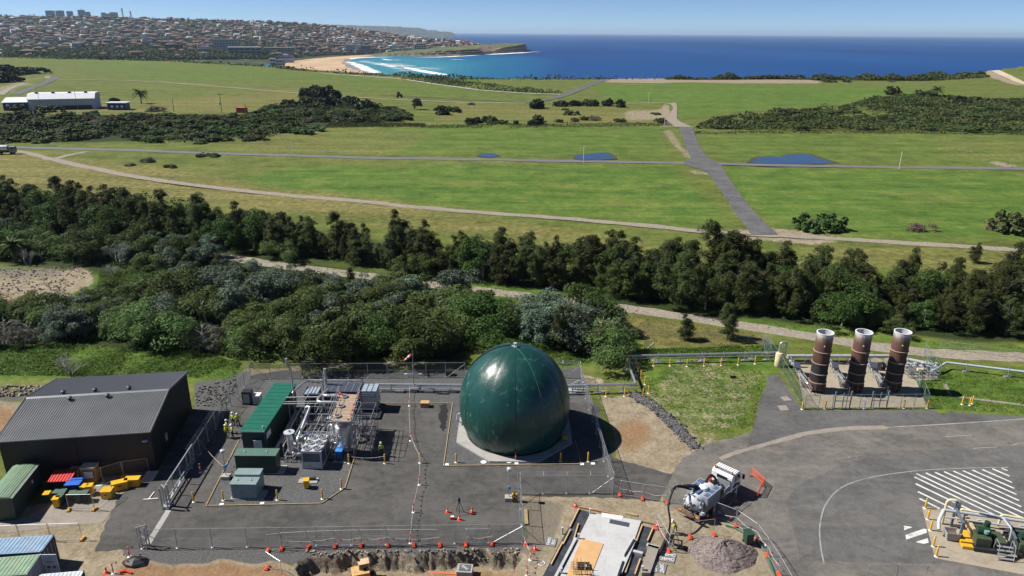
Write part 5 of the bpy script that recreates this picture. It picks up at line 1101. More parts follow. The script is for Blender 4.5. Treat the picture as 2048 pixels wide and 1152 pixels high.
t = T('blue_generator', 'small bright blue generator set on a slab beside the chiller', 'generator', (-19.05, 68.15, 0), R(-2)); m = MB(); m.box((0, .75, .72), (.72, 1.4, 1.1)); t.p('body', m, NAVY, bevel=.03); m = MB(); m.box((0, .75, 1.3), (.8, 1.5, .1)); t.p('canopy', m, BLUEP, bevel=.03); m = MB()
for k in range(5): m.box((-.3 + k * .15, -.02, .75), (.05, .04, .7))
t.p('grille', m, BLUEP); m = MB(); m.box((.1, .7, .05), (1.5, 1.9, .1)); t.p('slab', m, CONC)
for lab, x0, x1, y0, y1, H, n, body, rf in (('black open-sided plant container roofed with five dark panels', -23.25, -18.95, 79.0, 81.3, 3.0, 5, DKM, PANELD), ('steel container with pale blue roof and a white name board', -18.7, -16.75, 79.35, 81.25, 2.9, 3, LGREY, ROOFBLUE), ('low plant container with pale blue ribbed roof beside the vent pole', -25.75, -24.05, 79.05, 80.9, 2.6, 4, DKGREEN, ROOFBLUE)):
    t = T('plant_container', lab, 'container', ((x0 + x1) / 2, y0, 0)); W, D = x1 - x0, y1 - y0; m = MB(); m.box((0, D / 2, H / 2 + .1), (W - .06, D - .06, H - .3)); t.p('body', m, body); m = MB(); m.box((0, D / 2, H - .04), (W + .1, D + .1, .1)); t.p('roof', m, rf)
    for k in range(n + 1): m = MB(); m.box((-W / 2 + W * k / n, D / 2, H + .03), (.05, D + .12, .05)); t.p('roof_rib', m, GALV if rf is PANELD else NAVY)
    if 'name board' in lab:
        m = MB(); m.box((-.1, -.05, H - .42), (1.55, .05, .48)); s_ = t.p('name_board', m, WHT); lettering('energique', .32, DKM, s_, (-.1, -.08, H - .42), (R(90), 0, 0)); m = MB(); m.box((0, -.03, 1.25), (W - .25, .04, 1.7)); t.p('steel_panel', m, STEEL); m = MB(); m.box((.3, -1.0, .22), (W + .6, 2.0, .14)); t.p('skid_deck', m, DKM)
# -- pipework of the plant
def pipes(name, label, cat, runs, base, mat=STEEL, stands=(), smat=GALV):
    t = T(name, label, cat, base); b = Vector(base); m = MB()
    for pts, r in runs: m.bend([Vector(p) - b for p in pts], r, 10)
    t.p('pipe', m, mat, smooth=True); m = MB()
    for pts, r in runs:
        for p, q in zip(pts, pts[1:]):
            d = Vector(q) - Vector(p); n = int(d.length / 1.8)
            for k in range(1, n + 1): c = Vector(p).lerp(Vector(q), k / (n + 1)) - b; e = d.normalized() * .05; m.tube([c - e, c + e], r * 1.32, 10)
    if m.v: t.p('flange', m, GALV, smooth=True)
    for s in stands: m = MB(); s = Vector(s) - b; m.beam((s.x, s.y, 0), s, .09); m.box((s.x, s.y, .03), (.3, .3, .06)); t.p('pipe_stand', m, smat)
    return t
pipes('insulated_pipe', 'silver pipe looping behind the plant containers', 'pipe', [([(-26.9, 78.3, .3), (-26.9, 78.3, 3.2), (-26.0, 81.6, 3.2), (-18.9, 81.6, 3.2), (-18.9, 81.6, 2.0)], .13)], (-26.9, 78.3, 0), stands=[(-24, 81.6, 3.1), (-21, 81.6, 3.1)])
pipes('insulated_pipe', 'thick silver double-bend pipe leading onto the planked scaffold', 'pipe', [([(-22.6, 79, 3.3), (-23.2, 76.4, 3.5), (-23.0, 75.4, 3.5), (-19.9, 75.3, 3.5)], .17), ([(-23.0, 78, 3.3), (-22.5, 76.3, 3.9), (-19.9, 76.2, 3.9)], .17)], (-22.6, 78, 0), stands=[(-22.9, 75.6, 3.4), (-21.4, 75.3, 3.4)])
pipes('insulated_pipe', 'silver hooked pipe sloping down past the round-topped vessel', 'pipe', [([(-24.4, 75.0, 1.9), (-24.4, 75.0, 3.0), (-23.8, 75.0, 3.1), (-24.2, 70.3, 1.4), (-24.2, 70.3, .2)], .15)], (-24.2, 72, 0), stands=[(-23.9, 73.5, 2.5)])
pipes('insulated_pipe', 'straight silver pipe along the middle of the pipe skid', 'pipe', [([(-21.9, 75.5, .9), (-22.4, 70.0, .9), (-22.4, 69.6, .2)], .14), ([(-21.3, 75.2, .6), (-21.7, 70.2, .6)], .1)], (-22, 72, 0))
pipes('insulated_pipe', 'curled silver pipe loops hugging the side of the scaffold', 'pipe', [([(-20.4, 74.0, .3), (-20.4, 74.0, 3.2), (-19.9, 73.3, 3.9), (-20.3, 72.4, 3.2), (-20.5, 71.8, 1.2)], .17), ([(-20.8, 71.4, .3), (-20.8, 71.2, 2.7), (-20.2, 71.0, 3.1), (-20.3, 70.4, 1.8), (-19.4, 70.2, 1.8)], .17), ([(-20.6, 70.4, 1.2), (-19.6, 70.0, 1.2)], .14)], (-20.4, 72, 0))
pipes('cable_ladder', 'long cable ladder bridging from the switch room to the scaffold', 'cable ladder', [([(-27.3, 75.4, 3.2), (-19.9, 75.7, 3.2)], .06), ([(-27.3, 75.9, 3.2), (-19.9, 76.2, 3.2)], .06), ([(-27.2, 76.8, 3.3), (-23.2, 77, 3.3)], .09)], (-24, 75.6, 0), GALV, [(-26.5, 75.5, 3.15), (-24.3, 75.6, 3.15), (-22.2, 75.6, 3.15), (-20.5, 75.7, 3.15)])
pipes('vent_stack', 'tall kinked vent pole behind the green-roofed switch room', 'vent', [([(-26.9, 78.7, 0), (-26.9, 78.7, 6.2), (-27.35, 78.7, 6.7)], .10), ([(-27.35, 78.7, 6.6), (-27.35, 78.7, 7.6)], .15)], (-26.9, 78.7, 0), GALV); pipes('vent_stack', 'shorter vent pipe with an elbow beside the dark-panelled container', 'vent', [([(-23.4, 80.9, 2.6), (-23.4, 80.9, 5.2)], .17), ([(-23.4, 80.9, 4.9), (-23.65, 80.9, 4.5), (-23.65, 80.9, 3.4)], .08)], (-23.4, 80.9, 0), GALV)
pipes('header_pipes', 'pair of dark headers in the shade beside the switch room', 'pipe', [([(-26.6, 78, .8), (-26.4, 69.5, .8)], .16), ([(-25.9, 78, 1.3), (-25.8, 70, 1.3)], .12), ([(-25.3, 77.5, .6), (-25.2, 69.4, .6)], .1)], (-26.2, 73, 0), GALV, [(-26.6, 71, .7), (-26.6, 74, .7), (-25.9, 76, 1.2), (-25.9, 72, 1.2)])
t = T('pressure_vessel', 'slim upright steel vessel with a round platform on top, beside the chiller', 'vessel', (-24.6, 69.2, 0)); m = MB(); m.lathe([(.2, 0), (.2, .5), (.34, .55), (.34, 2.6), (.22, 2.9)], n=16); t.p('shell', m, STEEL, smooth=True); m = MB(); m.cyl((0, 0, 3.1), .6, .06, 20); t.p('platform', m, LGREY); m = MB()
for k in range(8): a = k * .785; m.tube([(.55 * math.cos(a), .55 * math.sin(a), 2.45), (.55 * math.cos(a), .55 * math.sin(a), 3.1)], .025)
t.p('cage_bar', m, YEL); m = MB(); m.lathe([(.05, 3.15), (.14, 3.3), (.03, 3.45)], n=8); t.p('top_valve', m, LGREY)
def frame(name, label, base, size, levels, mat=GALV, nx=3, ny=2, r=.05):
    t = T(name, label, 'frame', base); X, Y, Z = size; m = MB()
    for i in range(nx):
        for j in range(ny): m.beam((X * i / (nx - 1), Y * j / (ny - 1), 0), (X * i / (nx - 1), Y * j / (ny - 1), Z), r * 2)
    t.p('upright', m, mat); m = MB()
    for z in levels:
        for j in range(ny): m.beam((0, Y * j / (ny - 1), z), (X, Y * j / (ny - 1), z), r * 1.6)
        for i in range(nx): m.beam((X * i / (nx - 1), 0, z), (X * i / (nx - 1), Y, z), r * 1.6)
    t.p('crossbar', m, mat); return t
frame('pipe_trestle', 'open galvanised frame carrying valves behind the chiller', (-24.3, 70.2, 0), (5.6, 4.6, 2.2), (.25, 1.2, 2.2), nx=4, ny=3, r=.04); frame('pipe_trestle', 'galvanised pipe trestle between the switch room and the chiller', (-25.0, 68.0, 0), (1.0, 2.4, .9), (.3, .8), nx=2, ny=3, r=.04)
frame('pipe_trestle', 'galvanised rail frame in front of the cylindrical tank', (-22.9, 69.9, 0), (5.4, .4, 2.5), (1.3, 2.5), nx=6, ny=2, r=.03); frame('pipe_trestle', 'tall galvanised frame behind the hooked silver pipe', (-24.9, 75.2, 0), (4.6, 3.2, 3.0), (1.0, 2.0, 3.0), nx=4, ny=2, r=.04)
m = MB(); m.lathe([(.62, 0), (.62, .1), (.85, .5), (.9, 2.6), (.9, 3.1), (.5, 3.4)], n=22); t = T('process_tank', 'round grey steel tank under the front of the scaffold', 'tank', (-18.75, 69.9, .6)); t.p('shell', m, STEEL, smooth=True)
m = MB()
for k in range(4): a = k * 1.57 + .7; m.beam((.7 * math.cos(a), .7 * math.sin(a), -.6), (.7 * math.cos(a), .7 * math.sin(a), .5), .12)
t.p('leg', m, GALV)
rp = random.Random(4)
t = T('valve_skid', 'crowded floor skid of valves, pumps and small pipes between switch room and scaffold', 'pipe skid', (-22.5, 72.5, 0)); m = MB(); m.box((0, 0, .1), (6.4, 8.2, .14)); t.p('skid_base', m, DKM)
for k in range(34):
    x, y = rp.uniform(-3, 3), rp.uniform(-3.9, 3.9); m = MB(); u = rp.random()
    if u < .35: m.tube([(x, y, .2), (x, y, rp.uniform(.6, 1.5))], .07, 8); m.tube([(x - .2, y, .7), (x + .2, y, .7)], .13, 8); t.p('valve', m, rp.choice((STEEL, LGREY, GALV, NAVY)))
    elif u < .6: m.box((x, y, .5), (rp.uniform(.3, .7), rp.uniform(.3, .9), rp.uniform(.4, .9))); t.p('instrument_box', m, rp.choice((LGREY, WHT, GALV, KGREY)), bevel=.02)
    elif u < .8: l = rp.uniform(1, 3); z = rp.uniform(.35, 1.6); m.bend([(x, y, .2), (x, y, z), (x, max(-3.9, y - l), z), (x, max(-3.9, y - l), .2)], rp.uniform(.05, .1), 8); t.p('small_pipe', m, rp.choice((STEEL, GALV)), smooth=True)
    else: m.tube([(x - .4, y, .5), (x + .4, y, .5)], .24, 12); m.tube([(x + .4, y, .5), (x + .7, y, .5)], .12, 8); t.p('pump', m, rp.choice((NAVY, LGREY, KGREEN)), smooth=True)
# scaffold with plank deck
t = T('scaffold', 'tube scaffold with a timber plank deck and orange clips over the pipe skid', 'scaffold', (-20.0, 68.95, 0), R(0)); X, Y, Z = 2.45, 6.6, 4.55; m = MB()
sk = lambda y: .0 + (y - 0) * -.055
for j in range(5):
    y = Y * j / 4
    for i in range(3): x = X * i / 2 + sk(y); m.tube([(x, y, 0), (x, y, Z + (1.1 if i != 1 else 0))], .03, 6)
m2 = MB()
for z in (.4, 1.4, 2.5, 3.5, Z - .1, Z + .5, Z + 1.05):
    for i in (0, 2): m2.tube([(X * i / 2, 0, z), (X * i / 2 + sk(Y), Y, z)], .026, 5)
    if z < Z:
        for j in range(5): m2.tube([(sk(Y * j / 4), Y * j / 4, z), (X + sk(Y * j / 4), Y * j / 4, z)], .026, 5)
for j in range(4):
    for i in (0, 2): m2.tube([(X * i / 2 + sk(Y * j / 4), Y * j / 4, .4), (X * i / 2 + sk(Y * (j + 1) / 4), Y * (j + 1) / 4, 2.5)], .024, 5)
m2.tube([(0, 0, Z + .2), (X, 0, Z + .2)], .07, 8)
t.p('standard', m, GALV); t.p('ledger', m2, GALV); m = MB(); PLK = [M('plank_a', (.33, .25, .18), .9, var=.3, scale=2), M('plank_b', (.26, .2, .155), .9, var=.3, scale=2)]
for k in range(28): y = .15 + k * .228; m.mat(k % 2 if k % 5 else 0).box((X / 2 + sk(y) + rp.uniform(-.06, .06), y, Z + rp.uniform(0, .02)), (X - .3 + rp.uniform(-.1, .1), .21, .05))
t.p('plank_deck', m, PLK); m = MB()
for x, y in ((.1, 6.4), (.1, 5.6), (2.2, 5.4), (2.1, 3.9), (2.15, 2.6), (2.2, 1.6), (2.0, .5), (2.3, 6.5)): m.box((x + sk(y), y, Z + .12), (.16, .3, .18))
t.p('orange_clip', m, ORG)
for y in (1.2, 3.4, 5.7): m = MB(); m.lathe([(.0, .0), (.34, .02), (.42, .16), (.3, .22), (.28, .08), (0, .06)], (.75 + sk(y), y, Z + .03), 14, caps=False); m.cyl((.75 + sk(y), y, Z + .05), .12, .3, 8); t.p('coiled_hose', m, M('grey_hose', (.25, .23, .24), .7))
m = MB(); m.tube([(X + 1.4, 1.6, 0), (X + .2, 3.3, 3.6)], .04); m.tube([(X + 1.9, 1.8, 0), (X + .7, 3.5, 3.6)], .04)
for k in range(11): a = Vector((X + 1.4, 1.6, 0)).lerp(Vector((X + .2, 3.3, 3.6)), k / 11 + .05); m.tube([a, a + Vector((.5, .2, 0))], .022, 5)
t.p('ladder', m, GALV); fr = frame('scaffold_bay', 'open side bay of bare scaffold tube east of the plank deck', (-17.45, 69.6, 0), (1.7, 4.4, 4.2), (1.4, 2.8, 4.2), nx=2, ny=4, r=.022)
# -- yellow bin, pad
def wheelie(label, p, rz, body, lid, s=1.0, group=None):
    t = T('wheelie_bin', label, 'bin', p, rz, group); m = MB(); m.box((0, 0, .55 * s), (.5 * s, .56 * s, .94 * s), taper=1.18); t.p('body', m, body, bevel=.03); m = MB(); m.box((0, -.02, 1.05 * s), (.64 * s, .72 * s, .07 * s)); t.p('lid', m, lid, bevel=.025)
    for sx in (-1, 1): m = MB(); m.tube([(sx * .24 * s - .03, .27 * s, .1 * s), (sx * .24 * s + .03, .27 * s, .1 * s)], .1 * s, 12); t.p('wheel', m, BLK)
    m = MB(); m.tube([(-.2 * s, .4 * s, 1.0 * s), (.2 * s, .4 * s, 1.0 * s)], .02 * s); t.p('handle', m, lid); return t
BINY = M('bin_yellow', (.68, .36, .02), .4, var=.12); BING = M('bin_green', (.02, .055, .035), .5, var=.15); BINGL = M('bin_lid_green', (.075, .13, .1), .45, var=.15); BINB = M('bin_blue', (.03, .12, .5), .4, var=.1)
wheelie('all-yellow wheelie bin standing on the gravel before the chiller', G(614, 975), R(8), BINY, BINY, .95)
t = T('monitor_pad', 'small concrete slab carrying a dark sampling pump behind the yellow bin', 'slab', G(617, 962)); m = MB(); m.box((0, 0, .05), (2.0, .95, .1)); t.p('slab', m, CONC); m = MB(); m.tube([(.3, .1, .3), (.8, .1, .3)], .14, 10); m.box((.2, .1, .2), (.3, .3, .25)); t.p('pump', m, DKM); m = MB(); m.tube([(-.95, .3, 0), (-.95, .3, 1.7)], .03); t.p('post', m, GALV)
# -- the dome
t = NT('dome_membrane'); v = t.mapped(); tcx = t.n('TexCoord'); n1, n2 = t.noise(v, .35, 5, .6), t.noise(v, 1.6, 6, .7)
sep = t.n('SeparateXYZ'); t.l(tcx.outputs['Object'], sep.inputs[0])
c = t.ramp(n1, [(.3, (.004, .036, .030)), (.7, (.009, .060, .050))])
scr = t.noise(t.mapped((1.2, 1.2, .25), rot=.4), 2.4, 7, .75); c = t.mix(t.ramp(scr, [(.6, 0.0), (.68, .5)]), c, (.09, .2, .165))
low = t.math('MULTIPLY', t.ramp(t.noise(v, .8, 4), [(.5, 0.0), (.7, 1.0)]), t.ramp(n2, [(.56, 0.0), (.64, .5)])); c = t.mix(low, c, (.16, .26, .22))
t.bsdf(c, t.math('ADD', .27, t.math('MULTIPLY', n2, .14)), spec=.5, bump=t.math('ADD', t.math('MULTIPLY', n1, .7), t.math('MULTIPLY', n2, .3)), bstr=.22, bdist=.3); DOMEM = t.m
dm = T('gas_dome', 'huge glossy dark green inflated gas dome on its octagonal slab', 'gas dome', (.4, 75.0, 0)); RD, ZC, VZ = 6.5, 3.85, 7.2 / 6.5
nU, nV = 192, 84; vs = []; rd_ = np.random.default_rng(3); G_ = 12
for j in range(nV + 1):
    ph = math.pi / 2 - j / nV * (math.pi / 2 + math.asin((ZC - .18) / RD / VZ))
    for i in range(nU):
        th = 2 * math.pi * i / nU; g = (i % (nU // G_)) / (nU // G_); q = 4 * g * (1 - g); r_ = RD * (1 + .006 * q * math.cos(ph) - .004)
        zz = math.sin(ph); wr = max(0, -zz - .15) * 1.2; r_ += wr * (.10 * math.sin(th * 23 + j * .5) + .07 * math.sin(th * 41 - j * .8)) * .6 + .012 * float(vnoise(np.array([th * 9.]), np.array([ph * 7.]), 1, 2)[0])
        vs.append((r_ * math.cos(ph) * math.cos(th), r_ * math.cos(ph) * math.sin(th), ZC + r_ * VZ * math.sin(ph)))
m = MB(); m.add(vs, [(j * nU + i, (j + 1) * nU + i, (j + 1) * nU + (i + 1) % nU, j * nU + (i + 1) % nU) for j in range(nV) for i in range(nU)]); dm.p('membrane', m, DOMEM, smooth=True)
SEAM = M('dome_seam', (.10, .20, .15), .6, var=.3, scale=2, dirt=(.3, .3, .2)); SEAMD = M('dome_seam_dark', (.012, .035, .028), .6)
for k in range(G_):
    th = 2 * math.pi * k / G_ ; pts = []
    for j in range(0, 41): ph = math.pi / 2 * .96 - j / 40 * (math.pi / 2 + .55); r_ = RD * .9985 + .004; pts.append((r_ * math.cos(ph) * math.cos(th), r_ * math.cos(ph) * math.sin(th), ZC + r_ * VZ * math.sin(ph)))
    m = MB(); m.tube(pts, .014 if k % 3 else .02, 5); dm.p('seam', m, SEAM if k % 2 == 0 else SEAMD)
m = MB(); m.lathe([(.28, 0), (.28, .1), (.12, .14), (.12, .42), (.2, .5)], (0, 0, ZC + RD * VZ - .03), 14); m.box((-.25, -.1, ZC + RD * VZ + .05), (.3, .2, .18)); dm.p('crown_valve', m, LGREY)
ov = [(-.9 * math.cos(a) * 0 - (RD + .1) * math.sin(a), .35, ZC + (RD + .1) * VZ * math.cos(a)) for a in [x * .1 for x in range(1, 10)]]; m = MB(); m.tube([(-.35, .3, ZC + RD * VZ + .3)] + ov, .07, 8); dm.p('overflow_hose', m, BLK)
rb = math.sqrt(RD ** 2 - ((ZC - .18) / VZ) ** 2); m = MB(); m.lathe([(rb - .05, .15), (rb + .16, .15), (rb + .16, .26), (rb, .3)], n=64, caps=False); dm.p('clamp_ring', m, DKM)
m = MB(); m.tube([(0, -5.75, 1.15), (0, -5.98, 1.1)], .24, 16); m.tube([(0, -5.9, 1.1), (0, -6.02, 1.08)], .15, 12); dm.p('port', m, DKM)
oct_ = [(7.3 * math.cos(R(22.5 + 45 * k)), 7.3 * math.sin(R(22.5 + 45 * k))) for k in range(8)]; m = MB(); m.prism(oct_, -.02, .17); dm.p('octagon_slab', m, CONC)
m = MB(); m.box((5.9, -2.2, .55), (.55, .35, .5)); m.box((5.75, -2.0, .4), (.3, .3, .8)); m.tube([(5.6, -1.8, .3), (5.2, -1.6, 1.6)], .07); dm.p('inlet_fitting', m, YEL)
m = MB(); m.bend([(-6.2, 1.2, .2), (-7.0, 1.0, .9), (-7.0, 2.2, .9), (-6.3, 2.4, 1.2)], .06, 6); dm.p('hand_rail', m, GALV)
# -- pipe racks
def sleeper(p, label, s=(1.2, .7, .35)):
    m = MB(); m.box((0, 0, s[2] / 2), s); o = m.build('concrete_block', CONC, None, loc=p, bevel=.03); return tag(o, label, 'block', 'concrete blocks under the gas pipes')
p0, p1 = G(752, 781), G(930, 783); yr = (p0.y + p1.y) / 2
rk = T('pipe_rack', 'pair of silver gas pipes running level from the plant to the green dome', 'pipe', (-12, yr, 0)); m = MB(); m.tube([(-6, 0, .95), (6.5, 0, .95)], .16, 12); m.tube([(-6, -.45, .5), (6.5, -.45, .5)], .09, 8); m.tube([(-6, .4, .55), (6.5, .4, .55)], .06, 8); rk.p('pipe', m, STEEL, smooth=True)
for x in (-4.0, -.1, 3.8):
    m = MB(); m.beam((x, .35, .1), (x, .35, 1.0), .09); m.beam((x, -.4, .1), (x, -.4, .75), .09); m.beam((x, -.5, .72), (x, .45, .72), .09); rk.p('pipe_stand', m, GALV)
for x in (800, 858, 905): sleeper(G(x, 784), '%s concrete block under the pipes from plant to dome' % {800: 'western', 858: 'middle', 905: 'eastern'}[x])
def prun(name, label, pts, r, stands, mat=STEEL, zs=1.0):
    P = [Vector(p) for p in pts]; b = Vector((P[0].x, P[0].y, 0)); t = T(name, label, 'pipe', b); m = MB(); m.bend([p - b for p in P], r, 12, rad=r * 2.2); t.p('pipe', m, mat, smooth=True)
    for a, c in zip(P, P[1:]):
        n = int((c - a).length / stands)
        for k in range(1, n + 1):
            s = a.lerp(c, (k - .5) / n) - b; d = (c - a).normalized(); q = Vector((-d.y, d.x, 0)); m = MB()
            for sg in (-1, 1): m.beam((s.x + q.x * sg * r * 1.4, s.y + q.y * sg * r * 1.4, 0), (s.x + q.x * sg * r * 1.4, s.y + q.y * sg * r * 1.4, s.z + r * 1.6), .07)
            m.beam(s + q * r * 1.8 - Vector((0, 0, r + .03)), s - q * r * 1.8 - Vector((0, 0, r + .03)), .07); m.box((s.x, s.y, .06), (.9, .6, .14)); t.p('pipe_stand', m, GALV)
    return t
zz = 1.25
prun('gas_pipe', 'silver gas pipe from the dome that jogs up the lawn to the flares', [G(1135, 772, zz) - Vector((1, 0, 0)), G(1272, 768, zz), G(1251, 712, zz), G(1556, 705, zz)], .17, 3.2, STEEL)
prun('conduit_pipe', 'thin lower conduit following the jogging gas pipe', [G(1140, 778, .55), G(1281, 776, .55), G(1262, 717, .55), G(1552, 711, .55)], .05, 6, GALV)
t = T('valve_cluster', 'cluster of valves and flanges where the pipe leaves the dome compound', 'valves', G(1160, 782)); m = MB()
for k in range(6): m.tube([(-1 + k * .35, 0, .2), (-1 + k * .35, 0, .9 + .25 * (k % 3))], .09, 8); m.lathe([(.0, 0), (.2, .02), (.2, .06), (0, .08)], (-1 + k * .35, 0, 1.0 + .25 * (k % 3)), 10)
t.p('valve', m, GALV); m = MB(); m.box((-.2, 0, .1), (2.6, .9, .2)); t.p('plinth', m, CONC)
# -- flares
FL = T
t = NT('flare_steel'); v = t.mapped(); sp_ = t.n('SeparateXYZ'); tcx = t.n('TexCoord'); t.l(tcx.outputs['Object'], sp_.inputs[0]); zn = t.math('ADD', t.math('DIVIDE', sp_.outputs[2], 8.4), t.math('MULTIPLY', t.math('SUBTRACT', t.noise(t.mapped((1, 1, .3)), 1.2, 5, .65), .5), .14))
c = t.ramp(zn, [(.0, (.03, .026, .024)), (.22, (.03, .028, .030)), (.47, (.034, .032, .034)), (.54, (.075, .045, .036)), (.68, (.115, .062, .046)), (.86, (.15, .085, .06)), (.935, (.26, .21, .19)), (.98, (.5, .48, .48))])
c = t.mix(.5, c, t.ramp(t.noise(t.mapped((3, 3, .25)), 2, 5, .7), [(.3, (.6, .55, .5)), (.7, (1.4, 1.35, 1.3))]), 'MULTIPLY'); t.bsdf(c, .75, .2, spec=.3); FLM = t.m
FLIN = M('flare_lining', (.46, .47, .5), .6, var=.1, dirt=(.4, .37, .36)); FLR = M('flare_ring', (.36, .26, .21), .7, var=.3, scale=2, dirt=(.2, .1, .06))
for k, (x, y, wh) in enumerate(((1637, 787, 'west'), (1713, 786, 'middle'), (1789, 785, 'east'))):
    b = G(x, y) + Vector((0, .9, 0)); t = T('flare_stack', '%s of the three rust-brown flare stacks with white rims' % {'west': 'westernmost', 'middle': 'middle one', 'east': 'easternmost'}[wh], 'flare stack', b, 0, 'flare stacks in a row'); H = 8.45; r = 1.05
    m = MB(); m.lathe([(r, 1.45), (r, H)], n=40, caps=False); t.p('shaft', m, FLM, smooth=True); m = MB(); m.lathe([(r - .07, 1.5), (r - .07, H - .002)], n=40, caps=False); m.lathe([(0.01, 1.6), (r - .08, 1.6)], n=40, caps=False); t.p('lining', m, FLIN, smooth=True)
    m = MB(); m.lathe([(r - .09, H), (r + .03, H), (r + .03, H + .06), (r - .09, H + .06)], n=40, caps=False); m.lathe([(r - .09, H + .06), (r - .09, H)], n=40, caps=False); t.p('rim', m, WHT, smooth=True)
    for z in (5.9, 4.25, 2.75, 1.5): m = MB(); m.lathe([(r, z - .04), (r + .09, z - .04), (r + .09, z + .05), (r, z + .05)], n=40, caps=False); t.p('stiffener_ring', m, FLR)
    m = MB(); m.lathe([(r * .8, .35), (r * 1.04, .45), (r * 1.04, 1.42), (r * .97, 1.46)], n=28); t.p('burner_base', m, RUST)
    for q in range(10): a = q * .628; m = MB(); m.box((r * 1.04 * math.cos(a), r * 1.04 * math.sin(a), .9), (.08, .34, .55), a); t.p('air_louvre', m, BLK)
    for q in range(4): a = q * 1.57 + .6; m = MB(); m.box((r * .85 * math.cos(a), r * .85 * math.sin(a), .2), (.22, .22, .42), a); t.p('foot', m, DKM)
    for a, z in ((-1.85, 6.9), (-.95, 7.95)): m = MB(); m.tube([(r * math.cos(a), r * math.sin(a), z), ((r + .16) * math.cos(a), (r + .16) * math.sin(a), z)], .09, 8); t.p('sight_port', m, LGREY)
    # burner train feeding the stack from the header behind
    a0 = G(1573 + 76 * k, 716 + 1 * k, .9); tr = T('burner_train', 'sloping burner feed line with grey control box serving the %s flare' % wh, 'pipe train', Vector((b.x, b.y, 0)) + Vector((-.9, 0, 0)), 0, 'burner trains beside the flares'); e = Vector((a0.x - b.x + .9, a0.y - b.y, 1.1)); m = MB(); m.bend([e, e.lerp(Vector((0, 0, 1.0)), .5), Vector((-.3, .2, .9)), Vector((.3, 0, .8))], .17, 10); m.bend([e + Vector((.5, 0, .1)), Vector((.2, 1.2, 1.0)), Vector((.4, .1, .5))], .07, 8); tr.p('pipe', m, STEEL, smooth=True)
    for f in (.2, .3, .62): c = e.lerp(Vector((0, 0, 1.0)), f); d = e.normalized() * .06; m = MB(); m.tube([c - d, c + d], .27, 12); tr.p('flange', m, RUST if f > .5 else LGREY)
    c = e.lerp(Vector((0, 0, 1)), .45); m = MB(); m.box((c.x, c.y, c.z + .5), (.85, 2.0, .12), -.35); tr.p('canopy', m, PANELD); m = MB(); m.box((c.x, c.y - .2, c.z + .1), (.5, 1.0, .6), -.35); tr.p('control_box', m, LGREY); m = MB(); m.box((.05, .75, .65), (.55, .7, 1.1)); tr.p('black_cabinet', m, BLK); m = MB()
    for s in (-.15, .15): m.tube([(c.x - .2 + s, c.y - .8, 1.15), (-.5 + s, -1.6, 1.15)], .035); m.tube([(c.x - .2 + s, c.y - .8, .75), (-.5 + s, -1.6, .75)], .03)
    for f in (0, .5, 1): q = Vector((c.x - .2, c.y - .8, 0)).lerp(Vector((-.5, -1.6, 0)), f); m.beam((q.x, q.y, 0), (q.x, q.y, 1.2), .06)
    tr.p('hand_rail', m, GALV); m = MB(); m.box((c.x * .5 + .3, c.y * .5, .08), (.9, 3.4, .1), -.3); tr.p('plinth', m, M('dark_plinth', (.085, .075, .07), .9)); m = MB()
    for f in (.1, .35, .75): q = e.lerp(Vector((0, 0, 1)), f); m.beam((q.x - .25, q.y, 0), (q.x, q.y, q.z), .06); m.beam((q.x + .25, q.y, 0), (q.x, q.y, q.z), .06)
    tr.p('trestle', m, GALV)
prun('header_pipe', 'thick light grey header pipe running behind the flare stacks', [G(1575, 712, 1.2), G(1780, 712, 1.2), G(1852, 726, 1.2)], .24, 4, M('header_grey', (.36, .375, .4), .45, var=.1))
prun('header_pipe', 'low dark rusty header below the grey one behind the flares', [G(1580, 722, .4), G(1810, 724, .4)], .15, 5, RUST)
b = G(1556, 732); t = T('knockout_pot', 'cream knock-out vessel with a silver gooseneck vent at the flare corner', 'vessel', b); m = MB(); m.lathe([(.5, 0), (.55, .1), (.55, 1.9), (.45, 2.1), (.15, 2.2)], n=18); t.p('shell', m, CREAM, smooth=True); m = MB(); m.bend([(-.1, 0, 2.1), (-.1, 0, 3.7), (.85, 0, 3.7), (.85, 0, 2.0)], .17, 10, rad=.6, seg=6); t.p('gooseneck', m, STEEL, smooth=True); m = MB(); m.box((.1, -.56, .9), (.18, .05, .4)); t.p('gauge', m, BLK)
for x, y in ((1751, 737), (1776, 737)): t = T('concrete_sump', '%s round concrete sump between the middle and east flares' % ('western' if x < 1760 else 'eastern'), 'sump', G(x, y)); m = MB(); m.lathe([(.75, 0), (.75, 1.35), (.62, 1.35), (.62, 1.1)], n=22, caps=False); t.p('ring', m, CONC_D, smooth=True); m = MB(); m.cyl((0, 0, 1.28), .6, .06, 20); t.p('cover', m, CONC_D)
frame('valve_platform', 'galvanised valve platform with stiles east of the flares', G(1815, 756), (4.2, 2.4, 1.0), (.5, 1.0), nx=4, ny=3, r=.035)
for q, (x, y) in enumerate(((1818, 752), (1852, 746), (1858, 757))):
    t = T('access_stile', 'galvanised stile ladder, %s, on the platform east of the flares' % ('nearest the flares', 'at the rear', 'at the outer end')[q], 'ladder', G(x, y)); m = MB()
    for sx in (-.3, .3): m.bend([(sx, -.8, 0), (sx, -.3, 1.9), (sx, .3, 1.9), (sx, .7, 1.0)], .035, 6)
    t.p('hand_rail', m, GALV); m = MB()
    for k in range(5): m.box((0, -.75 + k * .09, .22 + k * .24), (.6, .2, .04))
    t.p('tread', m, GALV)
t = T('valve_manifold', 'grey pipe manifold with hand wheels on the eastern platform', 'manifold', G(1835, 744)); m = MB(); m.tube([(-2, 0, .9), (3, 0, .9)], .2, 10); m.tube([(-1.5, .9, .8), (2.6, .9, .8)], .14, 10)
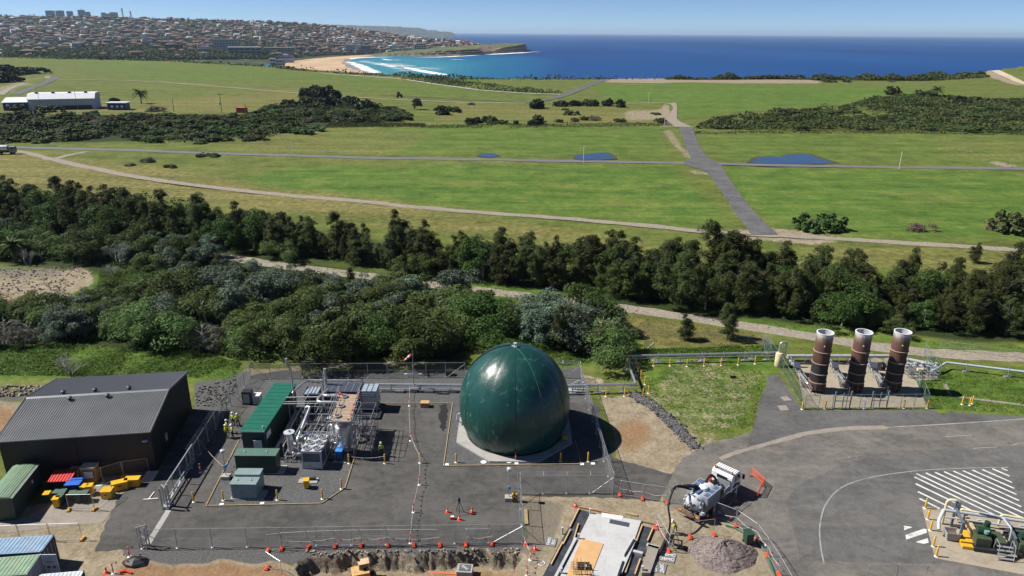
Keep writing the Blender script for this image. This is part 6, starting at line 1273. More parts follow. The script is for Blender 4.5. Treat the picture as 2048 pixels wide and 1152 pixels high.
for k in range(5): m.tube([(-1.6 + k, 0, .2), (-1.6 + k, 0, 1.4)], .08, 8); m.lathe([(0, 0), (.2, .02), (.2, .06), (0, .08)], (-1.6 + k, 0, 1.4), 10)
t.p('pipe', m, LGREY, smooth=True); m = MB(); m.tube([(-.4, -.4, .55), (.5, -.4, .55)], .35, 14); t.p('pump', m, CREAM, smooth=True)
sheet('flare_concrete', GG([(1592, 729), (1800, 729), (1832, 762), (1856, 815), (1609, 816)]), .034, CONC_W); sheet('platform_concrete', GG([(1802, 737), (1868, 737), (1876, 758), (1836, 762)]), .040, CONC_D)
prun('lawn_pipe', 'pale blue-grey pipe crossing the east lawn on low stands', [G(1862, 742, .7), G(1876, 736, .9), G(1893, 725, 1.0), G(2060, 745, 1.0), G(2260, 770, 1.0)], .16, 3.8, M('pipe_blue_grey', (.40, .47, .50), .45, var=.1))
# -- compressor skid at the lower right
bx = G(1925, 1128); t = T('gas_skid', 'dark green machinery skid with cream pipes at the lower right corner', 'pump skid', (bx.x + 2.1, bx.y + 1.7, 0), R(-13)); SL = [0, 3.6]
for dx in SL:
    m = MB(); m.box((dx + 1.35, 1.6, .25), (2.9, 3.4, .3)); t.p('skid_base', m, DKM); m = MB(); m.box((dx + .7, 1.0, .85), (1.3, 1.5, .9)); m.box((dx + .75, 2.5, .9), (1.2, .9, 1.0)); m.box((dx + 2.2, 1.2, .75), (.9, 1.7, .7)); t.p('machine_body', m, OLIVEG, bevel=.06); m = MB(); m.tube([(dx + .3, 1.2, 1.55), (dx + 1.4, 1.2, 1.55)], .33, 14); m.tube([(dx + 1.5, 2.2, .8), (dx + 1.5, 2.2, 1.9)], .26, 12); t.p('motor', m, DKGREEN, smooth=True); m = MB(); m.cyl((dx + 1.0, .9, 1.5), .22, .3, 12); t.p('valve_cap', m, M('verdigris', (.16, .32, .26), .6)); m = MB(); m.box((dx + 1.0, 2.75, 1.5), (.35, .06, .35)); t.p('gauge_panel', m, WHT)
    m = MB()
    for sx in (0, 1.3): m.bend([(dx + 1.6 + sx, -.9, 0), (dx + 1.6 + sx, -.6, 1.5), (dx + 1.6 + sx, .2, 1.6), (dx + 1.6 + sx, .3, .4)], .035, 6)
    for k in range(4): m.box((dx + 2.25, -.8 + k * .2, .25 + k * .28), (1.3, .22, .04))
    t.p('access_step', m, GALV)
    m = MB(); m.bend([(dx - .2, 4.2, .3), (dx - .2, 4.2, 1.6), (dx + 1.5, 4.0, 1.6), (dx + 3.0, 3.9, 1.4)], .11, 10); t.p('cream_pipe', m, CREAM, smooth=True)
m = MB(); m.bend([(-1.7, 3.6, .2), (-1.7, 3.6, 2.9), (-.6, 3.5, 2.9), (-.6, 3.5, 1.2)], .13, 10, rad=.45, seg=6); t.p('cream_gooseneck', m, CREAM, smooth=True)
m = MB(); m.tube([(-2.0, 3.05, 2.0), (7.4, 2.9, 2.0)], .15, 12); m.tube([(-2.0, 2.5, 1.6), (7.4, 2.4, 1.6)], .09, 10); m.bend([(.9, 3.0, 2.3), (2.8, 2.7, 2.3), (3.2, 1.4, 2.0), (3.2, 1.3, .8)], .09, 10); t.p('grey_header', m, M('header_grey', (.36, .375, .4), .45), smooth=True)
m = MB(); m.beam((-.95, 3.4, 0), (-.95, 3.4, 3.0), .2, .2); m.beam((-.95, 1.2, 0), (-.95, 1.2, 2.2), .2, .2); m.beam((-1.0, 1.0, 2.15), (-.9, 3.7, 2.15), .2, .2); t.p('steel_frame', m, M('frame_blue_grey', (.14, .18, .24), .5, .3)); m = MB(); m.beam((3.3, 3.2, 2.1), (3.3, .5, 1.6), .16); m.beam((3.3, .6, 1.6), (3.3, .4, 0), .12); t.p('steel_frame', m, M('frame_blue_grey', (.14, .18, .24), .5, .3))
m = MB(); m.bend([(-2.0, 3.1, 2.0), (-2.6, 2.2, 1.3), (-2.7, 1.5, .8)], .17, 10); t.p('discharge_pipe', m, LGREY, smooth=True); m = MB(); m.box((-.45, 1.6, .3), (1.1, 1.9, .35)); m.box((-.45, .3, .22), (1.15, .5, .28)); t.p('yellow_tray', m, YEL, bevel=.03); m = MB(); m.box((.2, 2.6, 1.0), (.25, 2.4, .9)); t.p('tan_duct', m, M('tan_cladding', (.42, .33, .2), .7, var=.15))
t = T('collection_hopper', 'grey open steel hopper with brown sludge under the discharge pipe', 'hopper', G(1901, 1078), R(-10)); m = MB(); ss = .5
for a, b in (((-.62, -.5), (.62, -.5)), ((.62, -.5), (.62, .5)), ((.62, .5), (-.62, .5)), ((-.62, .5), (-.62, -.5))): m.add([(a[0] * .75, a[1] * .75, .1), (b[0] * .75, b[1] * .75, .1), (b[0], b[1], .95), (a[0], a[1], .95), (a[0] * .7, a[1] * .7, .12), (b[0] * .7, b[1] * .7, .12), (b[0] * .93, b[1] * .93, .95), (a[0] * .93, a[1] * .93, .95)], [(0, 1, 2, 3), (7, 6, 5, 4), (3, 2, 6, 7), (0, 3, 7, 4), (1, 5, 6, 2)])
m.box((0, 0, .1), (.9, .7, .04)); t.p('shell', m, M('hopper_grey', (.3, .285, .27), .6, var=.2, dirt=(.2, .15, .11))); m = MB(); m.box((0, 0, .6), (.98, .78, .04)); t.p('sludge', m, M('sludge', (.13, .085, .06), .9))
# ---------------------------------------------------------------- fences, small things, people, vehicles
def meshmat(name, col, dens, pitch=.06):
    t = NT(name); tc = t.n('TexCoord'); s = t.n('SeparateXYZ'); t.l(tc.outputs['Object'], s.inputs[0])
    w_ = []
    for op in ('ADD', 'SUBTRACT'):
        q = t.math(op, s.outputs[0], s.outputs[2]); f = t.math('FRACT', t.math('DIVIDE', q, pitch)); w_.append(t.math('LESS_THAN', f, dens))
    f = t.math('MAXIMUM', w_[0], w_[1]); b = t.bsdf(col, .5, .4); tr = t.n('BsdfTransparent'); mx = t.n('MixShader')
    t.l(f, mx.inputs[0]); t.l(tr.outputs[0], mx.inputs[1]); t.l(b.outputs[0], mx.inputs[2]); t.l(mx.outputs[0], t.out.inputs[0]); return t.m
CHAIN = meshmat('chain_link', (.36, .37, .38), .085); CHAING = meshmat('green_chain_link', (.05, .13, .11), .12); CHAIND = meshmat('dark_chain_link', (.06, .065, .065), .2); TEMPM = meshmat('temp_fence_wire', (.33, .33, .34), .05, .09)
GPOST = M('post_blue_grey', (.24, .29, .30), .5, .4)
def fence(label, a, b, h=2.15, gap=3.1, arm=0.0, mesh=CHAIN, post=GALV, r=.04, barb=True, name='chain_link_fence', foot=True, brace=True, cat='fence'):
    a, b = Vector(a), Vector(b); d = b - a; L = d.length; o = thing(name, label, cat, a, math.atan2(d.y, d.x)); n = max(1, round(L / gap))
    zs = [hz(*(a.lerp(b, k / n)).to_2d()) if False else 0.0 for k in range(n + 1)]
    for k in range(n + 1):
        x = L * k / n; m = MB(); m.tube([(x, 0, 0), (x, 0, h + .05)], r, 6)
        if arm: m.tube([(x, 0, h), (x, arm, h + .32)], r * .8, 5)
        if foot: m.lathe([(.15, 0), (.15, .05), (.12, .06)], (x, 0, 0), 8)
        m.build('post', post, o)
    m = MB(); m.tube([(0, 0, h), (L, 0, h)], .025, 5); m.build('top_rail', post, o)
    m = MB(); m.add([(0, 0, .04), (L, 0, .04), (L, 0, h), (0, 0, h)], [(0, 1, 2, 3)]); m.build('mesh_panel', mesh, o)
    m = MB()
    for z in (.06, h * .5): m.tube([(0, 0, z), (L, 0, z)], .008, 4)
    if arm and barb:
        for k in range(3): m.tube([(0, arm * (k + 1) / 3, h + .32 * (k + 1) / 3), (L, arm * (k + 1) / 3, h + .32 * (k + 1) / 3)], .011, 4)
    m.build('strand_wire', post, o)
    if brace:
        for x0, x1 in ((0, L / n * .9), (L, L - L / n * .9)): m = MB(); m.tube([(x0, 0, h * .9), (x1, 0, .05)], .028, 5); m.build('brace', post, o)
    return o
g1 = G(1046, 1085); g0 = G(285, 1097); g2 = G(1040, 988); g3 = G(1226, 986)
fence('long front chain link fence between the sliding gate and the dig', g0, g1, 2.1, 3.1)
fence('short chain link fence running back beside the striped barrier', g1, g2, 2.2, 2.4, .3); fence('front chain link fence standing south of the green dome', g2, g3, 2.15, 2.7, .3)
fence('side chain link fence east of the green dome throwing a long shadow', g3, G(1160, 757), 2.2, 2.9, .32)
fence('rear chain link fence with dark mesh behind the plant', G(502, 757), G(930, 754), 2.2, 2.7, .0, CHAIND); fence('rear chain link fence behind the green dome', G(1090, 754), G(1160, 757), 2.2, 2.6, .3, CHAIN)
fence('rear gate frame with timber-coloured posts', G(606, 754.5), G(632, 754.3), 2.4, 1.2, 0, CHAIND, GALV, .05, name='rear_gate', cat='gate')
fence('short side chain link fence by the rubble corner', G(502, 757), G(462, 813), 2.2, 2.6, .3); fence('small pedestrian gate by the group of workers', G(462, 813), G(446, 835), 2.3, 1.2, 0, CHAIN, GALV, .05, name='side_gate', cat='gate')
fence('side chain link fence in the shed shadow', G(446, 835), G(384, 937), 2.2, 2.6, -.32)
# sliding gate
ga, gb = G(390, 925), G(335, 1013); d_ = gb - ga; o = thing('sliding_gate', 'heavy galvanised sliding gate standing open along the side fence', 'gate', ga, math.atan2(d_.y, d_.x)); L = d_.length; m = MB()
for z in (.25, .75, 2.3): m.beam((0, 0, z), (L, 0, z), .1, .12)
for k in range(5): m.beam((L * k / 4, 0, .25), (L * k / 4, 0, 2.3), .08)
for k in range(8): m.beam((L * k / 8, 0, .25 if k % 2 else .75), (L * (k + 1) / 8, 0, .75 if k % 2 else .25), .05)
m.build('frame', GALV, o); m = MB(); m.add([(0, 0, .75), (L, 0, .75), (L, 0, 2.3), (0, 0, 2.3)], [(0, 1, 2, 3)]); m.build('mesh_panel', CHAIN, o); m = MB()
for x in (L - .1, L + .45): m.beam((x, -.25, 0), (x, -.25, 2.5), .12); m.beam((x, .25, 0), (x, .25, 2.5), .12)
m.beam((L - .1, -.25, 2.5), (L + .45, .25, 2.5), .1); m.build('guide_post', GALV, o); m = MB(); m.box((L + .1, 0, .12), (.9, .7, .24)); m.build('roller_box', GALV, o)
o = thing('gate_post', 'square galvanised catch frame of the sliding gate at the front corner', 'gate post', G(290, 1094)); m = MB()
for x in (-.35, .35):
    for y in (-.2, .2): m.beam((x, y, 0), (x, y, 2.3), .08)
m.beam((-.35, -.2, 2.3), (.35, .2, 2.3), .08); m.beam((-.35, .2, 1.1), (.35, -.2, 1.1), .06); m.build('frame', GALV, o)
ribbon('gate_track', [G(339, 1018), G(296, 1088)], .55, .03, CONC, .02)
# flare compound
f0, f1, f2 = G(1609, 818), G(1854, 816), G(1538, 702)
fence('green-tinged chain link fence in front of the flares', f0, f1, 2.0, 1.75, 0, CHAING, GPOST, .045, brace=False); fence('green chain link fence along the west side of the flares', f2, f0, 2.0, 2.6, 0, CHAING, GPOST, .04); fence('green chain link fence on the east side of the flares', f1, G(1834, 764), 2.0, 2.4, 0, CHAING, GPOST, .04); fence('green chain link fence round the outer end of the valve platform', G(1878, 757), G(1848, 712), 2.0, 2.2, 0, CHAING, GPOST, .04)
fence('high green fence corner where the gas pipe enters the flares', G(1524, 700), G(1538, 716), 2.2, 1.2, .3, CHAING, GPOST, .04)
for k, (x, y) in enumerate(((1667, 817), (1741, 816))):
    o = thing('flare_gate', 'pair of heavy posts of the %s flare compound gate' % ('western', 'eastern')[k], 'gate', G(x, y)); m = MB(); m.beam((0, 0, 0), (0, 0, 2.4), .12); m.beam((1.05, 0, 0), (1.05, 0, 2.2), .1); m.beam((2.0, 0, 0), (2.0, 0, 2.5), .14); m.beam((0, 0, 1.1), (2, 0, 1.1), .07); m.build('frame', GPOST, o)
fence('low wire fence below the gravel track behind the lawn', G(1200, 662), G(1540, 690), 1.1, 3.2, 0, TEMPM, GALV, .03, foot=False); fence('light wire fence along the gravel track on the east', G(1880, 697), G(2120, 728), 1.3, 4, 0, TEMPM, GALV, .03, foot=False)
fence('stub of old brace fence in the long grass', G(1288, 702), G(1308, 699), 1.5, 1.6, 0, CHAING, GPOST, .035)
# temporary fencing
FOOT_O = M('fence_foot_orange', (.72, .075, .02), .55, var=.15); FOOT_Y = M('fence_foot_yellow', (.62, .34, .04), .6, var=.2)
def foot_mesh(mat):
    m = MB(); m.box((0, 0, .09), (.28, .62, .16)); m.box((0, -.12, .2), (.2, .2, .08)); m.box((0, .14, .19), (.2, .2, .06)); o = m.build('fence_foot', mat, bevel=.03); me = o.data; bpy.data.objects.remove(o); return me
FM = {'o': foot_mesh(FOOT_O), 'y': foot_mesh(FOOT_Y)}
def tpanel(a, b, label, group, h=1.85):
    a, b = Vector(a), Vector(b); d = b - a; L = d.length - .06; o = thing('temporary_fence', label, 'fence panel', a, math.atan2(d.y, d.x), group); m = MB(); m.bend([(.03, 0, .12), (.03, 0, h), (L, 0, h), (L, 0, .12)], .024, 6, rad=.08); m.tube([(.03, 0, .2), (L, 0, .2)], .02, 5); m.build('frame', GALV, o)
    m = MB(); m.add([(.03, 0, .2), (L, 0, .2), (L, 0, h), (.03, 0, h)], [(0, 1, 2, 3)]); m.build('wire_mesh', TEMPM, o)
def tfoot(p, rz, k, label, group): o = bpy.data.objects.new('fence_foot', FM[k]); COL.objects.link(o); o.location = p; o.rotation_euler = (0, 0, rz); tag(o, label, 'fence foot', group)
def trow(pxs, where, k='o', skip=(), ends=True):
    P = [G(*p) for p in pxs]; g = 'temporary fence ' + where
    for i, (a, b) in enumerate(zip(P, P[1:])):
        if i not in skip: tpanel(a, b, 'temporary wire fence panel %s, %s along the row' % (where, ordinal(i + 1)), g)
    for i, p in enumerate(P): tfoot(p, rv.uniform(-.3, .3), k, '%s fence foot block %s, %s along the row' % ('orange' if k == 'o' else 'yellow', where, ordinal(i + 1)), g)
trow([(x, y) for x, y in ((564, 1099), (617, 1096), (671, 1094), (723, 1093), (776, 1092), (828, 1092), (880, 1092), (932, 1091), (984, 1090))], 'above the dig', skip=(6,))
trow([(564, 1099), (536, 1103)], 'at the dig corner'); trow([(535, 1137), (566, 1158)], 'beside the dirt heap')
trow([(1239, 991), (1285, 999), (1334, 1006)], 'south of the dome'); trow([(1311, 1057), (1337, 1104), (1380, 1076), (1428, 1070)], 'round the hose worker'); trow([(1425, 1036), (1471, 1003)], 'behind the truck'); trow([(1427, 1035), (1471, 1052), (1512, 1081), (1534, 1112), (1558, 1150), (1580, 1190)], 'round the gravel heap')
trow([(-20, 1086), (42, 1083), (103, 1081), (166, 1079)], 'beside the blue container', 'y'); trow([(138, 1021), (190, 1020), (228, 992)], 'in front of the bins', 'y'); trow([(206, 966), (248, 953), (300, 946)], 'against the big shed', 'y')
trow([(1730, 1165), (1790, 1163), (1850, 1166)], 'on the bottom edge of the road')
for k, (a, b) in enumerate((((1502, 952), (1527, 972)), ((1515, 995), (1527, 973)))):
    a, b = G(*a), G(*b); d = b - a; o = thing('plastic_barrier', '%s of the two orange plastic barriers near the truck cab' % ('longer', 'narrower')[k], 'barrier', a, math.atan2(d.y, d.x), 'orange barriers by the truck'); L = d.length; m = MB(); m.bend([(0, 0, 0), (0, 0, 1.0), (L, 0, 1.0), (L, 0, 0)], .03, 6, rad=.05); m.tube([(0, 0, .3), (L, 0, .3)], .025, 5); m.build('frame', ORG, o); m = MB(); m.add([(0, 0, .3), (L, 0, .3), (L, 0, 1), (0, 0, 1)], [(0, 1, 2, 3)]); m.build('mesh_panel', meshmat('orange_mesh_%d' % k, (.75, .14, .08), .3, .07), o); m = MB()
    for x in (.1, L - .1): m.box((x, 0, .03), (.08, .6, .05))
    m.build('foot', DKM, o)
# bollards
def proto(nm, parts):
    o = bpy.data.objects.new(nm, None); COL.objects.link(o)
    for n_, mb, mt in parts: mb.build(n_, mt, o, smooth=True)
    return o
m1 = MB(); m1.lathe([(.085, .03), (.085, 1.12), (.06, 1.2), (.01, 1.22)], n=12); m2 = MB(); m2.lathe([(.18, 0), (.18, .04), (.1, .07)], n=16); m3 = MB(); m3.lathe([(.088, .92), (.088, 1.0)], n=12, caps=False)
BOL = proto('bollard', [('post', m1, YEL), ('base_disc', m2, WHT), ('reflective_band', m3, WHT)]); USED = set()
def place(protoo, p, label, cat, group, rz=0.0, sc=1.0):
    o = protoo if protoo.name not in USED else copy_tree(protoo); USED.add(protoo.name); KIDS.setdefault(protoo.name, list(protoo.children)); o.location = p; o.rotation_euler = (0, 0, rz); o.scale = (sc, sc, sc); return tag(o, label, cat, group)
BL = [('round the plant gravel pad', [(447, 1001), (555, 1000), (645, 998), (683, 978)]), ('between plant and dome', [(698, 927), (770, 927), (840, 926)]), ('on the south side of the dome', [(912, 925), (1121, 923), (1176, 923)]), ('beside the sliding gate', [(388, 1004)]),
      ('on the lawn by the jogging pipe', [(1271, 734), (1275, 742), (1282, 756), (1290, 769), (1297, 787), (1286, 793), (1212, 793), (1249, 793), (1307, 732), (1340, 732)]), ('below the long lawn pipe', [(1374, 733), (1408, 732), (1442, 731), (1476, 730), (1510, 728)]), ('in front of the flare fence', [(1604, 819), (1650, 818), (1807, 817), (1854, 817)]), ('round the lawn tap', [(1924, 809), (1939, 811), (1944, 808)]), ('at the machinery skid', [(1850, 1017), (1855, 1039), (1860, 1061), (1866, 1093), (1872, 1113)])]
for wh, L in BL:
    for k, (x, y) in enumerate(sorted(L)): place(BOL, G(x, y), 'yellow bollard ' + wh + ('' if len(L) == 1 else ', %s from the left' % ordinal(k + 1)), 'bollard', 'yellow bollards')
o = copy_tree(BOL); o.location = G(1728, 818); o.name = 'grey_bollard'; tag(o, 'lone grey bollard before the middle flare', 'bollard', 'grey bollard')
for c in o.children:
    if c.name.startswith('post'): c.data = c.data.copy(); c.data.materials[0] = LGREY
# delineators, cones, flag tape
m1 = MB(); m1.lathe([(.06, .04), (.05, 1.05), (.03, 1.1)], n=10); m1.tube([(-.1, 0, 1.08), (.1, 0, 1.08)], .035, 8); m2 = MB(); m2.lathe([(.19, 0), (.17, .05), (.08, .08)], n=12); m3 = MB(); m3.lathe([(.064, .6), (.06, .78)], n=10, caps=False)
DEL = proto('delineator', [('post', m1, FOOT_O), ('base', m2, WHT), ('reflective_band', m3, WHT)])
for k, (x, y, lab) in enumerate(((819, 812, 'on the flag line, nearest the wind sock'), (821, 882, 'on the flag line, second from the wind sock'), (839, 970, 'on the flag line, beyond the yellow bollard'), (827, 1025, 'on the flag line in the open yard'), (821, 1087, 'on the flag line at the front fence'), (401, 945, 'at the end of the sliding gate'), (259, 1114, 'by the black tarp'), (227, 1147, 'in the grass patch by the tarp'), (1061, 1120, 'beside the dig and the slab'), (1054, 1152, 'furthest down beside the slab'), (1031, 922, 'before the dome slab'), (758, 818, 'beside the steel container'))): place(DEL, G(x, y), 'slim orange delineator post ' + lab, 'delineator', 'orange delineators')
m1 = MB(); m1.lathe([(.15, .04), (.04, .62), (.03, .64)], n=12); m2 = MB(); m2.box((0, 0, .025), (.42, .42, .05)); m3 = MB(); m3.lathe([(.115, .24), (.08, .4)], n=12, caps=False); CONE = proto('traffic_cone', [('cone_body', m1, FOOT_O), ('base', m2, FOOT_O), ('reflective_band', m3, WHT)])
for x, y, lab in ((895, 1025, 'left of the tripod in the open yard'), (944, 1025, 'right of the tripod in the open yard'), (919, 1040, 'below the tripod in the open yard'), (1151, 1014, 'at the corner of the new slab'), (1070, 1100, 'beside the front fence end'), (1051, 1089, 'against the front fence corner'), (213, 1146, 'in the lower left dirt'), (257, 1131, 'on the black tarp'), (1314, 1054, 'beside the hose worker')): place(CONE, G(x, y), 'small orange traffic cone ' + lab, 'cone', 'traffic cones')
def flags(label, pts, seed, gap=.9, z=.95, white=.15):
    P = [Vector(p) + Vector((0, 0, z)) for p in pts]; r = random.Random(seed); o = thing('flag_tape', label, 'flag tape', pts[0]); b = Vector(pts[0]); m = MB(); fo, fw = MB(), MB()
    for a, c in zip(P, P[1:]):
        d = c - a; L = d.length; n = max(2, int(L / gap)); pr = None
        for k in range(n + 1):
            q = a + d * k / n - b - Vector((0, 0, .25 * 4 * (k / n) * (1 - k / n)))
            if pr is not None:
                m.tube([pr, q], .012, 4, caps=False); e = (q - pr).normalized() * .13; c0 = pr.lerp(q, .5); s = Vector((r.uniform(-.05, .05), r.uniform(-.08, .08), -.27)); (fw if r.random() < white else fo).add([c0 - e, c0 + e, c0 + s], [(0, 1, 2)])
            pr = q
    m.build('cord', WHT, o)
    if fo.f and len(fo.f) < 5:
        for f in fo.f: q = MB(); q.add([fo.v[i] for i in f], [(0, 1, 2)]); q.build('orange_pennant', FOOT_O, o)
    elif fo.f: fo.build('orange_pennant', FOOT_O, o)
    if fw.f: fw.build('white_pennant', WHT, o)
D_ = [G(820, 784), G(819, 812), G(819, 845), G(821, 882), G(841, 927)]; flags('orange flag line dividing the yard from wind sock to bollard', D_, 1, .55); flags('white-flagged lower half of the flag line across the yard', [G(841, 927), G(839, 970), G(827, 1025), G(821, 1087)], 2, .7, white=.75)
flags('flag line strung from the switch room to the gate fence', [G(402, 896), G(449, 948), G(484, 890)], 3); flags('flag line between the blue generator and a yard bollard', [G(698, 927), G(770, 927)], 4); flags('flag line along the front of the pipe skid', [G(560, 884), G(610, 886), G(660, 889), G(700, 890)], 5, .5)
for k, (a, b) in enumerate((((564, 1099), (671, 1094)), ((671, 1094), (723, 1093)), ((723, 1093), (776, 1092)), ((776, 1092), (880, 1092)), ((932, 1091), (984, 1090)))): flags('orange flags tied along the fence above the dig, %s stretch' % ordinal(k + 1), [G(*a) + Vector((0, -.06, 0)), G(*b) + Vector((0, -.06, 0))], 10 + k, 1.0, 1.05)
flags('orange flags on the fence south of the dome', [G(1226, 986), G(1285, 999), G(1334, 1006)], 20, .9); flags('orange flags on the fence round the gravel heap', [G(1427, 1035), G(1471, 1052), G(1512, 1081), G(1534, 1112), G(1556, 1150)], 21, 1.0, 1.0); flags('orange flags round the hose worker', [G(1311, 1057), G(1337, 1104)], 22, .5, 1.0); flags('orange flags from the front corner to the tarp', [G(292, 1090), G(259, 1114), G(227, 1147)], 23, .9); flags('orange flags leading down beside the slab', [G(1046, 1085), G(1061, 1120), G(1054, 1160)], 24, .6)
# lamps on poles, wind sock, barrier
def pole_block(label, p, h, kind):
    o = thing('light_pole', label, 'pole', p); m = MB(); m.box((0, 0, .22), (.85, .7, .44)); m.build('concrete_foot', CONC, o, bevel=.03); m = MB(); m.tube([(0, 0, .4), (0, 0, h)], .045, 8); m.build('pole', GALV, o); m = MB(); m.lathe([(.1, h), (.24, h + .04), (.24, h + .3), (.06, h + .4)], n=14); m.build('lamp_head', LGREY, o); m = MB(); m.box((.08, 0, 1.5), (.18, .2, .35)); m.tube([(-.1, 0, .9), (-.14, 0, 1.6)], .05, 6); m.build('cable_coil', M('cable_blue', (.12, .25, .5), .5), o)
pole_block('pole lamp in a concrete foot west of the kiosks', G(453, 957), 3.2, 0); pole_block('pole lamp in a concrete foot beside the striped barrier', G(1018, 1000), 3.5, 1)
o = thing('striped_barrier', 'stack of black and yellow striped boards leaning by the fence corner', 'barrier', G(1031, 1003), R(5))
for k in range(4): m = MB(); m.box((-.3 + k * .2, 0, .5), (.13, .3, .95)); m.build('board', YEL if k % 2 == 0 else BLK, o); m = MB(); m.box((-.3 + k * .2, -.16, .25), (.132, .03, .2)); m.box((-.3 + k * .2, -.16, .7), (.132, .03, .2)); m.build('stripe', BLK if k % 2 == 0 else YEL, o)
b = G(828, 783); o = thing('wind_sock', 'orange and white wind sock on a galvanised pole behind the yard', 'wind sock', b); hh = HT(b, 708); m = MB(); m.tube([(0, 0, .4), (0, 0, hh)], [.07, .05], 8); m.build('pole', GALV, o); m = MB(); m.box((0, 0, .2), (.8, .8, .4)); m.build('concrete_foot', CONC, o, bevel=.03); m = MB(); m.tube([(-1.0, 0, hh * .47), (.9, 0, hh * .47)], .03); m.box((-1.0, 0, hh * .47 - .03), (.35, .25, .12)); m.box((.9, 0, hh * .47 - .03), (.35, .25, .12)); m.build('light_bar', LGREY, o)
for k in range(5): a, c = Vector((-.15, 0, hh - .1)).lerp(Vector((-1.15, -.1, hh - .95)), k / 5), Vector((-.15, 0, hh - .1)).lerp(Vector((-1.15, -.1, hh - .95)), (k + 1) / 5); m = MB(); m.tube([a, c], [.2 - .025 * k, .2 - .025 * (k + 1)], 12, caps=False); m.build('sock_band', FOOT_O if k % 2 == 0 else WHT, o)
# yard odds and ends
def odd(name, label, cat, p, parts, rz=0.0, group=None):
    o = thing(name, label, cat, p, rz, group)
    for n_, mb, mt in parts: mb.build(n_, mt, o, bevel=.01 if n_ in ('box', 'body') else 0)
    return o
B_ = lambda *a, **k: MB().box(*a, **k)
odd('timber_crate', 'brown timber crate on the asphalt below the wind sock', 'crate', G(850, 813), [('box', B_((0, 0, .32), (1.05, .75, .6)), M('crate_brown', (.36, .22, .10), .85, var=.2)), ('lid', B_((0, 0, .65), (1.1, .8, .05)), M('crate_lid', (.42, .27, .14), .85))])
m = MB(); m.tube([(-.4, 0, .45), (.4, 0, .45)], .45, 16); odd('cable_drum', 'dark round drum lying by the rear fence', 'drum', G(898, 750), [('drum', m, DKM)])
m = MB(); m.tube([(0, 0, 1.5), (-.35, .3, 0)], .03); m.tube([(0, 0, 1.5), (.4, .2, 0)], .03); m.tube([(0, 0, 1.5), (0, -.4, 0)], .03); odd('survey_tripod', 'black survey tripod between the cones in the yard', 'tripod', G(919, 1026), [('leg', m, BLK), ('instrument', B_((0, 0, 1.6), (.22, .22, .3)), BLK)])
odd('orange_toolbox', 'small orange and white box left of the tripod', 'toolbox', G(905, 1038), [('box', B_((0, 0, .14), (.42, .3, .28)), FOOT_O), ('lid', B_((0, 0, .3), (.3, .2, .05)), WHT)])
for k, (x, y) in enumerate(((967, 925), (1018, 924), (1070, 923))): m = MB(); m.lathe([(.16, .03), (.3, .03), (.33, .07), (.14, .07)], n=18); o = m.build('pit_ring', WHT, loc=G(x, y)); tag(o, 'white round pit ring by the dome slab, %s from the left' % ordinal(k + 1), 'pit ring', 'round pit rings')
for k, (x, y) in enumerate(((1033, 928), (1164, 929), (1186, 928), (443, 1010), (524, 1008), (894, 930))): m = MB(); m.box((0, 0, .05), (.42, .42, .06)); o = m.build('pit_cover', WHT, loc=G(x, y), bevel=.02); tag(o, 'small white square pit lid ' + ('below the orange post at the dome', 'left of the pair south-east of the dome', 'right of the pair south-east of the dome', 'at the corner of the plant gravel', 'below the grey-green kiosk', 'at the corner of the dome gravel')[k], 'pit lid', 'square pit lids')
for k, (x, y, lab) in enumerate(((497, 806, 'dark stacked equipment cabinet behind the switch room'), (516, 805, 'white air conditioner behind the switch room'))): odd('equipment_cabinet', lab, 'cabinet', G(x, y), [('body', B_((0, 0, .9 - .3 * k), (1.1 - .2 * k, 1.0, 1.8 - .6 * k)), DKM if k == 0 else WHT), ('panel', B_((0, -.51, .9 - .3 * k), (.8, .03, 1.3 - .6 * k)), LGREY)])
odd('field_sign', 'small rusty red sign board on the lawn', 'sign', G(1465, 766), [('board', B_((0, 0, .9), (.8, .05, .4)), RUST), ('post', B_((0, 0, .35), (.06, .06, .7)), DKM)]); odd('marker_post', 'short yellow-green marker post on the lawn', 'marker', G(1494, 777), [('post', B_((0, 0, .5), (.1, .1, 1.0)), M('marker_green', (.3, .3, .05), .6))])
m = MB(); m.tube([(0, 0, 0), (0, 0, .7)], .05); m.tube([(0, 0, .7), (.2, 0, .7)], .04); odd('lawn_tap', 'red-topped stand pipe between the lawn bollards', 'tap', G(1931, 809), [('pipe', m, LGREY), ('handle', B_((0, 0, .85), (.25, .08, .12)), RED)])
ribbon('lawn_kerb', [G(1889, 768), G(1901, 792), G(1940, 797), G(2060, 812)], .5, .03, CONC_D, .05, n=1)
for k, (x, y, sx, sy, rz, lab) in enumerate(((217, 993, 1.0, .9, .1, 'square yellow crate lying nearest the wire panel'), (241, 977, 1.5, .75, .45, 'middle yellow crate, tilted beside the square one'), (267, 970, 1.45, .75, .1, 'yellow crate nearest the pale sheet'))):
    odd('yellow_crate', lab, 'crate', G(x, y), [('box', B_((0, 0, .42), (sx, sy, .8)), BINY), ('lid', B_((0, 0, .85), (sx + .06, sy + .06, .06)), BINY), ('handle_slot', B_((0, -sy / 2 - .012, .5), (.3, .03, .1)), DKM)], rz, 'yellow crates in the bin corner')
m = MB(); m.add([(0, 0, .05), (1.2, .1, .05), (1.6, 1.0, .75), (.4, .9, .75), (0, 0, 0), (1.2, .1, 0), (1.6, 1.0, .7), (.4, .9, .7)], [(0, 1, 2, 3), (7, 6, 5, 4), (0, 4, 5, 1), (1, 5, 6, 2), (2, 6, 7, 3), (3, 7, 4, 0)]); tag(m.build('weathered_board', M('weathered_board', (.3, .27, .24), .9, var=.25), loc=G(281, 964)), 'weathered grey board propped beside the yellow crates', 'board')
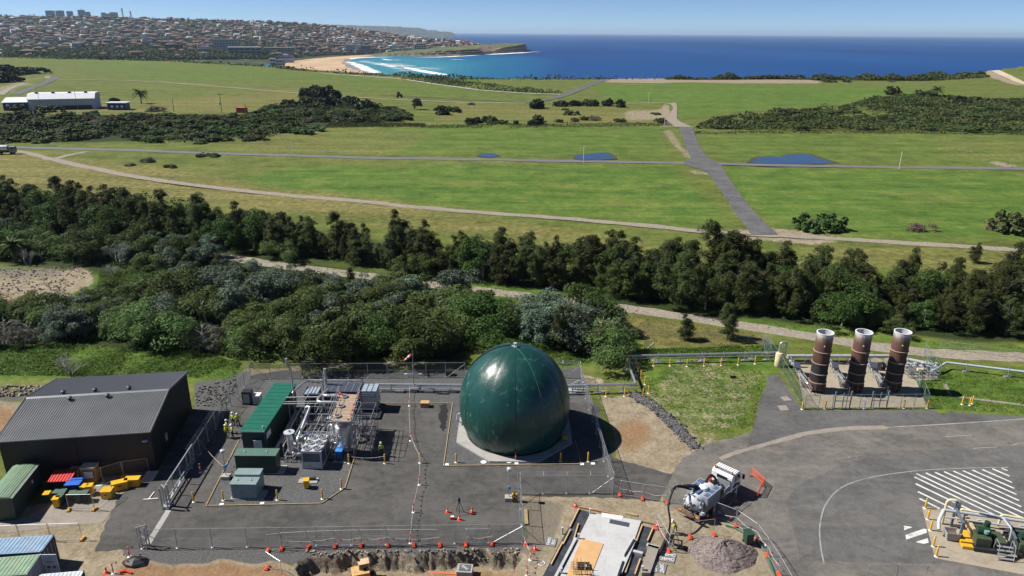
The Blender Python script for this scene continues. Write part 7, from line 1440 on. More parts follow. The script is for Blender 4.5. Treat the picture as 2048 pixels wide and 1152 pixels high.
m = MB(); m.beam((0, 0, .07), (0, -1.3, .07), .09); m.beam((-.5, -1.3, .07), (.9, -1.1, .07), .1); tag(m.build('steel_offcut', WHT, loc=G(309, 985)), 'white T-shaped steel offcut lying on the asphalt edge', 'steel')
o = thing('skip_bin', 'dark skip with a bright red ribbed lid among the bins', 'skip', G(95, 962, 1.25).xy.to_3d() + Vector((1.2, .2, 0)), R(5)); m = MB(); m.box((0, .55, .6), (2.2, 1.5, 1.1)); m.build('body', DKM, o); m = MB(); m.add([(-1.15, -.3, 1.25), (1.15, -.3, 1.25), (1.15, 1.4, 1.6), (-1.15, 1.4, 1.6), (-1.15, -.3, 1.18), (1.15, -.3, 1.18), (1.15, 1.4, 1.53), (-1.15, 1.4, 1.53)], [(0, 1, 2, 3), (7, 6, 5, 4), (0, 4, 5, 1), (1, 5, 6, 2), (2, 6, 7, 3), (3, 7, 4, 0)])
for k in range(8): x = -1.05 + k * .3; m.beam((x, -.3, 1.28), (x, 1.4, 1.63), .1, .06)
m.build('lid', RED, o)
o = thing('paper_bin', 'large four-wheeled bin with a bright blue lid', 'bin', G(152, 985), R(6)); m = MB(); m.box((0, .1, .6), (1.25, 1.0, 1.0), taper=1.1); m.build('body', NAVY, o, bevel=.03); m = MB(); m.box((0, .1, 1.2), (1.5, 1.25, .14)); m.box((0, .5, 1.3), (1.4, .3, .1)); m.build('lid', BINB, o, bevel=.04)
CRT = M('crate_tan', (.45, .26, .10), .8, var=.2)
for k, (x, y, s, lab) in enumerate(((153, 966, 1.0, 'smaller tan drum crate with an orange rag on top'), (181, 966, 1.25, 'larger tan drum crate with a pale lid and label'))): odd('drum_crate', lab, 'crate', G(x, y), [('body', B_((0, .4, .75 * s), (1.15 * s, 1.0, 1.4 * s)), CRT), ('lid', B_((0, .4, 1.5 * s), (1.2 * s, 1.05, .1)), CREAM if k else M('rag_orange', (.6, .22, .08), .8)), ('label_panel', B_((.05, -.12, .85 * s), (.75 * s, .03, .65 * s)), WHT), ('label_frame', B_((.05, -.105, .85 * s), (.9 * s, .02, .8 * s)), DKM)], .06, 'tan crates among the bins')
for k, (x, y, bd, ld, lab) in enumerate(((117, 1000, BING, BINGL, 'dark green wheelie bin, leftmost of the green ones'), (130, 999, BING, BINGL, 'dark green wheelie bin left of the blue-lidded one'), (124, 1008, BING, BINGL, 'dark green wheelie bin in the front row of the bins'), (160, 1003, BING, BINGL, 'dark green wheelie bin under the blue lid'), (148, 1002, BLK, BINGL, 'open black wheelie bin between the green ones'), (174, 1001, BLK, BINGL, 'open black wheelie bin nearest the wire panel'), (173, 988, BINY, BINY, 'yellow wheelie bin below the tan crates, left of its twin'), (183, 987, BINY, BINY, 'yellow wheelie bin nearest the pale lid'), (116, 1013, BINY, BINY, 'yellow wheelie bin standing in front of the green ones'), (98, 1003, BING, BINY, 'green wheelie bin with yellow lid beside the striped store'))): wheelie(lab, G(x, y), R(rv.uniform(-12, 15)), bd, ld, 1.0, 'wheelie bins in the yard corner')
m = MB(); m.lathe([(.5, 0), (.55, 1.0), (.5, 1.2), (.45, 1.2)], n=18); odd('water_tub', 'round tub with a pale blue lid against the big shed', 'tub', G(158, 948), [('body', m, DKM), ('lid', MB().cyl((0, 0, 1.2), .5, .05, 18), M('lid_pale_blue', (.35, .6, .7), .5))])
m = MB(); m.lathe([(.5, 0), (.5, .06), (.3, .1)], n=18); odd('disc_cover', 'pale grey-green round lid leaning by the yellow bins', 'lid', G(201, 968), [('disc', m, M('lid_pale', (.4, .46, .4), .6))])
m = MB(); rr = random.Random(2)
vs = [(0, 0, .6)] + [((.65 + .35 * rr.random()) * f * math.cos(a * .524) * 1.3, (.55 + .3 * rr.random()) * f * math.sin(a * .524), z) for f, z in ((.5, .5), (.85, .28), (1.1, 0)) for a in range(12)]
fs = [(0, 1 + k, 1 + (k + 1) % 12) for k in range(12)] + [(1 + j * 12 + k, 13 + j * 12 + k, 13 + j * 12 + (k + 1) % 12, 1 + j * 12 + (k + 1) % 12) for j in range(2) for k in range(12)]
m.add(vs, fs); tag(m.build('black_tarp', M('tarp_black', (.02, .02, .024), .4, var=.3), loc=G(272, 1126)), 'crumpled black tarp over a heap by the front corner', 'tarp')
m = MB(); m.tube([(0, 0, .1), (.5, .1, .15), (1.1, -.1, .1)], .09); tag(m.build('red_hose', RED, loc=G(240, 1146)), 'red hose bundle on the dirt beside the tarp', 'hose')
# -- the dig and the new slab
o = thing('building_slab', 'fresh pale concrete base slab being built at the bottom edge', 'slab', G(1205, 1090)); b0 = Vector(o.location)
def loc_(pts, z=0): return [((p - b0).x, (p - b0).y, z) for p in GG(pts)]
SLABM = concrete('fresh_concrete', (.36, .365, .365), (.47, .475, .475), (.27, .27, .275), .5)
m = MB(); m.prism(loc_([(1181, 1029), (1282, 1045), (1268, 1085), (1238, 1152), (1210, 1240), (1070, 1240), (1122, 1152), (1152, 1090)]), -.1, .22); m.build('slab', SLABM, o)
BIT = M('bitumen_membrane', (.030, .033, .042), .6, var=.3, scale=1.2, dirt=(.09, .095, .11))
for nm, q in (('west', [(1157, 1019), (1180, 1025), (1150, 1085), (1112, 1152), (1075, 1220), (1040, 1220), (1086, 1152), (1125, 1078)]), ('east', [(1285, 1052), (1309, 1058), (1296, 1098), (1288, 1110), (1270, 1152), (1248, 1200), (1215, 1200), (1244, 1152), (1262, 1106)])): m = MB(); m.prism(loc_(q), .0, .05); m.build('bitumen_strip', BIT, o)
PLY = M('plywood', (.50, .30, .14), .7, var=.12, scale=1.2, dirt=(.42, .24, .1)); m = MB(); m.prism(loc_([(1162, 1082), (1207, 1092), (1183, 1152), (1150, 1230), (1095, 1230), (1134, 1152)]), .225, .27); m.build('plywood_sheet', PLY, o)
m = MB(); m.prism(loc_([(1220, 1042), (1259, 1050), (1257, 1058), (1218, 1050)]), .225, .25); m.build('dark_mat', M('mat_dark', (.05, .055, .075), .7), o); m = MB(); m.prism(loc_([(1203, 1029), (1246, 1036), (1244, 1044), (1205, 1038)]), .225, .24); m.build('white_patch', M('grout_white', (.6, .59, .56), .8), o)
for q in ([(1149, 1082), (1154, 1083), (1118, 1152), (1080, 1230), (1074, 1230), (1112, 1152)], [(1268, 1085), (1272, 1086), (1244, 1152), (1238, 1152)]): m = MB(); m.prism(loc_(q), .2, .42); m.build('upstand', SLABM, o)
m = MB(); m.prism(loc_([(1262, 1103), (1286, 1109), (1284, 1113), (1260, 1107)]), .05, .3); m.prism(loc_([(1294, 1092), (1318, 1099), (1316, 1104), (1292, 1097)]), .05, .35); m.build('cross_beam', SLABM, o)
def board(px0, px1, z, label, w_=.12, h=.1, mt=TIMN): a, b = G(*px0, 0), G(*px1, 0); m = MB(); m.beam((0, 0, z), (b.x - a.x, b.y - a.y, z), w_, h); tag(m.build('timber_plank', mt, loc=a), label, 'plank', 'form-work planks round the new slab')
ZD = ZF(1080, 1000, .1367)
for q0, q1, lab in (((560, 370), (465, 695), 'inner west plank beside the slab, upper one'), ((445, 455), (335, 670), 'short west plank across the black strip'), ((430, 745), (300, 990), 'inner west plank, lower one'), ((330, 640), (160, 965), 'long outer west plank'), ((570, 145), (435, 420), 'pale outer plank at the top west corner'), ((1495, 385), (1400, 645), 'upper east plank beside the slab'), ((1650, 435), (1570, 620), 'upper east plank lying on the dirt'), ((1340, 810), (1245, 1090), 'lower east plank on the black strip'), ((1465, 885), (1385, 1110), 'lower east plank near the concrete wall')): a, b = ZD(q0)[0], ZD(q1)[0]; board(a, b, .2, 'new timber form-work plank: ' + lab)
board((1146, 1013), (1238, 1032), .1, 'long orange-brown timber edge along the top of the slab', .14, .16, M('timber_red', (.34, .17, .09), .8, var=.2)); board((1250, 1027), (1275, 1032), .06, 'short weathered timber baulk on the dirt above the slab', .25, .14, TIM); board((1283, 1044), (1309, 1050), .08, 'dark timber board at the east end of the slab', .12, .12, M('timber_dark', (.16, .11, .07), .85)); board((1051, 1020), (1053, 1050), .1, 'pale timber board leaning along the fence corner', .35, .1, TIM)
for a, b, lab in (((1338, 1070), (1318, 1112), 'dark trench shield board beside the barrow'), ((1268, 1087), (1250, 1118), 'black steel form, upper of the two on the slab edge'), ((1246, 1131), (1236, 1160), 'black steel form, lower of the two on the slab edge')): a_, b_ = G(*a), G(*b); m = MB(); m.beam((0, 0, .25), (b_.x - a_.x, b_.y - a_.y, .25), .18, .5); tag(m.build('steel_form', DKM, loc=a_), lab, 'form')
m = MB(); m.prism([(q.x, q.y) for q in (Vector(p) for p in [((x - G(1310, 1110)).x, (x - G(1310, 1110)).y) for x in GG([(1296, 1094), (1318, 1100), (1300, 1152), (1283, 1152)])])], 0, .35); tag(m.build('concrete_plinth', CONC_D, loc=G(1310, 1110)), 'low concrete pit wall beside the east strip', 'plinth')
def plate(q, txts, lab):
    P = GG(q); c = sum(P, Vector()) / 4; o = thing('road_plate', lab, 'steel plate', c); m = MB(); m.prism([((p - c).x, (p - c).y) for p in P], .005, .06); m.build('plate', M('plate_grey', (.14, .14, .14), .7, var=.2), o); m = MB(); pp = [Vector(((p - c).x, (p - c).y, .07)) for p in P]
    for a, b in zip(pp, pp[1:] + pp[:1]): m.beam(a, b, .05, .03)
    m.build('rim', GALV, o)
    for s, (u, v), rz, sz in txts: e = pp[0].lerp(pp[1], u).lerp(pp[3].lerp(pp[2], u), v); lettering(s, sz, WHT, o, (e.x, e.y, .068), (0, 0, rz), depth=.003)
plate(ZD((1790, 755), (1990, 800), (1955, 930), (1745, 885)), [('DEMO', (.5, .27), R(-10), .5), ('DEMO', (.5, .74), R(-10), .5)], 'grey plate chalked DEMO twice beside the barrow'); plate(ZD((1635, 905), (1855, 950), (1815, 1085), (1600, 1030)), [('DEMO', (.27, .5), R(-100), .48), ('DEMO', (.74, .5), R(-100), .48)], 'grey plate chalked DEMO sideways beside the concrete pit'); plate(ZD((90, 545), (245, 570), (215, 690), (75, 660)), [('DEMO', (.28, .5), R(-105), .38), ('DEB', (.75, .5), R(-105), .38)], 'grey chalked plate near the front fence corner')
m = MB(); c = G(1083, 1127); m.tube([(.3 * math.cos(a * .4), .3 * math.sin(a * .4), .03) for a in range(16)], .03, 5, closed=True); m.tube([(-.1, .12, .03), (.12, .05, .03), (-.05, -.12, .03)], .025, 5); tag(m.build('chalk_mark', WHT, loc=c), kind='structure')
o = thing('reo_cage', 'rusty reinforcing cage with black board standing on the plywood', 'steel cage', G(1158, 1148)); m = MB()
for x in (-.5, -.2, .15, .5):
    for y in (-.3, .3): m.tube([(x, y, .25), (x, y, 1.5 if x in (-.2, .15) else 1.1)], .022, 5)
for z in (.5, .8, 1.05):
    for y in (-.3, .3): m.tube([(-.75, y, z), (.95, y, z)], .02, 5)
    for x in (-.5, .5): m.tube([(x, -.5, z), (x, .5, z)], .02, 5)
m.build('bar', M('reo_bar', (.24, .17, .09), .8), o); m = MB(); m.box((.45, .55, .45), (1.1, .8, .06)); bo = m.build('board', BLK, o); lettering('R', .4, WHT, bo, (.62, .5, .49), (0, 0, R(-12)), depth=.003)
for k, (x, y, lab) in enumerate(((1124, 1068, 'white pipe stub on the dirt west of the slab'), (1157, 1081, 'white pipe stub on the slab edge, middle one'), (1122, 1150, 'white pipe stub on the slab edge at the frame bottom'), (1180, 1030, 'grey pipe stub at the top corner of the slab'), (1284, 1146, 'grey pipe stub beside the concrete pit'))): m = MB(); m.lathe([(.09, 0), (.09, .7), (.12, .7), (.12, .78)], n=12); tag(m.build('pipe_stub', LGREY, loc=G(x, y)), lab, 'pipe stub')
# gravel heap, barrow, bin, hoses
c = G(1445, 1108); N = 46; vs, fs = [(0, 0, 1.45)], []; rg = random.Random(8)
for j in range(1, 15):
    f = j / 14
    for i in range(N): a = i / N * 6.2832; rr_ = 1 + .06 * math.sin(3 * a + 1) + .04 * math.sin(7 * a); x, y = 3.15 * f * rr_ * math.cos(a), 2.45 * f * rr_ * math.sin(a); vs.append((x + rg.uniform(-.05, .05), y + rg.uniform(-.05, .05), max(-.03, 1.45 * (1 - f ** 1.25) * (1 + .12 * math.sin(a * 2 + f * 3)) + rg.uniform(-.05, .05) * (f < .97))))
fs = [(0, 1 + i, 1 + (i + 1) % N) for i in range(N)] + [(1 + j * N + i, 1 + (j + 1) * N + i, 1 + (j + 1) * N + (i + 1) % N, 1 + j * N + (i + 1) % N) for j in range(13) for i in range(N)]
m = MB(); m.add(vs, fs); tag(m.build('gravel_heap', granular('heap_gravel', ((.10, .08, .075), (.165, .135, .125), (.25, .21, .195)), 9), loc=c, smooth=False), 'big heap of reddish-grey gravel inside the fence corner', 'gravel heap')
o = thing('wheelbarrow', 'muddy dark wheelbarrow beside the chalked plates', 'wheelbarrow', G(1353, 1095), R(-20)); m = MB()
for a, b in (((-.35, -.32), (.5, -.4)), ((.5, -.4), (.5, .4)), ((.5, .4), (-.35, .32)), ((-.35, .32), (-.35, -.32))): m.add([(a[0] * .7, a[1] * .7, .35), (b[0] * .7, b[1] * .7, .35), (b[0], b[1], .65), (a[0], a[1], .65)], [(0, 1, 2, 3)])
m.box((.05, 0, .35), (.6, .48, .03)); m.build('tray', DKM, o); m = MB(); m.tube([(.75, -.03, .2), (.75, .03, .2)], .2, 14); m.build('wheel', BLK, o); m = MB()
for s in (-.27, .27): m.tube([(.75, s * .2, .2), (-.2, s, .34), (-.85, s, .6)], .025, 6); m.tube([(-.25, s, .34), (-.3, s, 0)], .02, 5)
m.build('handle', GALV, o); m = MB(); m.box((.05, 0, .52), (.6, .5, .16)); m.build('load', M('wet_mud', (.2, .17, .13), .8), o)
wheelie('tall dark green wheelie bin standing by the gravel heap', G(1495, 1087), R(10), BING, BING, 1.25)
m = MB(); L = smooth_line([G(x, y, .09) for x, y in ZF(1250, 900, .2187)((920, 690), (1000, 712), (1090, 762), (1160, 800), (1230, 860), (1295, 955), (1340, 1060), (1372, 1150), (1390, 1220))], 5); m.tube(L, .075, 7); tag(m.build('green_hose', M('hose_green', (.02, .11, .06), .5)), 'long dark green hose curving along the fence round the gravel heap', 'hose')
m = MB(); L = smooth_line([G(790, 1131, -1.4), G(830, 1138, -1.42), G(870, 1145, -1.42), G(917, 1149, -1.4)], 6); m.tube(L, .085, 8); tag(m.build('orange_conduit', M('conduit_orange', (.72, .13, .03), .45)), 'orange conduit running across the floor of the dig', 'conduit')
c = G(930, 1152, -1.5); o = thing('pit_box', 'grey precast pit box with a dark chalked lid in the dig', 'pit box', c, R(-4)); m = MB(); m.box((0, 0, .45), (1.4, 1.1, .9)); m.build('box', CONC, o, bevel=.02); m = MB(); m.box((0, 0, .92), (1.05, .8, .03)); li = m.build('lid', M('lid_slate', (.09, .1, .11), .7), o); lettering('DNV', .34, WHT, li, (0, 0, .94), (0, 0, R(-38)), depth=.003)
# small excavator down in the dig
c = G(727, 1160, -1.5); o = thing('excavator', 'small tan excavator at work in the dig with its black arm raised', 'excavator', c, R(18)); o.scale = (.82,) * 3; TAN = M('excavator_tan', (.50, .31, .13), .5, var=.12, dirt=(.3, .2, .1))
for s in (-.75, .75):
    m = MB(); m.extr([(-1.1, .0), (-1.25, .22), (-1.1, .5), (1.1, .5), (1.25, .22), (1.1, 0)], 'y', s - .2, s + .2); t_ = m.build('track', BLK, o)
m = MB(); m.box((-.25, 0, 1.05), (1.9, 1.5, .8)); m.build('house', TAN, o, bevel=.08); m = MB(); m.box((.15, .35, 1.75), (1.1, .85, .75)); cb = m.build('cab', TAN, o, bevel=.06); m = MB(); m.box((.15, -.085, 1.8), (.85, .03, .45)); m.box((.71, .35, 1.8), (.03, .7, .45)); m.build('cab_window', GLASS, cb); m = MB(); m.box((.15, .35, 2.16), (1.2, .95, .07)); m.build('cab_roof', M('cab_roof_tan', (.52, .38, .23), .6, dirt=(.5, .1, .06)), cb); m = MB(); m.beam((.5, -.35, 1.1), (-.6, .9, 2.5), .22, .26); m.build('boom', BLK, o); m = MB(); m.beam((-.6, .9, 2.5), (-1.2, 1.3, 3.1), .16, .2); m.beam((-1.2, 1.3, 3.1), (-1.3, 1.35, 3.25), .12); m.build('dipper', BLK, o); m = MB(); m.lathe([(.01, 0), (.09, .05), (.09, .12), (.01, .16)], (-1.3, 1.35, 3.25), 8); m.build('tip_cap', RED, o)
# -- people
SKIN = M('skin', (.32, .19, .13), .6, var=.08); HIVIS = M('hi_vis_yellow', (.62, .66, .04), .6, var=.08); HIVO = M('hi_vis_red', (.6, .06, .04), .6, var=.08); NVY = M('work_navy', (.018, .024, .045), .8, var=.15); HELM = M('helmet_white', (.8, .8, .8), .3, var=.03); SILV = M('reflective_silver', (.6, .62, .62), .3, .3); HAIR = M('hair_dark', (.03, .02, .015), .8)
def skin_chain(verts, edges, radii, name, mats, sub=2):
    me = bpy.data.meshes.new(name); me.from_pydata(verts, edges, []); o = bpy.data.objects.new(name, me); COL.objects.link(o); md = o.modifiers.new('s', 'SKIN'); md.use_smooth_shade = True
    for k, r_ in enumerate(radii): sv = me.skin_vertices[0].data[k]; sv.radius = r_ if isinstance(r_, tuple) else (r_, r_)
    me.skin_vertices[0].data[0].use_root = True; o.modifiers.new('u', 'SUBSURF').levels = sub; o.modifiers['u'].render_levels = sub
    dg = bpy.context.evaluated_depsgraph_get(); em = bpy.data.meshes.new_from_object(o.evaluated_get(dg)); bpy.data.objects.remove(o); em.materials.clear()
    for mt in mats: em.materials.append(mt)
    return em
def person(label, p, rz, top=HIVIS, legs=NVY, bend=0.0, arms=((.12, -.05), (.12, -.05)), stride=.16, helmet=HELM, h=1.0, reach=False):
    """standing or stooping worker, facing local -y; metres"""
    V, E, Rr = [], [], []
    def v(x, y, z, r_, par=None):
        V.append((x, y, z)); Rr.append(r_)
        if par is not None: E.append((par, len(V) - 1))
        return len(V) - 1
    cb, sb = math.cos(bend), math.sin(bend); hip = .93
    def tor(x, y, z): q = z - hip; return (x, y * cb - q * sb, hip + q * cb + (-y) * -sb * 0)
    pel = v(0, 0, hip, (.165, .12)); wa = v(*tor(0, 0, 1.08), (.15, .105), pel); ch = v(*tor(0, .01, 1.30), (.175, .12), wa); nk = v(*tor(0, 0, 1.47), (.07, .065), ch); hd0 = v(*tor(0, -.02, 1.56), (.075, .085), nk); hd1 = v(*tor(0, -.025, 1.68), (.08, .095), hd0)
    for s, (ax, ay) in zip((-1, 1), arms):
        sh = v(*tor(s * .18, 0, 1.40), .068, ch)
        if reach: el = v(*tor(s * .24, -.22, 1.20), .048, sh); wr = v(*tor(s * .12, -.48, 1.10), .034, el); hn = v(*tor(s * .09, -.56, 1.08), (.04, .022), wr)
        else: el = v(*tor(s * (.24 + ax * .3), .02 + ay, 1.13), .048, sh); wr = v(*tor(s * (.24 + ax * .2), -.1 + ay * 1.6, .90), .034, el); hn = v(*tor(s * (.235 + ax * .2), -.14 + ay * 1.7, .82), (.042, .022), wr)
        for q in range(4): f1 = v(V[hn][0] + s * .004 + (q - 1.5) * .019, V[hn][1] - .035, V[hn][2] - .045 - .006 * (q in (1, 2)), .0095, hn); v(V[f1][0], V[f1][1] - .012, V[f1][2] - .03, .008, f1)
        th_ = v(V[wr][0] - s * .035, V[wr][1] - .05, V[wr][2] - .035, .011, wr)
    for s in (-1, 1):
        th = v(s * .1, 0, .86, .105, pel); kn = v(s * .115, -.02 + s * stride * .45, .5, .068, th); an = v(s * .12, .03 + s * stride, .1, .046, kn); v(s * .125, -.12 + s * stride, .045, (.05, .04), an)
    em = skin_chain(V, E, Rr, 'person', [SKIN, top, legs, BLK])
    mi = []
    for f in em.polygons:
        c = f.center; q = Vector(c); x_, y_, z_ = q; zz_ = hip + (z_ - hip) * cb + (-y_) * sb * 1.0 if z_ > hip - .02 or y_ < -.2 else z_; yy_ = y_ * cb + (z_ - hip) * sb
        far = abs(x_) > .19 and zz_ < 1.0
        mi.append(3 if z_ < .13 else 0 if zz_ > 1.5 or (far and zz_ < .93 and z_ > .6) or (reach and yy_ < -.44) else 2 if zz_ < .98 and not far else 1)
    em.polygons.foreach_set('material_index', mi); o = bpy.data.objects.new('person', em); COL.objects.link(o); o.location = p; o.rotation_euler = (0, 0, rz); o.scale = (h, h, h); tag(o, label, 'person')
    hc = Vector(tor(0, -.02, 1.69)); rot = Matrix.Rotation(bend, 3, 'X'); m = MB(); prof = [(.135, .0), (.125, .05), (.09, .11), (.03, .135)]; m.lathe(prof, (0, 0, .02), 14); m.lathe([(.155, .0), (.15, .02)], (0, -.025, .015), 14); m.v = [tuple(rot @ Vector(q) + hc) for q in m.v]; m.build('helmet', helmet, o, smooth=True)
    m = MB()
    for x in (-.032, .032): m.box((x, -.108, -.005), (.024, .014, .014))
    m.v = [tuple(rot @ Vector(q) + hc) for q in m.v]; m.build('eye', BLK, o); m = MB(); m.box((0, -.118, -.035), (.024, .035, .04), taper=.6); m.v = [tuple(rot @ Vector(q) + hc) for q in m.v]; m.build('nose', SKIN, o); m = MB(); m.box((0, -.108, -.075), (.05, .012, .01)); m.v = [tuple(rot @ Vector(q) + hc) for q in m.v]; m.build('mouth', M('lips', (.22, .09, .07), .6), o); m = MB(); m.lathe([(.1, -.07), (.105, 0), (.1, .02)], (0, .025, 0), 12, caps=False); m.v = [tuple(rot @ Vector(q) + hc) for q in m.v if True]; m.build('hair', HAIR, o)
    m = MB()
    for z in (1.12, 1.26): m.v += []; k0 = len(m.v); m.lathe([(.19, z - .025), (.19, z + .025)], n=16, caps=False); m.v[k0:] = [tuple(tor(q[0] * .92, q[1] * .69, q[2])) for q in m.v[k0:]]
    m.build('reflective_band', SILV, o); return o
person('standing worker in yellow top and white helmet near the yard bollard', G(763, 912), R(20), stride=.14)
for x, y, rz, lab in ((477, 853, 200, 'rearmost of the five workers, facing away from the switch room'), (467, 851, 160, 'worker in yellow standing just left of the rearmost one'), (455, 866, 120, 'worker in yellow against the fence with arms close'), (453, 876, 95, 'worker in bright yellow vest nearest the gate fence'), (466, 875, 300, 'worker in yellow and white, nearest of the five')): person(lab, G(x, y), R(rz), stride=rv.uniform(.04, .18), arms=((rv.uniform(.1, .5), rv.uniform(-.2, 0)), (rv.uniform(.1, .5), rv.uniform(-.25, 0))))
person('worker in a red top half hidden beside the steel container', G(757, 812), R(60), HIVO, NVY, .25); person('worker in red and white helmet in the shade of the scaffold', G(727, 872), R(10), HIVO, NVY, .15)
person('stooping worker in yellow guiding the suction hose', G(1350, 1066), R(-70), HIVIS, M('work_khaki', (.16, .14, .1), .8), .55, reach=True, stride=.12)
# ---- the vacuum truck
TR = Vector((17.4, 58.33, 0)); o = thing('vacuum_truck', 'white-cabbed vacuum truck with a round silver tank and black hose boom', 'truck', TR, R(45.4)); TW = WHT; TGR = M('truck_grey', (.30, .33, .36), .4, .3, var=.12, dirt=(.2, .2, .2)); TBL = M('truck_blue_grey', (.10, .14, .24), .35, .2, var=.15)
def P_(n, m, mt, par=None, smooth=False, bevel=0.0): return m.build(n, mt, par or o, smooth, None, bevel)
m = MB(); m.box((3.9, -.42, .75), (7.4, .14, .26)); m.box((3.9, .42, .75), (7.4, .14, .26)); m.box((.1, 0, .75), (.16, 2.3, .3))
for x in (1, 2.5, 4.2, 6): m.box((x, 0, .72), (.12, .9, .2))
P_('chassis', m, DKM)
def wheel(x, y, r=.48, w=.3):
    m = MB(); m.lathe([(r * .6, -w / 2), (r * .93, -w / 2), (r, -w / 2 + .05), (r, w / 2 - .05), (r * .93, w / 2), (r * .6, w / 2)], n=24); m.v = [(v[0] + x, y + v[2], v[1] + r) for v in m.v]; t_ = P_('wheel', m, BLK, smooth=True); m = MB(); m.lathe([(.05, -w / 2 - .02), (r * .34, -w / 2 - .01), (r * .58, -w / 2 + .04), (r * .58, w / 2 - .04), (r * .34, w / 2 + .01), (.05, w / 2 + .02)], n=18); m.v = [(v[0] + x, y + v[2], v[1] + r) for v in m.v]; P_('rim', m, LGREY, t_, True)
for x in (1.55, 2.75):
    for s in (-1, 1): wheel(x, s * 1.0, .48, .44)
for s in (-1, 1): wheel(7.1, s * 1.02)
# cab with a rounded roof
m = MB(); W_ = 2.3; pf = [(6.05, .75), (6.05, 2.45), (6.18, 2.68), (6.45, 2.78), (7.45, 2.76), (7.75, 2.6), (8.12, 1.75), (8.18, .7), (7.7, .62), (7.62, .9), (7.1, 1.12), (6.58, .9), (6.5, .7)]; m.extr(pf, 'y', -W_ / 2, W_ / 2); cab = P_('cab', m, TW, bevel=.07)
m = MB(); m.box((6.03, -.05, 2.2), (.05, 1.15, .38)); P_('rear_window', m, GLASS, cab, bevel=.01)
for s in (-1, 1):
    m = MB(); m.extr([(6.75, 1.75), (6.75, 2.4), (7.55, 2.4), (7.92, 1.75)], 'y', s * (W_ / 2 + .004) - .02, s * (W_ / 2 + .004) + .02); P_('side_window', m, GLASS, cab); m = MB(); m.extr([(6.68, .95), (6.68, 2.5), (6.71, 2.5), (6.71, .95)], 'y', s * (W_ / 2 + .006) - .008, s * (W_ / 2 + .006) + .008); P_('door_seam', m, DKM, cab)
    m = MB(); m.box((6.85, s * (W_ / 2 + .03), 1.5), (.2, .04, .05)); P_('door_handle', m, BLK, cab); m = MB(); m.tube([(7.95, s * W_ / 2, 2.2), (8.0, s * 1.42, 2.2)], .025); m.box((7.98, s * 1.45, 2.0), (.12, .24, .55)); P_('mirror', m, BLK, cab, bevel=.03)
    m = MB(); m.extr([(6.35, .95), (6.5, 1.35), (7.1, 1.5), (7.7, 1.35), (7.85, .95), (7.65, .95), (7.5, 1.2), (7.1, 1.3), (6.7, 1.2), (6.55, .95)], 'y', s * 1.17 - .05, s * 1.17 + .05); P_('wheel_arch', m, DKM)
    m = MB(); m.box((8.2, s * .85, .95), (.06, .35, .2)); P_('headlight', m, LGREY, cab)
m = MB(); m.extr([(7.78, 2.56), (8.12, 1.78), (8.16, 1.78), (7.83, 2.58)], 'y', -1.0, 1.0); P_('windscreen', m, GLASS, cab); m = MB()
for k in range(9): m.box((6.95, -.96 + k * .24, 2.8), (.85, .09, .035))
P_('roof_rib', m, TW, cab); m = MB(); m.tube([(6.42, -1.0, 2.92), (6.42, 1.0, 2.92)], .035, 8); m.tube([(6.25, -1.0, 2.88), (6.25, 1.0, 2.88)], .03, 8)
for s in (-1, 1): m.beam((6.35, s * .95, 2.7), (6.35, s * .95, 2.9), .06)
P_('roof_bar', m, DKM, cab); m = MB()
for s in (-1, 1): m.lathe([(.1, 2.92), (.1, 3.05), (.05, 3.1)], (6.35, s * .95, 0), 10)
P_('beacon', m, M('beacon_amber', (.5, .2, .03), .2), cab); m = MB(); m.box((5.95, -.8, 1.75), (.14, .5, .9)); P_('air_intake', m, BLK, cab)
# pump bay between cab and tank
rk = random.Random(6)
for k in range(16): m = MB(); x, y, z = rk.uniform(4.6, 5.7), rk.uniform(-.7, .95), rk.uniform(1.0, 1.9); (m.tube([(x - .3, y, z), (x + .2, y, z)], rk.uniform(.08, .22), 10) if k % 2 else m.box((x, y, z), (rk.uniform(.2, .5), rk.uniform(.2, .5), rk.uniform(.2, .5)))); P_('pump_part', m, rk.choice((DKM, BLK, TGR, DKM)))
m = MB(); m.box((5.1, -.2, .95), (1.5, 2.2, .12)); P_('pump_deck', m, DKM); m = MB(); m.box((5.85, -.4, 1.5), (.06, 1.4, 1.25)); m.box((5.3, -1.1, 1.35), (1.1, .06, .95)); P_('bay_panel', m, TGR)
m = MB(); m.tube([(5.3, 1.0, 1.9), (5.75, 1.05, 1.9)], .2, 12); m.tube([(4.9, .7, 1.95), (5.2, .7, 1.95)], .13, 10); P_('red_cylinder', m, RED, smooth=True)
m = MB(); m.bend([(3.4, .35, 2.7), (4.6, .5, 3.0), (5.4, .3, 2.2), (5.4, .2, 1.6)], .12, 10, rad=.5, seg=6); P_('suction_pipe', m, BLK, smooth=True)
# side lockers and tank
for s in (-1, 1):
    m = MB(); m.box((2.55, s * .86, 1.75), (2.5, .6, 1.6)); lk = P_('locker', m, TGR, bevel=.03); m = MB()
    for k in range(3): m.box((1.75 + k * .82, s * .86, 2.565), (.74, .5, .03))
    P_('locker_lid', m, TBL, lk); m = MB(); m.box((2.55, s * 1.17, 1.0), (2.5, .04, .1)); P_('red_stripe', m, RED, lk); m = MB()
    for k in range(4): m.box((1.32 + k * .82, s * .86, 2.57), (.05, .6, .06))
    m.box((2.55, s * 1.15, 2.57), (2.5, .05, .06)); P_('locker_edge', m, LGREY, lk)
    m = MB(); m.box((4.7, s * 1.1, .62), (1.8, .08, .5)); P_('side_guard', m, DKM); m = MB(); m.box((4.7, s * 1.15, .75), (1.8, .02, .05)); m.box((4.7, s * 1.15, .5), (1.8, .02, .05)); P_('reflector_strip', m, RED)
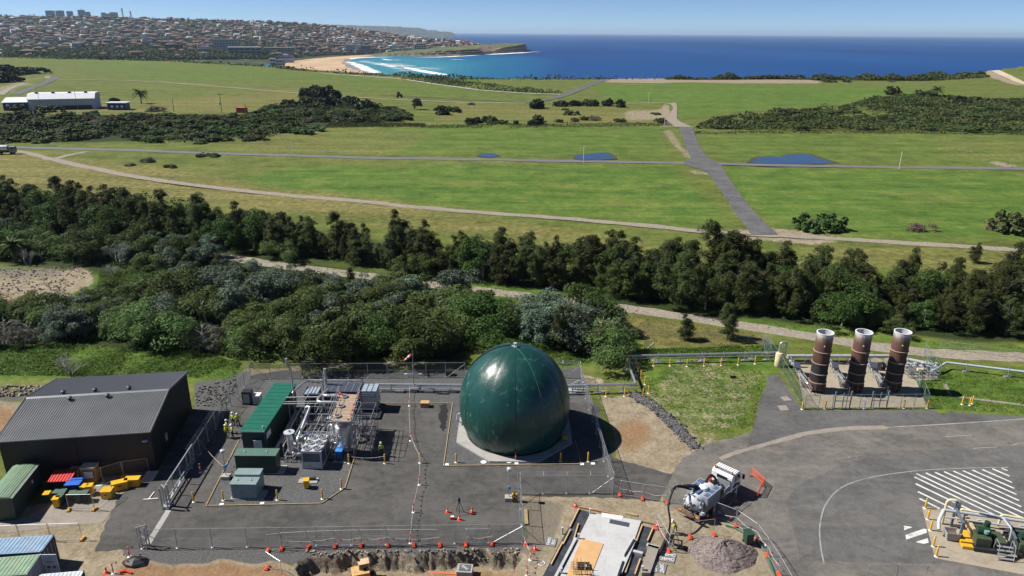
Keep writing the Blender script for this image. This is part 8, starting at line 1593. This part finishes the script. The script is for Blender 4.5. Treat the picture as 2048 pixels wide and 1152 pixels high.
TNK = M('tank_white', (.62, .64, .66), .28, .25, var=.08, dirt=(.45, .45, .45)); rt = .82; m = MB(); m.lathe([(.05, -.22), (.45, -.15), (.72, 0), (rt, .16), (rt, 3.3), (.6, 3.5), (.05, 3.6)], n=36); m.v = [(.42 + v[2], v[0], 1.85 + v[1]) for v in m.v]; tk = P_('tank', m, TNK, smooth=True)
m = MB(); m.tube([(.5 + .05, rt * 1.03 * math.cos(a * .2094), 1.85 + rt * 1.03 * math.sin(a * .2094)) if False else (.52, rt * 1.02 * math.cos(a * .2094), 1.85 + rt * 1.02 * math.sin(a * .2094)) for a in range(30)], .05, 6, closed=True); P_('door_flange', m, LGREY, tk)
for k in range(12): a = k * .5236; m = MB(); m.box((.5, .93 * math.cos(a), 1.85 + .93 * math.sin(a)), (.2, .12, .12)); P_('door_clamp', m, LGREY, tk)
m = MB(); m.tube([(.12, -.35, 1.6), (.12, .35, 1.6)], .03); m.tube([(.12, -.35, 1.6), (.16, 0, 2.1)], .03); m.tube([(.12, .35, 1.6), (.16, 0, 2.1)], .03); P_('door_brace', m, DKM, tk); m = MB(); m.tube([(.12, -.35, 1.95), (.3, -.35, 1.95)], .12, 12); m.tube([(.1, .3, 1.35), (.3, .3, 1.35)], .14, 12); P_('sight_glass', m, DKM, tk)
m = MB(); m.lathe([(.5, 2.6), (.42, 2.85), (.2, 2.98), (.02, 3.0)], (2.4, 0, 0), 18); P_('manhole_dome', m, TW, tk, True); m = MB(); m.box((1.5, .1, 2.72), (.9, .55, .1)); P_('walkway', m, TBL, tk)
m = MB(); m.box((0, 0, .95), (.1, 2.4, .42)); P_('rear_board', m, M('rear_board', (.2, .16, .13), .6, dirt=(.12, .1, .09))); m = MB()
for k in range(4): m.box((-.06, -1.05 + k * .7, 1.0), (.03, .1, .3))
P_('rear_reflector', m, RED)
for s in (-1, 1): m = MB(); m.box((-.07, s * .95, .95), (.04, .35, .14)); P_('tail_light', m, M('tail_amber', (.7, .25, .03), .3))
m = MB(); m.lathe([(.28, 2.55), (.28, 2.95), (.16, 3.05)], (1.75, .42, 0), 14); P_('boom_turret', m, BLK); m = MB(); m.beam((1.75, .42, 3.0), (.3, .95, 3.45), .24, .26); m.beam((.9, .75, 3.35), (-.4, 1.2, 3.62), .17, .2); P_('boom', m, DKM); m = MB()
inv = Matrix.Rotation(-R(45.4), 3, 'Z'); ft = inv @ (G(1337, 1066, .15) - TR); hp = smooth_line([(1.0, .55, 2.9), (-.2, 1.05, 3.55), (-.9, 1.32, 3.6), (ft.x * .8 - .25, ft.y * .6 + .6, 2.9), (ft.x * .97, ft.y * .97, 1.4), tuple(ft)], 6); m.tube(hp, .095, 9); P_('suction_hose', m, BLK, smooth=True)
m = MB()
for k in range(5): p = Vector((-.2, 1.08, 3.6)).lerp(Vector((-1.25, 1.42, 3.4)), k / 4); m.tube([p + Vector((0, 0, .22)), p - Vector((0, 0, .16))], .03, 5)
m.tube([(-.2, 1.08, 3.8), (-.9, 1.3, 3.85), (-1.35, 1.45, 3.55)], .04, 6); P_('hose_guide', m, DKM)
m = MB(); m.lathe([(.3, 0), (.28, .3), (.05, .32)], (.75, -1.05, 1.0), 12); m.tube([(.7, -.95, 1.3), (.7, -.95, 2.2)], .1, 8); P_('rear_valve', m, LGREY)
# -- far objects on the fields
b0_ = zed(G(8, 222)); b1_ = zed(G(192, 218)); d = b1_ - b0_; z_b = min(b0_.z, b1_.z)
t = T('field_shed', 'long white-roofed hangar shed with pale grey walls beside the palm', 'shed', (b0_.x, b0_.y, z_b), math.atan2(d.y, d.x)); L = d.length; sc_ = .27
m = MB(); m.extr([(0, -1), (0, 6.2), (3.5, 8.9), (13, 8.9), (16, 6.2), (16, -1)], 'x', L * sc_, L); t.p('main_wall', m, M('wall_pale_grey', (.40, .42, .46), .7)); m = MB(); m.extr([(0, -1), (0, 4.4), (10, 6.4), (10, -1)], 'x', 0, L * sc_); t.p('side_wing', m, NAVY)
m = MB(); m.extr([(-.5, 6.0), (3.5, 9.0), (13, 9.0), (16.5, 6.0), (16.5, 6.3), (13, 9.3), (3.5, 9.3), (-.5, 6.3)], 'x', L * sc_ - .3, L + .4); t.p('roof', m, WHT); m = MB(); m.extr([(-.5, 4.5), (10, 6.6), (10, 6.9), (-.5, 4.8)], 'x', -.5, L * sc_ - .35); t.p('wing_roof', m, WHT); m = MB(); m.box((L * .66, -.15, 1.2), (L * .6, .2, 2.4)); t.p('dark_dado', m, DKM)
for k in range(3): m = MB(); m.box((L * (.05 + .08 * k), -.1, 3.2), (1.6, .2, 1.2)); t.p('window', m, WHT)
for k in range(4): m = MB(); m.box((L * (.36 + .18 * k), 4.2, 9.6), (1.6, 1.2, .8)); t.p('roof_vent', m, DKM)
m = MB()
for x in (L * .4, L * .8): m.tube([(x, -.6, 0), (x, -.6, 12)], .12, 6)
t.p('flag_mast', m, LGREY)
b = zed(G(234, 220)); t = T('field_hut', 'small flat white-roofed hut with navy walls near the palm', 'hut', b, R(4)); m = MB(); m.box((0, 3, 1.5), (10.5, 6, 5)); t.p('wall', m, NAVY); m = MB(); m.box((0, 3, 4.1), (12, 7.5, .5)); t.p('roof', m, WHT)
for x in (-2.5, .5, 3.2): m = MB(); m.box((x, -.08, 2.0), (1.2, .15, 1.3)); t.p('window', m, WHT)
b = zed(G(482, 226)); t = T('red_container', 'small rust red hut among the scrub near the power poles', 'hut', b, R(-6)); m = MB(); m.box((0, 1.5, 1.3), (5.5, 3, 3)); t.p('wall', m, M('wall_rust_red', (.3, .06, .035), .7)); m = MB(); m.box((0, 1.5, 2.9), (5.9, 3.4, .2)); t.p('roof', m, M('roof_rust_red', (.5, .1, .05), .7))
WOOD = M('pole_timber', (.13, .1, .08), .9)
for x, y, yt, k, lab in ((444, 226, 187, 1, 'timber power pole with crossarm and transformer, tallest of the pole line'), (348, 224, 198, 0, 'bare timber power pole left of the transformer pole'), (492, 227, 207, 0, 'timber power pole next to the red hut'), (72, 248, 206, 2, 'timber power pole with lamp in front of the long shed'), (8, 462, 428, 2, 'grey street pole at the left end of the gravel track')):
    b = zed(G(x, y)); H = HT(b, yt) - b.z; o_ = thing('power_pole', lab, 'pole', b); m = MB(); m.tube([(0, 0, -.3), (0, 0, H)], [.2, .13] if y < 400 else [.1, .07], 7); m.build('pole', WOOD if k != 2 else GALV, o_)
    if k == 1: m = MB(); m.beam((-1.5, 0, H - .6), (1.5, 0, H - .6), .18); m.build('crossarm', WOOD, o_); m = MB(); m.lathe([(.45, 0), (.45, 1.3), (.3, 1.5)], (-.7, -.3, H * .42), 10); m.build('transformer', LGREY, o_)
    if k == 2: m = MB(); m.tube([(0, 0, H), (-1.2, 0, H + .2)], .07, 5); m.box((-1.4, 0, H + .2), (.7, .3, .15)); m.build('lamp_arm', LGREY, o_)
for x, y, yt, xt, lab in ((580, 315, 283, 580, 'slim pale pole standing west of the ponds'), (1167, 325, 290, 1166, 'slim white pole standing by the left pond'), (1798, 338, 303, 1804, 'slim white leaning pole beside the lane on the east'), (1297, 207, 184, 1297, 'short white pole on the far bright field'), (1329, 249, 227, 1329, 'short white pole at the top of the dirt track'), (703, 236, 218, 703, 'short pale pole in the western scrub')):
    b = zed(G(x, y)); H = HT(b, yt) - b.z; o_ = thing('marker_pole', lab, 'pole', b); m = MB(); m.tube([(0, 0, -.2), (0, 0, H)], .11, 6); m.build('pole', M('pole_white', (.62, .62, .58), .6), o_); m = MB(); m.lathe([(.3, 0), (.3, .15), (.12, .2)], n=8); m.build('foot', CONC, o_)
def far_truck():
    b = zed(G(-6, 309)); o_ = thing('tanker_truck', 'parked tanker truck with a shiny round tank at the left frame edge', 'truck', b, R(8)); m = MB(); m.lathe([(.2, -.1), (1.15, .1), (1.2, .4), (1.2, 7.2), (1.15, 7.5), (.2, 7.7)], n=20); m.v = [(v[2] - 3, v[0], 2.4 + v[1]) for v in m.v]; m.build('tank', STEEL, o_, True); m = MB(); m.box((1, 0, .95), (9, 1.2, .4)); m.build('chassis', DKM, o_); m = MB(); m.box((5.9, 0, 1.9), (1.9, 2.3, 2.2)); c = m.build('cab', M('cab_grey', (.2, .22, .26), .4), o_, bevel=.15); m = MB(); m.box((6.86, 0, 2.3), (.05, 2.0, .8)); m.box((6.1, -1.16, 2.3), (.9, .05, .7)); m.build('window', GLASS, c)
    for x in (-2, -.8, 1.2, 5.6):
        for s in (-1, 1): m = MB(); m.tube([(x, s * 1.0 - .15, .5), (x, s * 1.0 + .15, .5)], .5, 16); m.build('wheel', BLK, o_)
far_truck()
b = zed(G(799, 195)); o_ = thing('tractor', 'small brown roller tractor parked on the field track', 'tractor', b, R(10)); BRN = M('tractor_brown', (.17, .1, .06), .7); m = MB(); m.box((0, 0, 1.7), (4.2, 2.4, 1.4)); m.build('body', BRN, o_, bevel=.1); m = MB(); m.box((-.6, 0, 3.2), (2.2, 2.1, 1.7)); m.build('cab', M('tractor_cab', (.08, .06, .05), .4), o_, bevel=.1)
for x in (-1.4, 1.5):
    for s in (-1, 1): m = MB(); m.tube([(x, s * 1.15 - .25, .8), (x, s * 1.15 + .25, .8)], .8, 14); m.build('wheel', BLK, o_)
# -- the air between here and the hills
bx_ = MB(); HZ = NT('haze_air'); pv = HZ.n('VolumePrincipled'); pv.inputs['Color'].default_value = (.58, .77, 1, 1); pv.inputs['Density'].default_value = 3.5e-5; pv.inputs['Anisotropy'].default_value = .2; HZ.l(pv.outputs[0], HZ.out.inputs['Volume'])
bx_.box((0, 30000, 72), (124000, 62000, 232)); hzo = bx_.build('haze', HZ.m); tag(hzo, kind='stuff')
